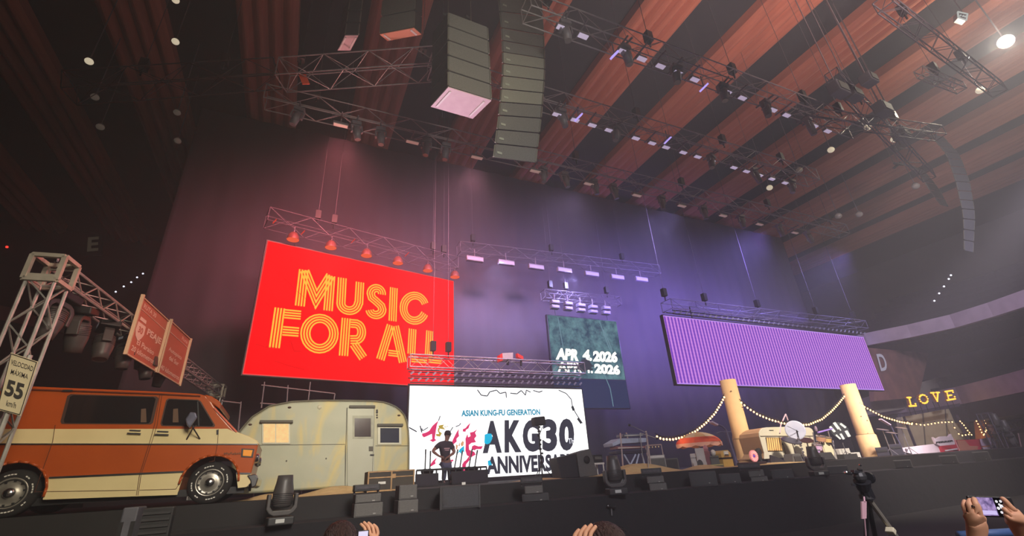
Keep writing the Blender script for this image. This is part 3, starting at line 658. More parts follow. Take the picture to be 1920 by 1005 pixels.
def trailer():
    Y = 14.5; W = 2.0; S = lambda u, v, dy=0: at(u, v, Y)+Vector((0, dy, 0))
    c = lambda x, y, dy=0: S(440+x*.32345, 680+y*.32345, dy)
    zb = DECK+.12
    ou = [c(-10, 480), c(5, 430), c(30, 395), c(100, 315), (c(200, 252)), c(330, 226), c(480, 219), c(640, 219), c(800, 222), c(860, 228), c(900, 240), c(935, 256), c(960, 275), c(985, 305), c(1000, 345), c(1008, 400), c(1011, 480), c(1009, 620)]
    ou += [Vector((c(1006, 700).x, Y, zb)), Vector((c(-15, 700).x, Y, zb)), c(-20, 600)]
    r = empty('travel_trailer', (c(500, 0).x, Y+1, DECK), 'weathered silver rounded travel trailer standing behind the nose of the orange van', 'trailer')
    part(MB().slab(ou, (0, W, 0)), 'body', TR, r, bevel=.06, seg=3)
    TRIM = mat('trailer_trim', (150, 148, 128), .5, .4, noise=(6, .2), rgb2=(132, 130, 112)); DT = mat('trailer_dark_trim', (96, 92, 80), .6, .3)
    part(MB().path([p+Vector((0, -.012, 0)) for p in ou[:18]], .02, 6), 'edge_moulding', TRIM, r)
    part(MB().path([c(-10, 480, -.01), c(640, 473, -.01)], .008, 4).path([c(815, 482, -.01), c(1008, 482, -.01)], .008, 4), 'body_seam', DT, r)
    part(MB().path([c(640, 480, -.01), c(640, 740, -.01)], .006, 4), 'body_seam', DT, r)
    def quad(x0, y0, x1, y1, d, name, m, rr=r, th=.02, bev=0): return part(MB().slab([c(x0, y1, d), c(x1, y1, d), c(x1, y0, d), c(x0, y0, d)], (0, th, 0)), name, m, rr, bevel=bev)
    # left window with lit blinds
    wdw = quad(158, 346, 322, 472, -.03, 'left_window', mat('window_frame_pale', (196, 192, 168), .5, .3), th=.03, bev=.006)
    LIT = mat('lit_blind', (236, 206, 150), .7, noise=(12, .2), rgb2=(214, 176, 120), emit=((235, 196, 136), .55))
    for x0, x1 in ((168, 235), (241, 313)): quad(x0, 356, x1, 463, -.036, 'pane', LIT, wdw, .004)
    quad(148, 336, 338, 350, -.12, 'left_awning', DT, th=.12)
    # door
    d = quad(652, 262, 808, 722, -.035, 'door', mat('trailer_door_skin', (184, 184, 164), .5, .25, noise=(1.5, .3), rgb2=(170, 168, 146)), th=.03, bev=.008)
    quad(682, 308, 800, 442, -.042, 'window_frame', TRIM, d, .008); quad(694, 324, 788, 430, -.05, 'pane', mat('door_glass', (84, 66, 62), .15, noise=(2, .3), rgb2=(60, 48, 48)), d, .006)
    part(MB().bar(c(783, 535, -.07), c(806, 535, -.07), .02, .03), 'handle', DKG, d); quad(776, 486, 800, 514, -.045, 'lock_plate', DT, d, .01)
    mb = MB().path([c(650, 262, -.03), c(640, 722, -.03), c(795, 722, -.03), c(808, 262, -.03)], .008, 4); part(mb, 'door_outline', DT, r)
    quad(664, 250, 812, 264, -.1, 'door_awning', DT, th=.1)
    # right window
    wdw = quad(828, 368, 966, 476, -.03, 'right_window', mat('window_frame_pale', (196, 192, 168), .5, .3), th=.03, bev=.006)
    quad(843, 380, 952, 464, -.036, 'pane', mat('blue_dark_glass', (66, 70, 84), .15, noise=(2, .3), rgb2=(52, 54, 66)), wdw, .004)
    quad(826, 356, 972, 370, -.12, 'right_awning', DT, th=.12)
    # porch lamp, clearance lamps, oval reflector, roof rack
    part(MB().lathe([(.001, .04), (.05, .035), (.062, 0)], c(492, 258, -.0), (0, -1, 0), 20), 'round_lamp', mat('lamp_glass_pale', (226, 218, 186), .4, emit=((226, 214, 180), .1)), r, smooth=True)
    for x, y in ((90, 359), (952, 306), (318, 260)): part(MB().ball(c(x, y, -.01), .04, 8, (1.2, .5, .7)), 'clearance_lamp', mat('lamp_brown', (84, 56, 46), .4), r)
    part(MB().lathe([(.001, .02), (.03, .02), (.034, 0)], c(825, 286, 0), (0, -1, 0), 16), 'reflector', BLK, r)
    mb = MB()
    for y in (276, 290, 304, 318): mb.lathe([(.001, .025), (.022, .02), (.028, 0)], c(825, y, 0), (0, -1, 0), 12)
    part(mb, 'lamp_cluster', mat('cluster_dark', (54, 48, 44), .4), r)
    part(MB().slab([c(478, 214, .1), c(798, 218, .1), c(798, 225, .1), c(478, 225, .1)], (0, 1.2, 0)), 'roof_vent', TRIM, r)
    for x, y in ((530, 556), (300, 570), (140, 480), (660, 380)): part(MB().ball(c(x, y, 0), .02, 6, (1, .5, 1.3)), 'dent_mark', DT, r)
    part(MB().lathe([(.18, 0), (.3, .0), (.32, .05), (.32, .2), (.18, .2)], (c(420, 0).x, Y+.02, DECK+.32), (0, 1, 0), 24), 'wheel', RUB, r, smooth=True)
trailer()
# sand heaps on the deck
SND = mat('sand', (222, 192, 138), .95, noise=(8, .3), rgb2=(204, 172, 118), bump=(40, .5))
def mound(cx, cy, rx, ry, h, label, seed=1):
    rnd = random.Random(seed); mb = MB(); n, m = 40, 9; vs = [(cx, cy, DECK+h)]; fs = []
    ph = [rnd.uniform(0, 6.28) for _ in range(4)]
    for i in range(1, m+1):
        q = i/m
        for k in range(n):
            t = 2*math.pi*k/n; rr = q*(1+.10*math.sin(3*t+ph[0])+.06*math.sin(5*t+ph[1]))
            z = h*(math.cos(q*math.pi)*.5+.5)*(1+.25*math.sin(4*t+ph[2])*q)+.004
            vs.append((cx+rx*rr*math.cos(t), cy+ry*rr*math.sin(t), DECK+(z if i < m else .004)))
    fs = [(0, 1+k, 1+(k+1) % n) for k in range(n)]
    for i in range(m-1):
        for k in range(n): a = 1+i*n+k; b = 1+i*n+(k+1) % n; fs.append((a, a+n, b+n, b))
    mb.add(vs, fs); o = mb.build('sand_heap', SND, smooth=True); tag(o, label, 'sand', kind='stuff'); return o
mound(at(510, 925, 12.6).x, 12.1, .75, .6, .10, 'flat sand patch in front of the trailer beside the van bumper', 3)
mound(at(640, 925, 12.6).x-.1, 12.5, 1.05, .8, .17, 'pale sand heap below the trailer door', 5)
mound(at(1215, 885, 11.6).x-.1, 11.9, 1.8, .75, .27, 'long sand bank below the keyboard stand and amplifier', 7)
mound(at(1290, 880, 11.6).x+1.1, 12.1, 1.0, .7, .12, 'sand bank beside the dressed bar junk under the parasol', 9)
mound(at(1080, 890, 12).x-.9, 12.6, .9, .5, .05, 'thin sand patch around the tilted side fill speaker', 4)
mound(at(1450, 874, 12).x, 12.2, 2.4, .8, .05, 'thin sand patch in front of the small cream caravan', 6)

# ================================================================ gantry, signs
d = ray(653, 912); d.z = 0; GD = d.normalized(); GA = at(100, 505, 10.2); GA.z = 5.68
GN = Vector((-GD.y, GD.x, 0))
def gp(u, v, off=0): return atp(u, v, GA-GN*off, GN)
r = empty('truss_gantry', (GA.x, GA.y, LIP), 'white aluminium truss gantry arching over the orange van', 'gantry')
W_ = .40
part(truss(MB(), GA+GD*.28, GA+GD*12.0, W_, .33, .03, .014, .42, 7), 'beam', ALU, r)
part(truss(MB(), Vector((GA.x, GA.y, LIP+.05)), GA-Vector((0, 0, .2)), W_, W_, .03, .014, .42, 7, up=(GN.x, GN.y, 0)), 'leg', ALU, r)
fe = GA+GD*12.1
part(truss(MB(), Vector((fe.x, fe.y, DECK+.03)), fe-Vector((0, 0, .2)), W_, W_, .03, .014, .42, 7, up=(GN.x, GN.y, 0)), 'leg', ALU, r)
for c_ in (GA, fe):
    mb = MB(); Mx = Matrix((GD, GN, Vector((0, 0, 1)))).transposed(); h_ = .23
    for a in (-1, 1):
        for b in (-1, 1):
            mb.box(c_+Mx @ Vector((a*h_, b*h_, 0)), (.07, .07, 2*h_), Mx); mb.box(c_+Mx @ Vector((a*h_, 0, b*h_)), (.07, 2*h_, .07), Mx); mb.box(c_+Mx @ Vector((0, a*h_, b*h_)), (2*h_, .07, .07), Mx)
    mb.box(c_+Mx @ Vector((-h_, 0, -h_+.03)), (.03, 2*h_, .14), Mx)
    part(mb, 'corner_block', mat('block_aluminium', (206, 198, 184), .5, .4, noise=(6, .2), rgb2=(186, 178, 164)), r)
part(MB().box((GA.x, GA.y, LIP+.02), (.7, .7, .04)), 'base_plate', DKG, r); part(MB().box((fe.x, fe.y, DECK+.015), (.6, .6, .03)), 'base_plate', DKG, r)
part(MB().tube(GA+Vector((0, 0, .2)), GA+Vector((0, 0, .36)), .03, 6), 'eye_bolt', CHR, r)
# toll signs
SG = mat('faded_red_sign', (206, 122, 96), .6, noise=(1.6, .3), rgb2=(190, 104, 82)); SF = mat('sign_frame_cream', (222, 196, 160), .5)
SL = mat('sign_lettering', (248, 220, 200), .6)
def toll(cor, label, texts, shield):
    off = .27; tl, tr, br, bl = [gp(u, v, off) for u, v in cor]
    z1 = (tl.z+tr.z)/2; z0 = (bl.z+br.z)/2; s0 = ((tl+bl)/2-GA).dot(GD); s1 = ((tr+br)/2-GA).dot(GD)
    o = GA-GN*off
    Q = lambda a, b, d=0: Vector((*(o+GD*(s0+(s1-s0)*a)-GN*d).xy, z0+(z1-z0)*b))
    r = empty('road_sign', Q(.5, 0), label, 'sign')
    part(MB().slab([Q(0, 0), Q(1, 0), Q(1, 1), Q(0, 1)], GN*.03), 'panel', SG, r)
    mb = MB()
    for x_ in (0, 1): mb.bar(Q(x_, -.02, .02), Q(x_, 1.04 if x_ == 0 else 1.02, .02), .07, .07)
    mb.bar(Q(0, 0, .02), Q(1, 0, .02), .035, .035); mb.bar(Q(0, 1, .02), Q(1, 1, .02), .025, .025)
    part(mb, 'frame', SF, r)
    mb = MB(); mb.bar(Q(.03, .815, .008), Q(.97, .80, .008), .006, .012); part(mb, 'divider', SL, r)
    mb = MB()
    for s_, a0_, a1_, b0_, b1_, bo in texts: text_quad(mb, s_, Q(a0_, b0_, .008), Q(a1_, b0_, .008), Q(a0_, b1_, .008), bo)
    part(mb, 'lettering', SL, r)
    if shield:
        mb = MB(); mb.slab([Q(.12, .64, .006), Q(.32, .64, .006), Q(.31, .70, .006), Q(.13, .70, .006)], -GN*.003)
        mb.slab([Q(.10, .60, .006), Q(.34, .60, .006), Q(.35, .45, .006), Q(.30, .36, .006), Q(.22, .30, .006), Q(.13, .36, .006), Q(.09, .45, .006)], -GN*.003)
        part(mb, 'shield', SL, r)
        mb = MB(); text_quad(mb, '30', Q(.15, .43, .014), Q(.29, .43, .014), Q(.15, .54, .014), .03); part(mb, 'shield_number', SG, r)
    mb = MB()
    for a in (.2, .8):
        for zz in (GA.z-.16, GA.z+.16): mb.bar(Vector((*Q(a, 0, -.03).xy, zz)), Vector((*Q(a, 0, -.14).xy, zz)), .05, .05)
    part(mb, 'clamp', DKG, r)
toll([(264, 558), (317, 601), (290, 694), (234, 665)], 'faded red road sign reading PEAJE with a route shield, clamped on the gantry', [('PEAJE', .42, .93, .46, .61, .03), ('El Paraiso', .22, .8, .24, .33, .015), ('20 kilometros', .12, .88, .10, .19, .015), ('RUTA 30', .12, .55, .86, .94, .015)], True)
toll([(319, 603), (357, 636), (335, 722), (294, 697)], 'second faded red road sign reading 40 kilometros, right of the PEAJE sign', [('Autopista', .2, .82, .46, .56, .015), ('del Sur', .3, .74, .33, .42, .015), ('40 kilometros', .08, .92, .08, .17, .015), ('Ruta', .62, .9, .86, .93, .01)], False)
# speed sign on its own pole
def speed():
    Y = 9.7; S = lambda u, v, dy=0: at(u, v, Y+dy)
    tl, tr, br, bl = S(20, 661), S(71, 678), S(38, 780), S(-6, 768)
    r = empty('speed_limit_sign', (tl.x+.1, Y, LIP), 'white speed limit sign VELOCIDAD MAXIMA 55 km/h on a pole', 'sign')
    ux = (tr-tl); 
    Q = lambda a, b, d=0: bl.lerp(br, a).lerp(tl.lerp(tr, a), b)+Vector((0, -d, 0))
    WS = mat('sign_white_enamel', (222, 210, 176), .45, noise=(3, .3), rgb2=(208, 194, 160)); KB = mat('sign_ink', (52, 48, 44), .6)
    part(MB().slab([Q(0, 0), Q(1, 0), Q(1, 1), Q(0, 1)], (0, .02, 0)), 'panel', WS, r, bevel=.004)
    mb = MB(); c4 = [Q(.03, .02, .006), Q(.97, .02, .006), Q(.97, .98, .006), Q(.03, .98, .006)]
    for a, b in zip(c4, c4[1:]+c4[:1]): mb.bar(a, b, .005, .010)
    part(mb, 'border', KB, r)
    mb = MB()
    for s_, a0_, a1_, b0_, b1_, bo in (('VELOCIDAD', .10, .93, .80, .89, .01), ('MÁXIMA', .18, .84, .64, .75, .01), ('55', .14, .86, .26, .54, .04), ('km/h', .32, .72, .10, .20, .01)):
        text_quad(mb, s_, Q(a0_, b0_, .006), Q(a1_, b0_, .006), Q(a0_, b1_, .006), bo)
    part(mb, 'lettering', KB, r)
    x_ = Q(.5, .5).x
    part(MB().tube((x_, Y+.06, LIP), (x_, Y+.06, tl.z-.02), .035, 10), 'pole', ALU, r)
    part(MB().box((x_, Y+.04, LIP+.02), (.4, .4, .04)), 'base_plate', DKG, r)
speed()

# ================================================================ moving head lamps
def moving_head(label, group=None, tall=1.0, cat='stage lamp'):
    r = empty('moving_head_lamp', (0, 0, 0), label, cat, group)
    B = mat('lamp_black', (58, 56, 56), .45, noise=(6, .2), rgb2=(70, 66, 64))
    part(MB().box((0, 0, .07), (.42, .34, .13)), 'base', BLK, r, bevel=.02)
    part(MB().box((-.02, -.172, .075), (.14, .008, .06)), 'control_panel', mat('panel_silver', (170, 170, 165), .4, .4, emit=((150, 155, 160), .15)), r)
    mb = MB(); ou = [(-.25, .50), (-.25, .26), (-.2, .19), (-.12, .15), (.12, .15), (.2, .19), (.25, .26), (.25, .50), (.19, .50), (.19, .3), (.14, .235), (-.14, .235), (-.19, .3), (-.19, .50)]
    mb.slab([Vector((x, -.08, z)) for x, z in ou], (0, .16, 0)); part(mb, 'yoke', B, r, bevel=.015)
    h = part(MB().lathe([(.001, .27), (.12, .275), (.165, .32), (.17, .42), (.165, .55), (.14, .68), (.125, .80*tall), (.11, .80*tall), (.105, .77*tall), (.001, .77*tall)], n=24), 'head', B, r, smooth=True)
    part(MB().lathe([(.001, .775*tall), (.104, .775*tall), (.104, .785*tall), (.001, .79*tall)], n=20), 'lens', mat('lens_glass', (90, 90, 96), .08), h)
    mb = MB()
    for k in range(6): mb.lathe([(.168, .34+k*.03), (.174, .345+k*.03), (.168, .35+k*.03)], n=24)
    part(mb, 'cooling_fin', BLK, h)
    return r
mh = moving_head('big black moving head lamp on the stage lip in front of the silver trailer')
mh.matrix_basis = Matrix.Translation(at(524, 978, 9.95)*1.0); mh.location.z = LIP
mh.rotation_euler = (0, 0, .15)
base_mh = mh
def place_copy(src, loc, rz, label, group=None, s=1.0, rx=0, ry=0):
    c = copy_tree(src); c.location = loc; c.rotation_euler = (rx, ry, rz); c.scale = (s, s, s); c['label'] = label
    if group: c['group'] = group
    elif 'group' in c: del c['group']
    return c
p = at(1157, 928, 9.95); p.z = LIP; place_copy(base_mh, p, -.3, 'black moving head lamp on the stage lip in front of the keyboard stand', s=1.08)
p = at(1537, 893, 10.15); p.z = LIP; place_copy(base_mh, p, -.5, 'black moving head lamp on the stage lip in front of the drum kit', s=1.08)
# lamps under the gantry beam
for i, (u, v, sc, ry, lab) in enumerate(((110, 590, 1.15, .12, 'black moving head lamp hanging nearest the gantry corner, edged in red light'), (148, 612, 1.15, -.2, 'second black moving head lamp from the gantry corner'), (197, 640, 1.1, .25, 'black moving head lamp hanging just left of the PEAJE sign'), (232, 668, 1.0, .1, 'black moving head lamp hanging behind the PEAJE sign'), (268, 690, 1.0, .2, 'black moving head lamp seen beneath the PEAJE sign'), (305, 707, .9, -.1, 'last moving head lamp on the gantry, below the second road sign'))):
    q = gp(u, v-8); q.z = GA.z-.2
    place_copy(base_mh, q, 1.2+i*.4, lab, s=sc, rx=math.pi, ry=ry)
def face(r, Y, k=1.0):
    """turn a thing towards the middle of the audience, keeping its apparent width"""
    th = math.atan2(r.location.x, r.location.y)*k; TURN.append((r, -th, math.cos(th), Y))
TURN = []
# ================================================================ gear on the lip
def boxthing(name, u0, u1, vb, vt, Y, dep, z0, m, label, cat, bev=.015, tilt=0, group=None):
    """box whose front face spans px u0..u1 at plane Y and stands at height z0, its top at pixel row vt"""
    a = at(u0, vb, Y); b = at(u1, vb, Y); zt = at((u0+u1)/2, vt, Y).z
    cx = (a.x+b.x)/2; wdt = abs(b.x-a.x); h = zt-z0
    r = empty(name, (cx, Y+dep/2, z0), label, cat, group)
    part(MB().box((cx, Y+dep/2, z0+h/2), (wdt, dep, h)), 'cabinet', m, r, bevel=bev)
    if cx > 3: face(r, Y)
    return r, cx, wdt, zt
CAB = mat('speaker_cabinet', (92, 90, 88), .75, noise=(26, .2), rgb2=(80, 78, 77)); CABD = mat('speaker_cabinet_dark', (50, 49, 50), .75, noise=(14, .2), rgb2=(58, 56, 57))
def monitor(u0, u1, vb, vt, label, m=CAB, Y=10.08, dep=.4, z0=LIP, name='monitor_speaker', cat='speaker'):
    r, cx, w_, zt = boxthing(name, u0, u1, vb, vt, Y, dep, z0, m, label, cat)
    h = zt-z0
    part(MB().box((cx, Y-.006, z0+h/2), (w_*.9, .012, h*.82)), 'grille', mat('grille_cloth', (98, 96, 93), .85, noise=(60, .2), rgb2=(84, 82, 80)) if m is CAB else BLK, r, bevel=.004)
    part(MB().box((cx+w_*.2, Y-.014, z0+h*.22), (.05, .006, .02)), 'badge', mat('badge_silver', (150, 148, 144), .4, .5), r)
    return zt
def strobe(u0, u1, v0, v1, label, Y=10.08, z=None):
    p = at((u0+u1)/2, v1, Y); w_ = at(u1, v1, Y).x-at(u0, v1, Y).x; z = p.z if z is None else z; h = at((u0+u1)/2, v0, Y).z-z
    r = empty('strobe_lamp', (p.x, Y+.15, z), label, 'stage lamp')
    mb = MB(); mb.box((p.x, Y+.15, z+h*.6), (w_, .26, h*.7)); part(mb, 'body', BLK, r, bevel=.015)
    part(MB().box((p.x, Y+.012, z+h*.62), (w_*.8, .02, h*.28)), 'lamp_window', mat('strobe_window', (92, 88, 92), .2, noise=(9, .2), rgb2=(70, 68, 72)), r)
    for s_ in (-1, 1): part(MB().box((p.x+s_*w_*.46, Y+.15, z+h*.14), (.03, .1, h*.3)), 'foot', DKG, r)
    if p.x > 3: face(r, Y)
zt = monitor(663, 717, 970, 943, 'dark grey speaker under the strobe left of the old trunk, lower of two')
zt = monitor(666, 714, 943, 926, 'shallow grey speaker directly beneath the left strobe', z0=zt+.002, Y=10.1)
strobe(664, 713, 907, 926, 'black strobe lamp on the grey speakers below the trailer door', z=zt+.004)
zt = monitor(746, 784, 961, 937, 'small grey speaker at the foot of the old trunk, lower of the pair')
monitor(748, 782, 937, 909, 'small grey speaker stacked on another in front of the old trunk', z0=zt+.003, Y=10.1)
r, cx, w_, zt = boxthing('subwoofer', 823, 901, 952, 910, 10.05, .55, LIP, CABD, 'wide black subwoofer on the lip in front of the musician', 'speaker')
part(MB().box((cx+.02, 10.042, (LIP+zt)/2), (w_*.86, .014, (zt-LIP)*.84)), 'grille', mat('sub_grille', (70, 70, 74), .85, noise=(60, .2), rgb2=(58, 58, 62)), r); part(MB().box((cx-w_*.36, 10.03, LIP+.14), (.1, .01, .09)), 'maker_plate', DKG, r)
for s_ in (-1, 1): part(MB().box((cx+s_*w_*.47, 10.03, (LIP+zt)/2), (.03, .03, zt-LIP)), 'side_rail', DKG, r)
part(MB().box((at(868, 912, 10.1).x, 10.2, zt+.03), (.08, .05, .05)), 'white_tag', WHT, r)
zt = monitor(979, 1030, 945, 926, 'dark speaker below the centre strobe, lower of two', CABD)
zt = monitor(984, 1018, 926, 911, 'grey speaker right under the centre strobe', z0=zt+.003, Y=10.1)
strobe(976, 1018, 893, 911, 'black strobe lamp in front of the word ANNIVERSARY', z=zt+.004)
zt = monitor(1219, 1252, 923, 906, 'grey speaker right of the keyboard lamp, lower of two')
zt = monitor(1214, 1246, 906, 893, 'shallow grey speaker below the strobe in front of the sand bank', z0=zt+.003, Y=10.1)
strobe(1203, 1242, 877, 893, 'black strobe lamp in front of the long sand bank', z=zt+.004)
monitor(1296, 1348, 917, 884, 'large dark grey speaker on the lip right of the sand bank', CABD)
zt = monitor(1410, 1442, 908, 894, 'grey speaker below the pink ring light, lower of two')
zt = monitor(1405, 1434, 894, 881, 'shallow grey speaker under the strobe near the pink ring light', z0=zt+.003, Y=10.1)
strobe(1385, 1427, 868, 881, 'black strobe lamp on the lip in front of the first column', z=zt+.004)
monitor(1352, 1392, 912, 888, 'black speaker on the lip left of the pink ring light', CABD)
monitor(1450, 1492, 905, 880, 'black speaker on the lip in front of the cream caravan', CABD)
monitor(1556, 1596, 896, 873, 'black speaker on the lip right of the drum kit lamp', CABD)
monitor(1682, 1716, 886, 862, 'black wedge speaker on the lip below the white stall counter', CABD)
monitor(1768, 1802, 876, 853, 'black wedge speaker on the lip below the red stall', CABD)
monitor(1830, 1862, 868, 846, 'black wedge speaker on the lip at the right end of the stall', CABD)
# lower left: flight case on the floor side and a low vent unit
r, cx, w_, zt = boxthing('flight_case', 216, 246, 1010, 952, 9.35, .5, 0.0, mat('case_grey', (92, 92, 100), .6, .2, noise=(5, .2), rgb2=(78, 78, 86)), 'grey upright flight case below the van sill', 'case', .02)
for k in (-.07, .07): part(MB().box((cx+k, 9.34, zt-.3), (.05, .02, .22)), 'handle_slot', BLK, r)
r, cx, w_, zt = boxthing('floor_fan', 250, 315, 1005, 952, 9.7, .2, .0, BLK, 'dark slatted unit on the floor below the van front wheel', 'fan', .02)
mb = MB()
for k in range(4): part(MB().box((cx, 9.69, zt-.08-k*.09), (w_*.86, .03, .035)), 'slat', DKG, r)

# ================================================================ gear on the deck
# old trunk
r, cx, w_, zt = boxthing('old_trunk', 688, 776, 922, 882, 11.4, .55, DECK, mat('trunk_black', (46, 42, 38), .7, noise=(3, .3), rgb2=(66, 58, 46)), 'battered black road trunk with worn brass edges right of the trailer door', 'trunk', .02)
BR = mat('worn_brass', (176, 140, 96), .5, .5, noise=(8, .3), rgb2=(120, 92, 64))
h = zt-DECK
for z in (DECK+.02, DECK+h*.68, zt-.015): part(MB().box((cx, 11.395, z), (w_, .012, .022 if z > DECK+.1 else .03)), 'edge_strip', BR, r)
for x in (cx-w_*.49, cx, cx+w_*.49): part(MB().box((x, 11.394, DECK+h/2), (.03, .012, h)), 'edge_strip', BR, r)
part(MB().box((cx-w_*.2, 11.39, DECK+h*.42), (.16, .012, .05)), 'faded_sticker', WHT, r); part(MB().box((cx+.05, 11.385, DECK+h*.72), (.08, .02, .09)), 'latch', BR, r)
# two backline cabinets before the white screen
for u0, u1, vt, lab, Y in ((778, 822, 888, 'dark amplifier cabinet left of the musician', 15.2), (846, 915, 882, 'wide dark amplifier cabinet right of the musician', 15.2)):
    r, cx, w_, zt = boxthing('amplifier', u0, u1, 905, vt, Y, .5, DECK, CABD, lab, 'amplifier')
    part(MB().box((cx, Y-.01, (DECK+zt)/2), (w_*.92, .02, (zt-DECK)*.8)), 'grille', mat('amp_cloth', (62, 58, 66), .9), r)
# guitar stand rail and guitars
r = empty('guitar_rack', (at(845, 880, 16.2).x, 16.2, DECK), 'long black guitar rack with rounded slots before the white screen', 'guitar rack')
xa, xb = at(781, 880, 16.2).x, at(912, 872, 16.2).x; za, zb_ = at(785, 882, 16.2).z, at(785, 888, 16.2).z
part(MB().box(((xa+xb)/2, 16.2, za), (xb-xa, .06, .06)), 'top_rail', BLK, r)
for k in range(12): part(MB().tube((xa+(xb-xa)*k/11, 16.2, DECK), (xa+(xb-xa)*k/11, 16.2, za), .025, 6), 'divider', BLK, r)
part(MB().box(((xa+xb)/2, 16.2, DECK+.03), (xb-xa, .3, .06)), 'base_rail', BLK, r)
gb = None
for i, (ub, vb, ut, vt, lab) in enumerate(((797, 880, 798, 850, 'black guitar leftmost in the rack, neck upright'), (806, 880, 807, 853, 'black guitar second from left in the rack'), (852, 876, 857, 850, 'guitar in the rack just right of the musician'), (862, 876, 866, 852, 'guitar in the rack under the cyan letter'), (879, 875, 884, 849, 'guitar in the rack in front of the pink flame'), (890, 874, 894, 851, 'rightmost guitar in the rack, leaning right'))):
    Y = 16.45; p = at(ub, vb, Y); q = at(ut, vt, Y)
    r = empty('guitar', (p.x, Y, DECK+.1), lab, 'guitar')
    d_ = (q-p).normalized(); o = Vector((p.x, Y, DECK+.1))-d_*0
    ou = [(0, 0), (.13, .03), (.17, .12), (.13, .22), (.11, .27), (.14, .36), (.10, .43), (.03, .44), (-.03, .44), (-.10, .43), (-.14, .36), (-.11, .27), (-.13, .22), (-.17, .12), (-.13, .03)]
    part(MB().slab([o+Vector((x, 0, z)) for x, z in ou], (0, .05, 0)), 'body', mat('guitar_black', (38, 34, 38), .25, noise=(3, .2), rgb2=(60, 34, 34)), r, bevel=.01)
    part(MB().bar(o+Vector((0, .0, .4)), q, .05, .03), 'neck', BLK, r); part(MB().bar(q-d_*.03, q+d_*.13, .08, .03), 'headstock', BLK, r)
# side fill speakers, tilted pair
def fill(pts, Y, dep, lab, m, horn):
    P_ = [at(u, v, Y) for u, v in pts]; zmin = min(p.z for p in P_); P_ = [Vector((p.x, p.y, p.z+max(0, DECK-zmin)+.0)) for p in P_]
    r = empty('side_fill_speaker', (sum(p.x for p in P_)/4, Y, DECK), lab, 'speaker')
    part(MB().slab(P_, (.12, dep, 0)), 'cabinet', m, r, bevel=.02)
    c = sum(P_, Vector())/4
    if horn: part(MB().lathe([(.001, .02), (.07, .01), (.10, -.02), (.11, 0)], c+Vector((.02, -.02, .1)), (0, -1, 0), 16), 'handle_cup', BLK, r)
    return r
fill([(1044, 860), (1080, 852), (1086, 897), (1052, 899)], 12.4, .7, 'black side fill speaker with its horn facing left, before ANNIVERSARY', mat('sidefill_dark', (40, 38, 42), .6), False)
fill([(1081, 851), (1107, 843), (1122, 893), (1088, 897)], 12.3, .7, 'grey tilted side fill speaker beside the white screen edge', CAB, True)
# lamp on a stand before AKG30
Y = 14.5; r = empty('lamp_on_stand', (at(1017, 893, Y).x, Y, DECK), 'black stage lamp on a tall ragged stand in front of the AKG30 lettering', 'stage lamp')
x_ = at(1017, 893, Y).x; zt = at(1013, 800, Y).z
part(MB().tube((x_, Y, DECK), (x_, Y, zt), .025, 8), 'pole', BLK, r)
part(MB().slab([at(1002, 782, Y), at(1022, 780, Y), at(1025, 796, Y), at(1004, 798, Y)], (0, .3, 0)), 'lamp_head', CABD, r, bevel=.04)
mb = MB()
for s_ in (-1, 1): mb.tube((x_, Y, DECK+.45), (x_+s_*.35, Y-.1, DECK+.01), .015, 5)
mb.tube((x_, Y, DECK+.45), (x_, Y+.35, DECK+.01), .015, 5); part(mb, 'tripod', BLK, r)
mb = MB(); mb.tube(at(1009, 800, Y), (x_, Y, zt-.1), .012, 5); mb.tube(at(1017, 800, Y), (x_, Y, zt-.3), .012, 5)
for k in range(9): z = DECK+.5+k*.14; mb.box((x_+random.uniform(-.05, .05), Y, z), (.09, .05, .06))
part(mb, 'clamp', BLK, r)
# mic stands
def micstand(u, vb, Y, pts, lab, m=BLK):
    p = at(u, vb, Y); r = empty('microphone_stand', (p.x, Y, DECK), lab, 'microphone stand')
    part(MB().lathe([(.001, .03), (.13, .03), (.14, 0)], (p.x, Y, DECK), n=16), 'base', BLK, r)
    top_ = at(*pts[0], Y); part(MB().tube((p.x, Y, DECK), top_, .014, 6), 'pole', m, r)
    if len(pts) > 1: part(MB().path([at(*q, Y) for q in pts], .012, 5), 'boom', m, r); e = at(*pts[-1], Y); part(MB().ball(e, .04, 8), 'microphone', DKG, r)
micstand(1215, 880, 11.6, [(1213, 812), (1190, 801), (1180, 797)], 'tall boom microphone stand beside the keyboard stand', ALU)
micstand(1207, 880, 12.2, [(1200, 812), (1232, 822)], 'short boom microphone stand behind the keyboards', ALU)
# keyboard stand with shelf roof
Y = 12.4; r = empty('keyboard_stand', (at(1185, 880, Y).x, Y, DECK), 'silvery two tier keyboard stand with splayed legs left of the amplifiers', 'keyboard stand')
PB = mat('pale_blue_metal', (196, 204, 224), .5, .1, noise=(6, .2), rgb2=(176, 186, 208)); PK = mat('pale_tube', (206, 184, 176), .4, .4)
part(MB().slab([at(1148, 831, Y), at(1163, 822, Y), at(1212, 821, Y), at(1212, 829, Y), at(1163, 832, Y), at(1150, 837, Y)], (0, .5, 0)), 'upper_shelf', PB, r, bevel=.01)
part(MB().slab([at(1155, 846, Y), at(1212, 843, Y), at(1213, 849, Y), at(1156, 851, Y)], (0, .4, 0)), 'lower_shelf', mat('dark_slate', (62, 58, 74), .5), r, bevel=.01)
for (u0, v0, u1, v1) in ((1163, 812, 1168, 880), (1174, 811, 1177, 822), (1211, 808, 1221, 880), (1170, 852, 1190, 880), (1192, 852, 1172, 880), (1198, 851, 1187, 880), (1203, 850, 1212, 880)):
    part(MB().tube(at(u0, v0, Y), (at(u1, v1, Y).x, Y, DECK) if v1 == 880 else at(u1, v1, Y), .025, 6), 'leg', PK if u0 in (1163, 1174, 1211) else PB, r)
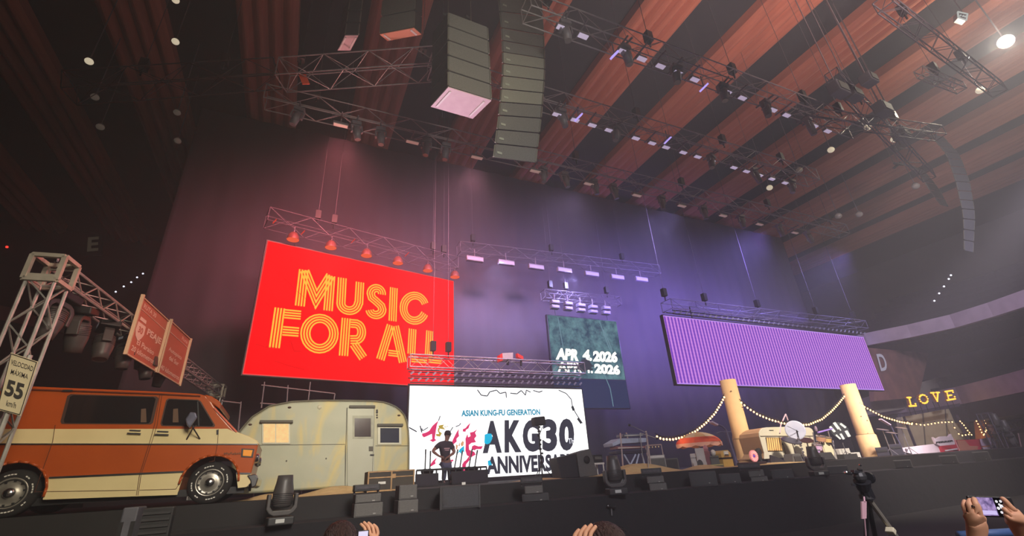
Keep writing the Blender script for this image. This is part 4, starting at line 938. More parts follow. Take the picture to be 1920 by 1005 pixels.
for i, (u0, u1, v, nm) in enumerate(((1156, 1210, 842, 'lower keyboard on the two tier stand, reddish case'), (1168, 1208, 819, 'thin keyboard lying on the upper shelf of the stand'))):
    rr = empty('keyboard', at((u0+u1)/2, v, Y), nm, 'keyboard'); 
    part(MB().slab([at(u0, v, Y-.02), at(u1, v-2, Y-.02), at(u1, v-6, Y-.02), at(u0, v-5, Y-.02)], (0, .35, 0)), 'case', mat('keyboard_red' if i == 0 else 'keyboard_grey', (150, 96, 96) if i == 0 else (110, 116, 134), .4), rr, bevel=.006)
    part(MB().slab([at(u0+3, v-1, Y-.03), at(u1-3, v-3, Y-.03), at(u1-3, v-4, Y-.03), at(u0+3, v-3, Y-.03)], (0, .01, 0)), 'keys', WHT, rr)
# side table left of it
Y = 12.6; r = empty('side_table', (at(1127, 890, Y).x, Y, DECK), 'small white legged table with gear left of the keyboard lamp', 'table')
xa, xb = at(1117, 890, Y).x, at(1136, 890, Y).x; zt = at(1125, 869, Y).z
part(MB().box(((xa+xb)/2, Y+.2, zt), (xb-xa, .4, .05)), 'table_top', WHT, r)
for x in (xa+.03, xb-.03):
    for y in (.03, .37): part(MB().tube((x, Y+y, DECK), (x, Y+y, zt), .02, 5), 'leg', WHT, r)
rr = empty('mixer_box', ((xa+xb)/2, Y+.2, zt+.025), 'dark little rack of gear standing on the white legged table', 'music gear'); part(MB().box(((xa+xb)/2, Y+.2, zt+.14), (.34, .3, .22)), 'case', DKG, rr, bevel=.01); part(MB().box(((xa+xb)/2, Y+.04, zt+.16), (.24, .02, .08)), 'panel', GRY, rr)
# amplifiers
r, cx, w_, zt = boxthing('amplifier', 1217, 1250, 876, 853, 12.5, .5, DECK, mat('amp_pale', (150, 148, 142), .6, noise=(8, .2), rgb2=(134, 132, 128)), 'pale grey guitar amplifier with a rail of bells on top', 'amplifier')
part(MB().box((cx, 12.49, DECK+(zt-DECK)*.42), (w_*.9, .02, (zt-DECK)*.7)), 'grille', GRY, r); part(MB().box((cx, 12.49, zt-.05), (w_*.9, .02, .07)), 'control_strip', WHT, r)
Y = 12.5; rl = MB(); z2 = at(1230, 834, Y).z
for x in (cx-w_*.5, cx+w_*.42): part(MB().tube((x, Y+.05, zt), (x, Y+.05, z2), .02, 6), 'rail_post', PK, r)
part(MB().tube((cx-w_*.5, Y+.05, z2), (cx+w_*.42, Y+.05, z2), .02, 6), 'top_rail', PK, r)
for k in range(4): part(MB().ball((cx-w_*.3+k*.13, Y+.05, z2-.06), .03, 6), 'bell', mat('bell_brass', (220, 190, 130), .3, .8), r)
r, cx, w_, zt = boxthing('amplifier', 1248, 1274, 877, 859, 12.45, .4, DECK, GRY, 'small dark speckled amplifier right of the pale one', 'amplifier'); part(MB().box((cx, 12.44, (zt+DECK)/2), (w_*.85, .02, (zt-DECK)*.8)), 'grille', CABD, r)
# parasol with striped fringe
Y = 13.2; c0 = at(1310, 832, Y); tp = at(1303, 811, Y)
r = empty('parasol', (tp.x, Y+.9, DECK), 'orange and cream beach parasol with a scalloped fringe', 'parasol')
rad = (at(1353, 832, Y).x-at(1266, 832, Y).x)/2; cx = at(1310, 832, Y+.9).x; rad = (at(1353, 832, Y+.9).x-at(1266, 832, Y+.9).x)/2*math.cos(math.atan2(cx, Y+.9)); zr = at(1310, 831, Y+.9).z; H_ = at(1303, 811, Y+.9).z-zr
part(MB().tube((cx, Y+.9, DECK), (cx, Y+.9, tp.z+.06), .025, 8), 'pole', ALU, r)
def gore(k, n, r0, r1, m_, name):
    mb = MB(); vs = []; J = 6
    for j in range(J+1):
        q = r0+(r1-r0)*j/J
        for i in range(5):
            t = 2*math.pi*(k+i/4)/n; sag = (1-.03*math.sin(math.pi*i/4)*q)
            vs.append((cx+rad*q*sag*math.cos(t), Y+.9+rad*q*sag*math.sin(t), zr+H_*max(0,math.cos(q*math.pi/2))**.6 if q < 1 else zr))
    mb.add(vs, [(j*5+i, j*5+i+1, (j+1)*5+i+1, (j+1)*5+i) for j in range(J) for i in range(4)])
    p_ = part(mb, name, m_, r); s_ = p_.modifiers.new('t', 'SOLIDIFY'); s_.thickness = .01
PC = mat('parasol_cream', (206, 190, 160), .8, noise=(4, .2), rgb2=(190, 170, 140)); PO = mat('parasol_orange', (222, 92, 52), .8, noise=(4, .2), rgb2=(204, 72, 50))
for k in range(10): gore(k, 10, 0.02, .8, PC if k % 2 else mat('parasol_tan', (196, 160, 110), .8), 'canopy_panel'); gore(k, 10, .8, 1, PO, 'canopy_border')
fr = MB(); n_ = 60
for i in range(n_):
    t0, t1 = 2*math.pi*i/n_, 2*math.pi*(i+1)/n_; dz = .09+.06*abs(math.sin(i*math.pi/6)); dz2 = .09+.06*abs(math.sin((i+1)*math.pi/6))
    a = Vector((cx+rad*math.cos(t0), Y+.9+rad*math.sin(t0), zr)); b = Vector((cx+rad*math.cos(t1), Y+.9+rad*math.sin(t1), zr)); fr.add([a, b, b-Vector((0, 0, dz2)), a-Vector((0, 0, dz))], [(0, 1, 2, 3)])
p_ = part(fr, 'fringe', mat('fringe_pink', (238, 176, 150), .8), r); p_.modifiers.new('t', 'SOLIDIFY').thickness = .01
# junk under the parasol
J = mat('cool_box_white', (206, 202, 196), .6, noise=(4, .2), rgb2=(188, 184, 178))
def junk(name, u0, u1, vb, vt, Y, dep, m, lab, cat='box'):
    r, cx, w_, zt = boxthing(name, u0, u1, vb, vt, Y, dep, DECK, m, lab, cat, .03); return r, cx, w_, zt
r, cx, w_, zt = junk('ice_box', 1299, 1312, 880, 850, 12.9, .45, J, 'tall white ice box at the left under the parasol'); part(MB().box((cx, 12.89, zt-.14), (w_*.96, .02, .015)), 'lid_line', DKG, r)
r, cx, w_, zt = junk('scooter_cowl', 1302, 1328, 881, 866, 12.5, .5, J, 'low white wheel arch shaped box under the parasol', 'box')
part(MB().lathe([(.001, .02), (.13, .02), (.14, -.01)], (cx, 12.5, DECK+.15), (0, -1, 0), 20), 'round_opening', DKG, r)
r, cx, w_, zt = junk('menu_board', 1306, 1323, 860, 840, 12.7, .06, J, 'white leaning board above the white boxes'); part(MB().box((cx, 12.74, (zt+DECK)/2-.1), (.05, .05, zt-DECK-.2)), 'post', WHT, r)
r, cx, w_, zt = junk('teal_crate', 1313, 1324, 879, 853, 12.85, .4, mat('teal_plastic', (96, 124, 128), .6), 'teal crate between the white boxes under the parasol'); part(MB().box((cx, 12.84, zt-.1), (w_*.8, .02, .04)), 'handle_slot', BLK, r)
r, cx, w_, zt = junk('maroon_barrel', 1325, 1337, 878, 845, 13.0, .4, mat('maroon_cloth', (122, 72, 80), .8, noise=(4, .3), rgb2=(150, 96, 96)), 'maroon cloth covered bin under the middle of the parasol'); part(MB().ball((cx, 13.15, zt+.08), .13, 8), 'bundle', mat('pink_bundle', (190, 130, 136), .8), r)
r, cx, w_, zt = junk('grey_chest', 1335, 1352, 878, 854, 12.8, .45, GRY, 'grey chest left of the yellow fuel pump'); part(MB().box((cx, 12.79, zt-.06), (w_, .02, .03)), 'lid', DKG, r)
part(MB().ball((cx, 12.95, zt+.1), .12, 10, (1.1, 1, .9)), 'white_ball', WHT, r)
r, cx, w_, zt = junk('low_case', 1330, 1358, 881, 871, 12.3, .4, mat('olive_case', (112, 108, 84), .7), 'low olive case with a yellow edge at the front under the parasol'); part(MB().box((cx, 12.29, zt-.01), (w_, .02, .03)), 'edge', mat('yellow_edge', (200, 190, 120), .6), r)
Y = 12.7; r = empty('fuel_pump', (at(1368, 878, Y).x, Y, DECK), 'old yellow fuel pump beside the dark street lamp', 'fuel pump')
YL = mat('pump_yellow', (212, 176, 96), .5, noise=(3, .3), rgb2=(190, 150, 76)); xa, xb = at(1358, 878, Y).x, at(1377, 878, Y).x; cx = (xa+xb)/2; z1, z2 = at(1365, 860, Y).z, at(1365, 844, Y).z
part(MB().box((cx, Y+.15, (DECK+z1)/2), (xb-xa, .35, z1-DECK)), 'lower_cabinet', YL, r, bevel=.02)
part(MB().box((cx, Y+.15, z1+.02), (xb-xa+.03, .38, .05)), 'band', BLK, r)
part(MB().slab([Vector((xa, Y, z1+.04)), Vector((xb, Y, z1+.04)), Vector((xb, Y, z2-.1)), Vector((xb-.1, Y, z2)), Vector((xa+.1, Y, z2)), Vector((xa, Y, z2-.1))], (0, .33, 0)), 'upper_cabinet', YL, r, bevel=.015)
part(MB().box((cx, Y-.01, z1+.18), (.22, .02, .14)), 'dial', WHT, r); part(MB().box((cx, Y-.01, DECK+.35), (.2, .02, .12)), 'emblem', mat('pump_brown', (150, 110, 60), .6), r)
part(MB().path([(xb, Y+.1, z1-.05), (xb+.1, Y+.05, z1-.3), (xb+.06, Y+.05, DECK+.2), (xb+.02, Y, DECK+.35)], .02, 6), 'hose', BLK, r)
# street lamps
def streetlamp(base, pts, head, Y, lab, cross=None):
    r = empty('street_lamp', (at(*base, Y).x, Y, DECK), lab, 'street lamp'); SLM = mat('lamp_post_slate', (84, 80, 110), .5, .3)
    b = Vector((at(*base, Y).x, Y, DECK)); t = at(*pts[0], Y); part(MB().tube(b, b.lerp(t, .45), .09, 10, .07).tube(b.lerp(t, .45), t, .05, 8, .035), 'post', SLM, r)
    part(MB().path([at(*q, Y) for q in pts], .03, 6), 'arm', SLM, r)
    part(MB().bar(at(*head[0], Y), at(*head[1], Y), .16, .07), 'lamp_head', mat('lamp_head_pink', (190, 168, 190), .4), r, bevel=.02)
    if cross: part(MB().path([at(*q, Y) for q in cross], .02, 5), 'cross_arm', SLM, r)
streetlamp((1382, 876), [(1361, 806), (1354, 799), (1343, 795)], [(1332, 791), (1344, 797)], 12.9, 'slate street lamp with curved arm left of the first column', [(1343, 813), (1350, 810), (1370, 810)])
streetlamp((1700, 862), [(1686, 830), (1672, 802), (1666, 794)], [(1650, 786), (1668, 797)], 14.2, 'street lamp with a pale head right of the second column')
# columns
COLM = mat('plaster_column', (226, 188, 134), .8, noise=(1.6, .3), rgb2=(212, 172, 120), bump=(9, .3))
for (ut, vt, ub, vb, wt, wb, lab) in ((1371, 727, 1399, 868, 22, 36, 'tall plaster column under the left end of the violet screen'), (1597, 733, 1636, 864, 24, 37, 'tall plaster column under the right end of the violet screen')):
    Y = 14.6; b = at(ub, vb, Y); t = at(ut, vt, Y); rb_ = (at(ub+wb/2, vb, Y).x-at(ub-wb/2, vb, Y).x)/2*.85; rt_ = rb_*.94; x_ = (b.x+t.x)/2; cf = Y/math.hypot(x_, Y); rb_ *= cf/.85; rt_ *= cf/.85
    zt = 5.18
    r = empty('column', (x_, Y, DECK), lab, 'column')
    part(MB().lathe([(rb_, 0), (rb_*1.0, .05), (rb_*.98, (zt-DECK)*.3), (rb_*.97, (zt-DECK)*.305), (rt_, zt-DECK), (.01, zt-DECK)], (x_, Y, DECK), n=32), 'shaft', COLM, r, smooth=True)
    part(MB().lathe([(rb_*1.0, 0), (rb_*1.01, .02), (rb_*1.0, .04)], (x_, Y, DECK+(zt-DECK)*.29), n=32), 'joint_band', mat('column_joint', (170, 136, 96), .8), r, smooth=True)
    if ut > 1500: part(MB().lathe([(rb_*1.14, 0), (rb_*1.12, (zt-DECK)*.28), (rb_*1.0, (zt-DECK)*.29)], (x_, Y, DECK), n=32), 'base_drum', COLM, r, smooth=True)
    for k in range(5):
        t_ = random.uniform(3.9, 5.2); z = random.uniform(.6, 3.0); part(MB().ball((x_+rb_*.96*math.cos(t_), Y+rb_*.96*math.sin(t_), DECK+z), .035, 6, (1.4, .6, .9)), 'chip', mat('column_chip', (120, 92, 70), .9), r)
    CX = x_
# festoon string lights
BULB = glow('warm_bulb', (255, 190, 118), 6); WIRE = mat('black_wire', (30, 26, 26), .8)
def festoon(pix, Y, n, lab, s=1.0, sag=None, group=None):
    P_ = [at(u, v, Y) for u, v in pix]; r = empty('string_light', P_[0], lab, 'string lights')
    L = [0]; 
    for a, b in zip(P_, P_[1:]): L.append(L[-1]+(b-a).length)
    def pt(t):
        d_ = t*L[-1]; i = max(k for k in range(len(L)) if L[k] <= d_+1e-9); i = min(i, len(P_)-2); return P_[i].lerp(P_[i+1], (d_-L[i])/(L[i+1]-L[i]))
    pts = [pt(i/(n*2)) for i in range(n*2+1)]
    part(MB().path(pts, .012, 5), 'wire', WIRE, r)
    b0 = None
    for i in range(n):
        q = pt((i+.5)/n)
        if b0 is None:
            sk = part(MB().tube(q, q-Vector((0, 0, .06)), .02*s, 6), 'lamp_holder', BLK, r); b0 = part(MB().ball(q-Vector((0, 0, .1)), .036*s, 8, (1, 1, 1.25)), 'bulb', BULB, sk); q0 = q.copy(); hd, bd = sk, b0
        else:
            c = hd.copy(); COL.objects.link(c); c.location = hd.location+(q-q0); e_ = bd.copy(); COL.objects.link(e_); e_.parent = c
    m_ = pt(.5); light('festoon_glow', 'POINT', (m_.x, m_.y-.25, m_.z-.15), None, 16*n/30, (1, .62, .34), .5); a_ = pt(.2); light('festoon_glow', 'POINT', (a_.x, a_.y-.25, a_.z-.1), None, 12*n/30, (1, .62, .34), .5); a_ = pt(.8); light('festoon_glow', 'POINT', (a_.x, a_.y-.25, a_.z-.1), None, 12*n/30, (1, .62, .34), .5)
festoon([(1228, 812), (1240, 818), (1260, 819), (1282, 814), (1303, 804), (1322, 789), (1340, 770), (1352, 750), (1358, 738)], 14.3, 30, 'left swag of warm festoon bulbs rising to the first column')
festoon([(1386, 748), (1400, 760), (1420, 773), (1442, 782), (1465, 789), (1490, 793), (1515, 792), (1540, 782), (1558, 767), (1572, 752), (1583, 738)], 14.25, 44, 'middle swag of warm festoon bulbs between the two columns')
festoon([(1612, 755), (1632, 766), (1655, 778), (1685, 787), (1710, 792)], 14.25, 20, 'right swag of warm festoon bulbs leaving the second column')
festoon([(1697, 788), (1730, 794), (1760, 789), (1785, 788), (1789, 800), (1799, 814), (1818, 811)], 15.4, 18, 'string of warm bulbs sagging across the olive shop front', .9)
festoon([(1797, 785), (1806, 794), (1812, 803), (1822, 814)], 15.5, 7, 'short diagonal string of warm bulbs on the shop front', .9)
festoon([(1828, 784), (1834, 795), (1838, 806), (1843, 813), (1848, 803), (1846, 790), (1842, 783)], 15.5, 14, 'looped cluster of warm bulbs beside the orange post', .9)
r = empty('wooden_post', (at(1846, 800, 15.8).x, 15.8, DECK), 'orange lit timber post at the right of the light curtain', 'post'); part(MB().slab([at(1834, 766, 15.8), at(1845, 764, 15.8), at(1862, 815, 15.8), Vector((at(1862, 850, 15.8).x, 15.8, DECK)), Vector((at(1846, 850, 15.8).x, 15.8, DECK))], (0, .3, 0)), 'post', mat('orange_timber', (206, 134, 74), .7, noise=(3, .3), rgb2=(186, 114, 60)), r)
# LOVE marquee letters
LB = mat('marquee_shell', (170, 110, 60), .6)
segs = {'L': [[(.1, 1), (.5, 1)], [(.3, 1), (.3, 0)], [(.1, 0), (.9, 0), (.9, .22)]], 'O': [[(.5+.42*math.cos(t*math.pi/6), .5+.5*math.sin(t*math.pi/6)) for t in range(13)]],
        'V': [[(0, 1), (.36, 1)], [(.64, 1), (1, 1)], [(.16, 1), (.5, 0), (.84, 1)]], 'E': [[(.1, 1), (.9, 1), (.9, .8)], [(.25, 1), (.25, 0)], [(.25, .5), (.65, .5)], [(.1, 0), (.95, 0), (.95, .25)]]}
PL = (at(1710, 750, 15.5), at(1785, 750, 15.5))
for ch, u0, v0, u1, v1, lab in (('L', 1701, 762, 1716, 761, 'marquee letter L of glowing bulbs, first of LOVE'), ('O', 1722, 757, 1740, 756, 'round marquee letter O of glowing bulbs, second of LOVE'), ('V', 1747, 753, 1762, 752, 'marquee letter V of glowing bulbs, third of LOVE'), ('E', 1772, 751, 1789, 748, 'marquee letter E of glowing bulbs, last of LOVE')):
    Yl = 15.6; bl = at(u0, v0, Yl); br = at(u1, v1, Yl); H_ = .5
    tl = at(u0-4, v0-16, Yl); Z_ = tl-bl
    r = empty('marquee_letter', (bl+br)/2, lab, 'lit letter')
    mp_ = lambda x, z: bl+(br-bl)*x+Z_*z
    sh = MB(); bulbs = []
    for S_ in segs[ch]:
        for a, b in zip(S_, S_[1:]):
            p_, q_ = mp_(*a), mp_(*b); sh.bar(p_, q_, .13, .12, up=(0, 1, 0)); n_ = max(1, int((q_-p_).length/.10)); bulbs += [p_.lerp(q_, k/n_) for k in range(n_+1)]
    part(sh, 'letter_shell', LB, r)
    b0 = None
    for q in bulbs:
        if b0 is None: b0 = part(MB().ball(q+Vector((0, -.08, 0)), .05, 6), 'bulb', glow('amber_bulb', (255, 190, 60), 2.2), r); q0 = q.copy()
        else: c = b0.copy(); COL.objects.link(c); c.location = b0.location+(q-q0)
    for x_ in (.2, .8): part(MB().tube(Vector((mp_(x_, 0).x, Yl+.05, mp_(x_, 0).z)), Vector((mp_(x_, 0).x, Yl+.05, mp_(x_, 0).z-.5)), .02, 5), 'support', BLK, r)
r = empty('stall_beam', (at(1745, 768, 15.7).x, 15.7, DECK), 'dark timber beam carrying the LOVE letters', 'beam')
part(MB().slab([at(1690, 776, 15.7), at(1800, 756, 15.7), at(1800, 762, 15.7), at(1690, 782, 15.7)], (0, .2, 0)), 'beam', mat('beam_plum', (54, 46, 70), .8), r)
for u in (1695, 1796): part(MB().box((at(u, 778, 15.8).x, 15.85, (DECK+at(u, 778, 15.8).z)/2), (.1, .1, at(u, 778, 15.8).z-DECK)), 'post', mat('beam_plum', (54, 46, 70), .8), r)
# small cream caravan
def caravan():
    Y = 13.4; W = 1.9; S = lambda u, v: at(u, v, Y); CC = mat('caravan_cream', (206, 202, 184), .5, noise=(1.5, .3), rgb2=(206, 196, 162)); SH = mat('caravan_side', (186, 150, 112), .6, noise=(1.5, .3), rgb2=(170, 134, 100))
    # end wall faces the audience, body runs back to the left
    q = lambda x, y: S(1400+x*.14925, 760+y*.14925)
    ou = [q(155, 390), q(150, 345), q(165, 310), q(190, 288), q(240, 277), q(500, 270), q(780, 278), q(815, 300), q(830, 330), q(838, 370), q(820, 640), q(800, 745), q(320, 765), q(240, 765), q(215, 600)]
    for i, p_ in enumerate(ou):
        if p_.z < DECK+.25: p_.z = DECK+.18
    r = empty('small_caravan', (q(500, 0).x, Y+1, DECK), 'small cream caravan with tan side and curtained window behind the drum kit', 'caravan')
    off = at(1352+22, 818, Y+3.2)-S(1424, 806); off.z = 0
    bx = at(1376, 825, Y+1.5).x-S(1424, 806).x; part(MB().slab(ou, (bx, 1.5, 0)), 'body', SH, r, bevel=.05)
    part(MB().slab([p_+Vector((0, -.03, 0)) for p_ in ou], (0, .05, 0)), 'end_wall', CC, r, bevel=.02)
    part(MB().path([q(160, 388)+Vector((0, -.04, 0)), q(835, 385)+Vector((0, -.04, 0))], .018, 5), 'waist_moulding', mat('caravan_line', (120, 110, 96), .6), r)
    w_ = part(MB().slab([p_+Vector((0, -.045, 0)) for p_ in (q(225, 402), q(405, 405), q(440, 578), q(258, 582))], (0, .02, 0)), 'window', mat('caravan_window', (84, 66, 50), .4), r)
    for a in range(7):
        x0 = 236+a*27; part(MB().slab([p_+Vector((0, -.055, 0)) for p_ in (q(x0, 410), q(x0+17, 410), q(x0+38, 570), q(x0+18, 570))], (0, .006, 0)), 'curtain_fold', mat('curtain_amber', (226, 178, 110), .7, emit=((225, 170, 100), .3)), w_)
    part(MB().path([q(*p)+Vector((0, -.04, 0)) for p in ((440, 470), (530, 765))], .012, 5), 'panel_seam', mat('caravan_line', (120, 110, 96), .6), r)
    part(MB().slab([p_+Vector((0, -.05, 0)) for p_ in (q(273, 312), q(325, 312), q(325, 318), q(273, 318))], (0, .01, 0)), 'vent', DKG, r)
    for k, x0 in enumerate((435, 590, 720)): part(MB().ball(q(x0, 490 if k < 2 else 320)+Vector((0, -.05, 0)), .05, 8, (1, .4, .6)), 'latch', DKG, r)
    # aerial bracket on the roof
    part(MB().path([q(400, 350)+Vector((0, -.06, 0)), q(430, 235), q(385, 205)], .025, 5).path([q(450, 200), q(490, 110), q(520, 190)], .025, 5), 'aerial', mat('aerial_pink', (206, 176, 186), .5), r)
    part(MB().lathe([(.1, 0), (.26, 0), (.3, .05), (.3, .16), (.1, .16)], (q(270, 760).x, Y+.1, DECK+.3), (0, 1, 0), 20), 'wheel', RUB, r)
caravan()
# surfboard-like dark sail shapes in front of it
Y = 12.6; q = lambda x, y, Y=Y: at(1400+x*.14925, 760+y*.14925, Y)
r = empty('dark_fin_board', (q(400, 0).x, Y, DECK), 'black curved fin shaped board leaning before the cream caravan', 'board')
ou = [q(305, 622), q(360, 640), q(430, 670), q(500, 712), q(525, 745), q(322, 765)]
for p_ in ou[-2:]: p_.z = DECK+.01
part(MB().slab(ou, (0, .08, 0)), 'board', mat('fin_black', (44, 42, 50), .5, noise=(4, .2), rgb2=(56, 54, 60)), r, bevel=.01)
# pink ring light on a drum table
Y = 12.1; r = empty('ring_light', (at(1413, 862, Y).x, Y, at(1413, 866, Y).z), 'round pink ring light standing on the dark low table', 'lamp')
c = at(1412, 855, Y); R0 = .19
part(MB().lathe([(R0, 0), (R0, .05), (R0*.35, .05), (R0*.35, 0), (R0, 0)], c, (0, -1, 0), 28), 'ring', mat('ring_pink', (240, 150, 146), .5, emit=((240, 140, 140), .5)), r)
sp = MB()
for k in range(16): t = 2*math.pi*k/16; part(MB().bar(c+Vector((R0*.45*math.cos(t), -.055, R0*.45*math.sin(t))), c+Vector((R0*.95*math.cos(t), -.055, R0*.95*math.sin(t))), .008, .012), 'spoke', mat('ring_white', (255, 226, 222), .5, emit=((255, 220, 215), .5)), r)
part(MB().ball(c+Vector((0, -.03, 0)), .05, 10), 'hub', mat('hub_violet', (120, 96, 190), .4, emit=((120, 90, 200), .4)), r)
zt = at(1413, 866, Y).z; r = empty('drum_table', (c.x-.12, Y+.05, DECK), 'low dark table with legs under the pink ring light', 'table'); part(MB().box((c.x-.1, Y+.05, zt-.05), (.9, .5, .1)), 'table_top', mat('table_plum', (60, 44, 50), .6), r, bevel=.02)
for a in (-.4, .4):
    for b in (-.18, .18): part(MB().tube((c.x-.1+a*.95, Y+.05+b, DECK), (c.x-.1+a*.95, Y+.05+b, zt-.08), .025, 6), 'leg', BLK, r)
# drum kit ------------------------------------------------------
Y0 = 12.9; D = lambda x, y, Y=Y0: at(1400+x*.14925, 760+y*.14925, Y)
HW = mat('drum_hardware', (190, 186, 196), .25, .8)
def stand(p, lab_r, m=HW):
    part(MB().tube((p.x, p.y, DECK), p, .018, 6), 'stand', m, lab_r)
    for k in range(3): t = 2*math.pi*k/3+.4; part(MB().tube((p.x, p.y, DECK+.3), (p.x+.28*math.cos(t), p.y+.28*math.sin(t), DECK+.01), .013, 5), 'tripod_leg', m, lab_r)
def disc(c, R_, ax, m, name, r, th=.03, n=28): return part(MB().lathe([(.001, th), (R_*.92, th), (R_, th*.5), (R_, 0), (.001, 0)], c, ax, n), name, m, r)
p = D(610, 312, 12.6); r = empty('round_reflector', (p.x, 12.6, DECK), 'large round white disc on a stand in front of the cream caravan', 'disc')
disc(p, .36, (-p.x, -p.y, .5), mat('disc_white', (214, 216, 232), .4, noise=(3, .2), rgb2=(190, 194, 216)), 'disc', r); part(MB().tube(D(510, 262, 12.5), D(650, 328, 12.5), .01, 5).tube(p+Vector((0, -.06, 0)), D(680, 520, 12.55), .022, 6), 'boom', BLK, r); stand(D(690, 560, 12.6), r)
for k in range(5): part(MB().ball(D(650+k*14, 420+k*42, 12.5), .05, 6), 'clamp', HW, r)
p = D(560, 445, 12.5); r = empty('cymbal', (p.x+.1, 12.5, DECK), 'dark cymbal tilted on its stand below the white disc', 'cymbal'); disc(p, .36, (-.1, -.5, 1), mat('cymbal_dark', (66, 58, 66), .3, .7), 'cymbal_plate', r, .02); stand(p+Vector((.02, 0, 0)), r)
p = D(745, 440, 12.8); r = empty('cymbal', (p.x, 12.8, DECK), 'brown cymbal left of the chrome drum hardware', 'cymbal'); disc(p, .26, (-.3, -.4, 1), mat('cymbal_brown', (104, 76, 66), .3, .7), 'cymbal_plate', r, .02); stand(p, r)
p = D(1170, 322, 13.2); r = empty('round_reflector', (p.x, 13.2, DECK), 'round black and white patterned disc on a stand right of the drum kit', 'disc')
disc(p, .36, (-p.x*.6, -p.y, .5), mat('disc_dark', (44, 48, 54), .4), 'disc', r)
for (x0, y0, x1, y1, w0) in ((1075, 260, 1110, 330, .1), (1135, 215, 1165, 300, .12), (1200, 235, 1245, 290, .09), (1235, 325, 1250, 400, .12), (1170, 290, 1180, 320, .05), (1110, 365, 1145, 420, .07), (1165, 355, 1180, 425, .09)):
    nn_ = Vector((-p.x*.6, -p.y, .5)).normalized(); uu_ = Vector((-nn_.y, nn_.x, 0)).normalized(); pp_ = lambda x, y: p+nn_*.04+uu_*(x-1170)*.0034+nn_.cross(uu_)*(322-y)*.0034; part(MB().bar(pp_(x0, y0), pp_(x1, y1), .01, w0, up=nn_.cross((pp_(x1, y1)-pp_(x0, y0)).normalized())), 'white_patch', mat('patch_white', (214, 224, 226), .5), r)
stand(D(1205, 470, 13.2), r)
r = empty('drum_kit', (D(1000, 700).x, Y0, DECK), 'drum kit with cream bass drum head and sparkling chrome hardware beneath the festoon', 'drum kit')
c = D(1040, 610, 12.9); c.z = max(c.z, DECK+.36)
bd = part(MB().lathe([(.3, 0), (.34, 0), (.34, .5), (.3, .5), (.001, .5)], c+Vector((0, .5, 0)), (0, -1, 0), 28), 'bass_drum', mat('drum_shell', (96, 70, 66), .4), r, smooth=False)
disc(c+Vector((0, .0, 0)), .33, (0, -1, 0), mat('drum_head', (226, 214, 178), .5), 'drum_head', r, .015)
for (x, y, rr_, hh, m_, nm) in ((900, 560, .14, .2, mat('tom_pink', (206, 170, 200), .4), 'snare_drum'), (935, 450, .17, .2, mat('tom_tan', (186, 140, 110), .4), 'tom_drum'), (1010, 460, .16, .18, mat('tom_gold', (216, 176, 110), .4), 'tom_drum'), (880, 620, .12, .2, mat('tom_lilac', (190, 160, 206), .4), 'tom_drum')):
    p_ = D(x, y); dr = part(MB().lathe([(.001, hh), (rr_, hh), (rr_, 0), (.001, 0)], p_, (.1, -.25, 1), 18), nm, m_, r); part(MB().lathe([(rr_*.98, hh+.02), (rr_*1.06, hh+.02), (rr_*1.06, hh-.02)], p_, (.1, -.25, 1), 18), 'hoop', HW, dr)
    part(MB().tube((p_.x, p_.y+.1, DECK), p_+Vector((0, .1, 0)), .018, 6), 'stand', HW, r)
for (x0, y0, x1, y1) in ((1025, 325, 1050, 420), (1050, 420, 1150, 650), (830, 340, 860, 500), (1085, 440, 1105, 560), (760, 470, 800, 640)):
    part(MB().tube(D(x0, y0), D(x1, y1), .02, 6), 'stand', HW, r)
for k in range(14): part(MB().ball(D(random.uniform(820, 1090), random.uniform(420, 500)), .03, 6), 'wing_nut', HW, r)
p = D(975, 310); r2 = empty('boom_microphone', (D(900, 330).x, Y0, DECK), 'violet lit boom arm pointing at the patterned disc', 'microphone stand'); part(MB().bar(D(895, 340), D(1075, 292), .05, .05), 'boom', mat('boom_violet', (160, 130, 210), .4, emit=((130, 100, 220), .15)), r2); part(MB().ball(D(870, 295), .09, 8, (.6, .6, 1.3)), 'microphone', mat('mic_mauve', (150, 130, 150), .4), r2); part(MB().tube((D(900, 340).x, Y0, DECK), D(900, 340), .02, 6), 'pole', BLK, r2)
for (x0, x1, yt, Y, lab) in ((590, 730, 605, 12.3, 'grey upright monitor case in front of the white disc stand'), (905, 1150, 588, 12.0, 'dark wedge monitor in front of the bass drum')):
    a, b = D(x0, 740, Y), D(x1, 740, Y); zt = D((x0+x1)/2, yt, Y).z; r = empty('stage_monitor', ((a.x+b.x)/2, Y, DECK), lab, 'speaker'); w_ = b.x-a.x
    part(MB().slab([Vector((a.x, Y, DECK)), Vector((b.x, Y, DECK)), Vector((b.x-w_*.15, Y, zt)), Vector((a.x+w_*.2, Y, zt))], (0, .4, 0)), 'cabinet', CAB if x0 < 700 else CABD, r, bevel=.02); part(MB().box(((a.x+b.x)/2, Y-.01, (zt+DECK)/2-.03), (w_*.6, .02, (zt-DECK)*.6)), 'grille', CABD, r)
# white stepped box right of the drums
Y = 13.4; r = empty('electric_organ', (D(1330, 690, Y).x, Y, DECK), 'white stepped electric organ left of the second column', 'organ')
for x0, x1, yt in ((1205, 1270, 545), (1265, 1340, 540), (1300, 1455, 595)):
    a, b = D(x0, 690, Y), D(x1, 690, Y); zt = D(x0, yt, Y).z; part(MB().box(((a.x+b.x)/2, Y+.2, (zt+DECK)/2), (b.x-a.x, .4, zt-DECK)), 'cabinet', WHT, r, bevel=.015)
part(MB().box((D(1400, 660, Y).x, Y-.01, D(1400, 660, Y).z), (.3, .02, .06)), 'keys', BLK, r); part(MB().box((D(1280, 690, 12.7).x, 12.7, DECK+.09), (.9, .3, .18)), 'pedal_case', CABD, r)
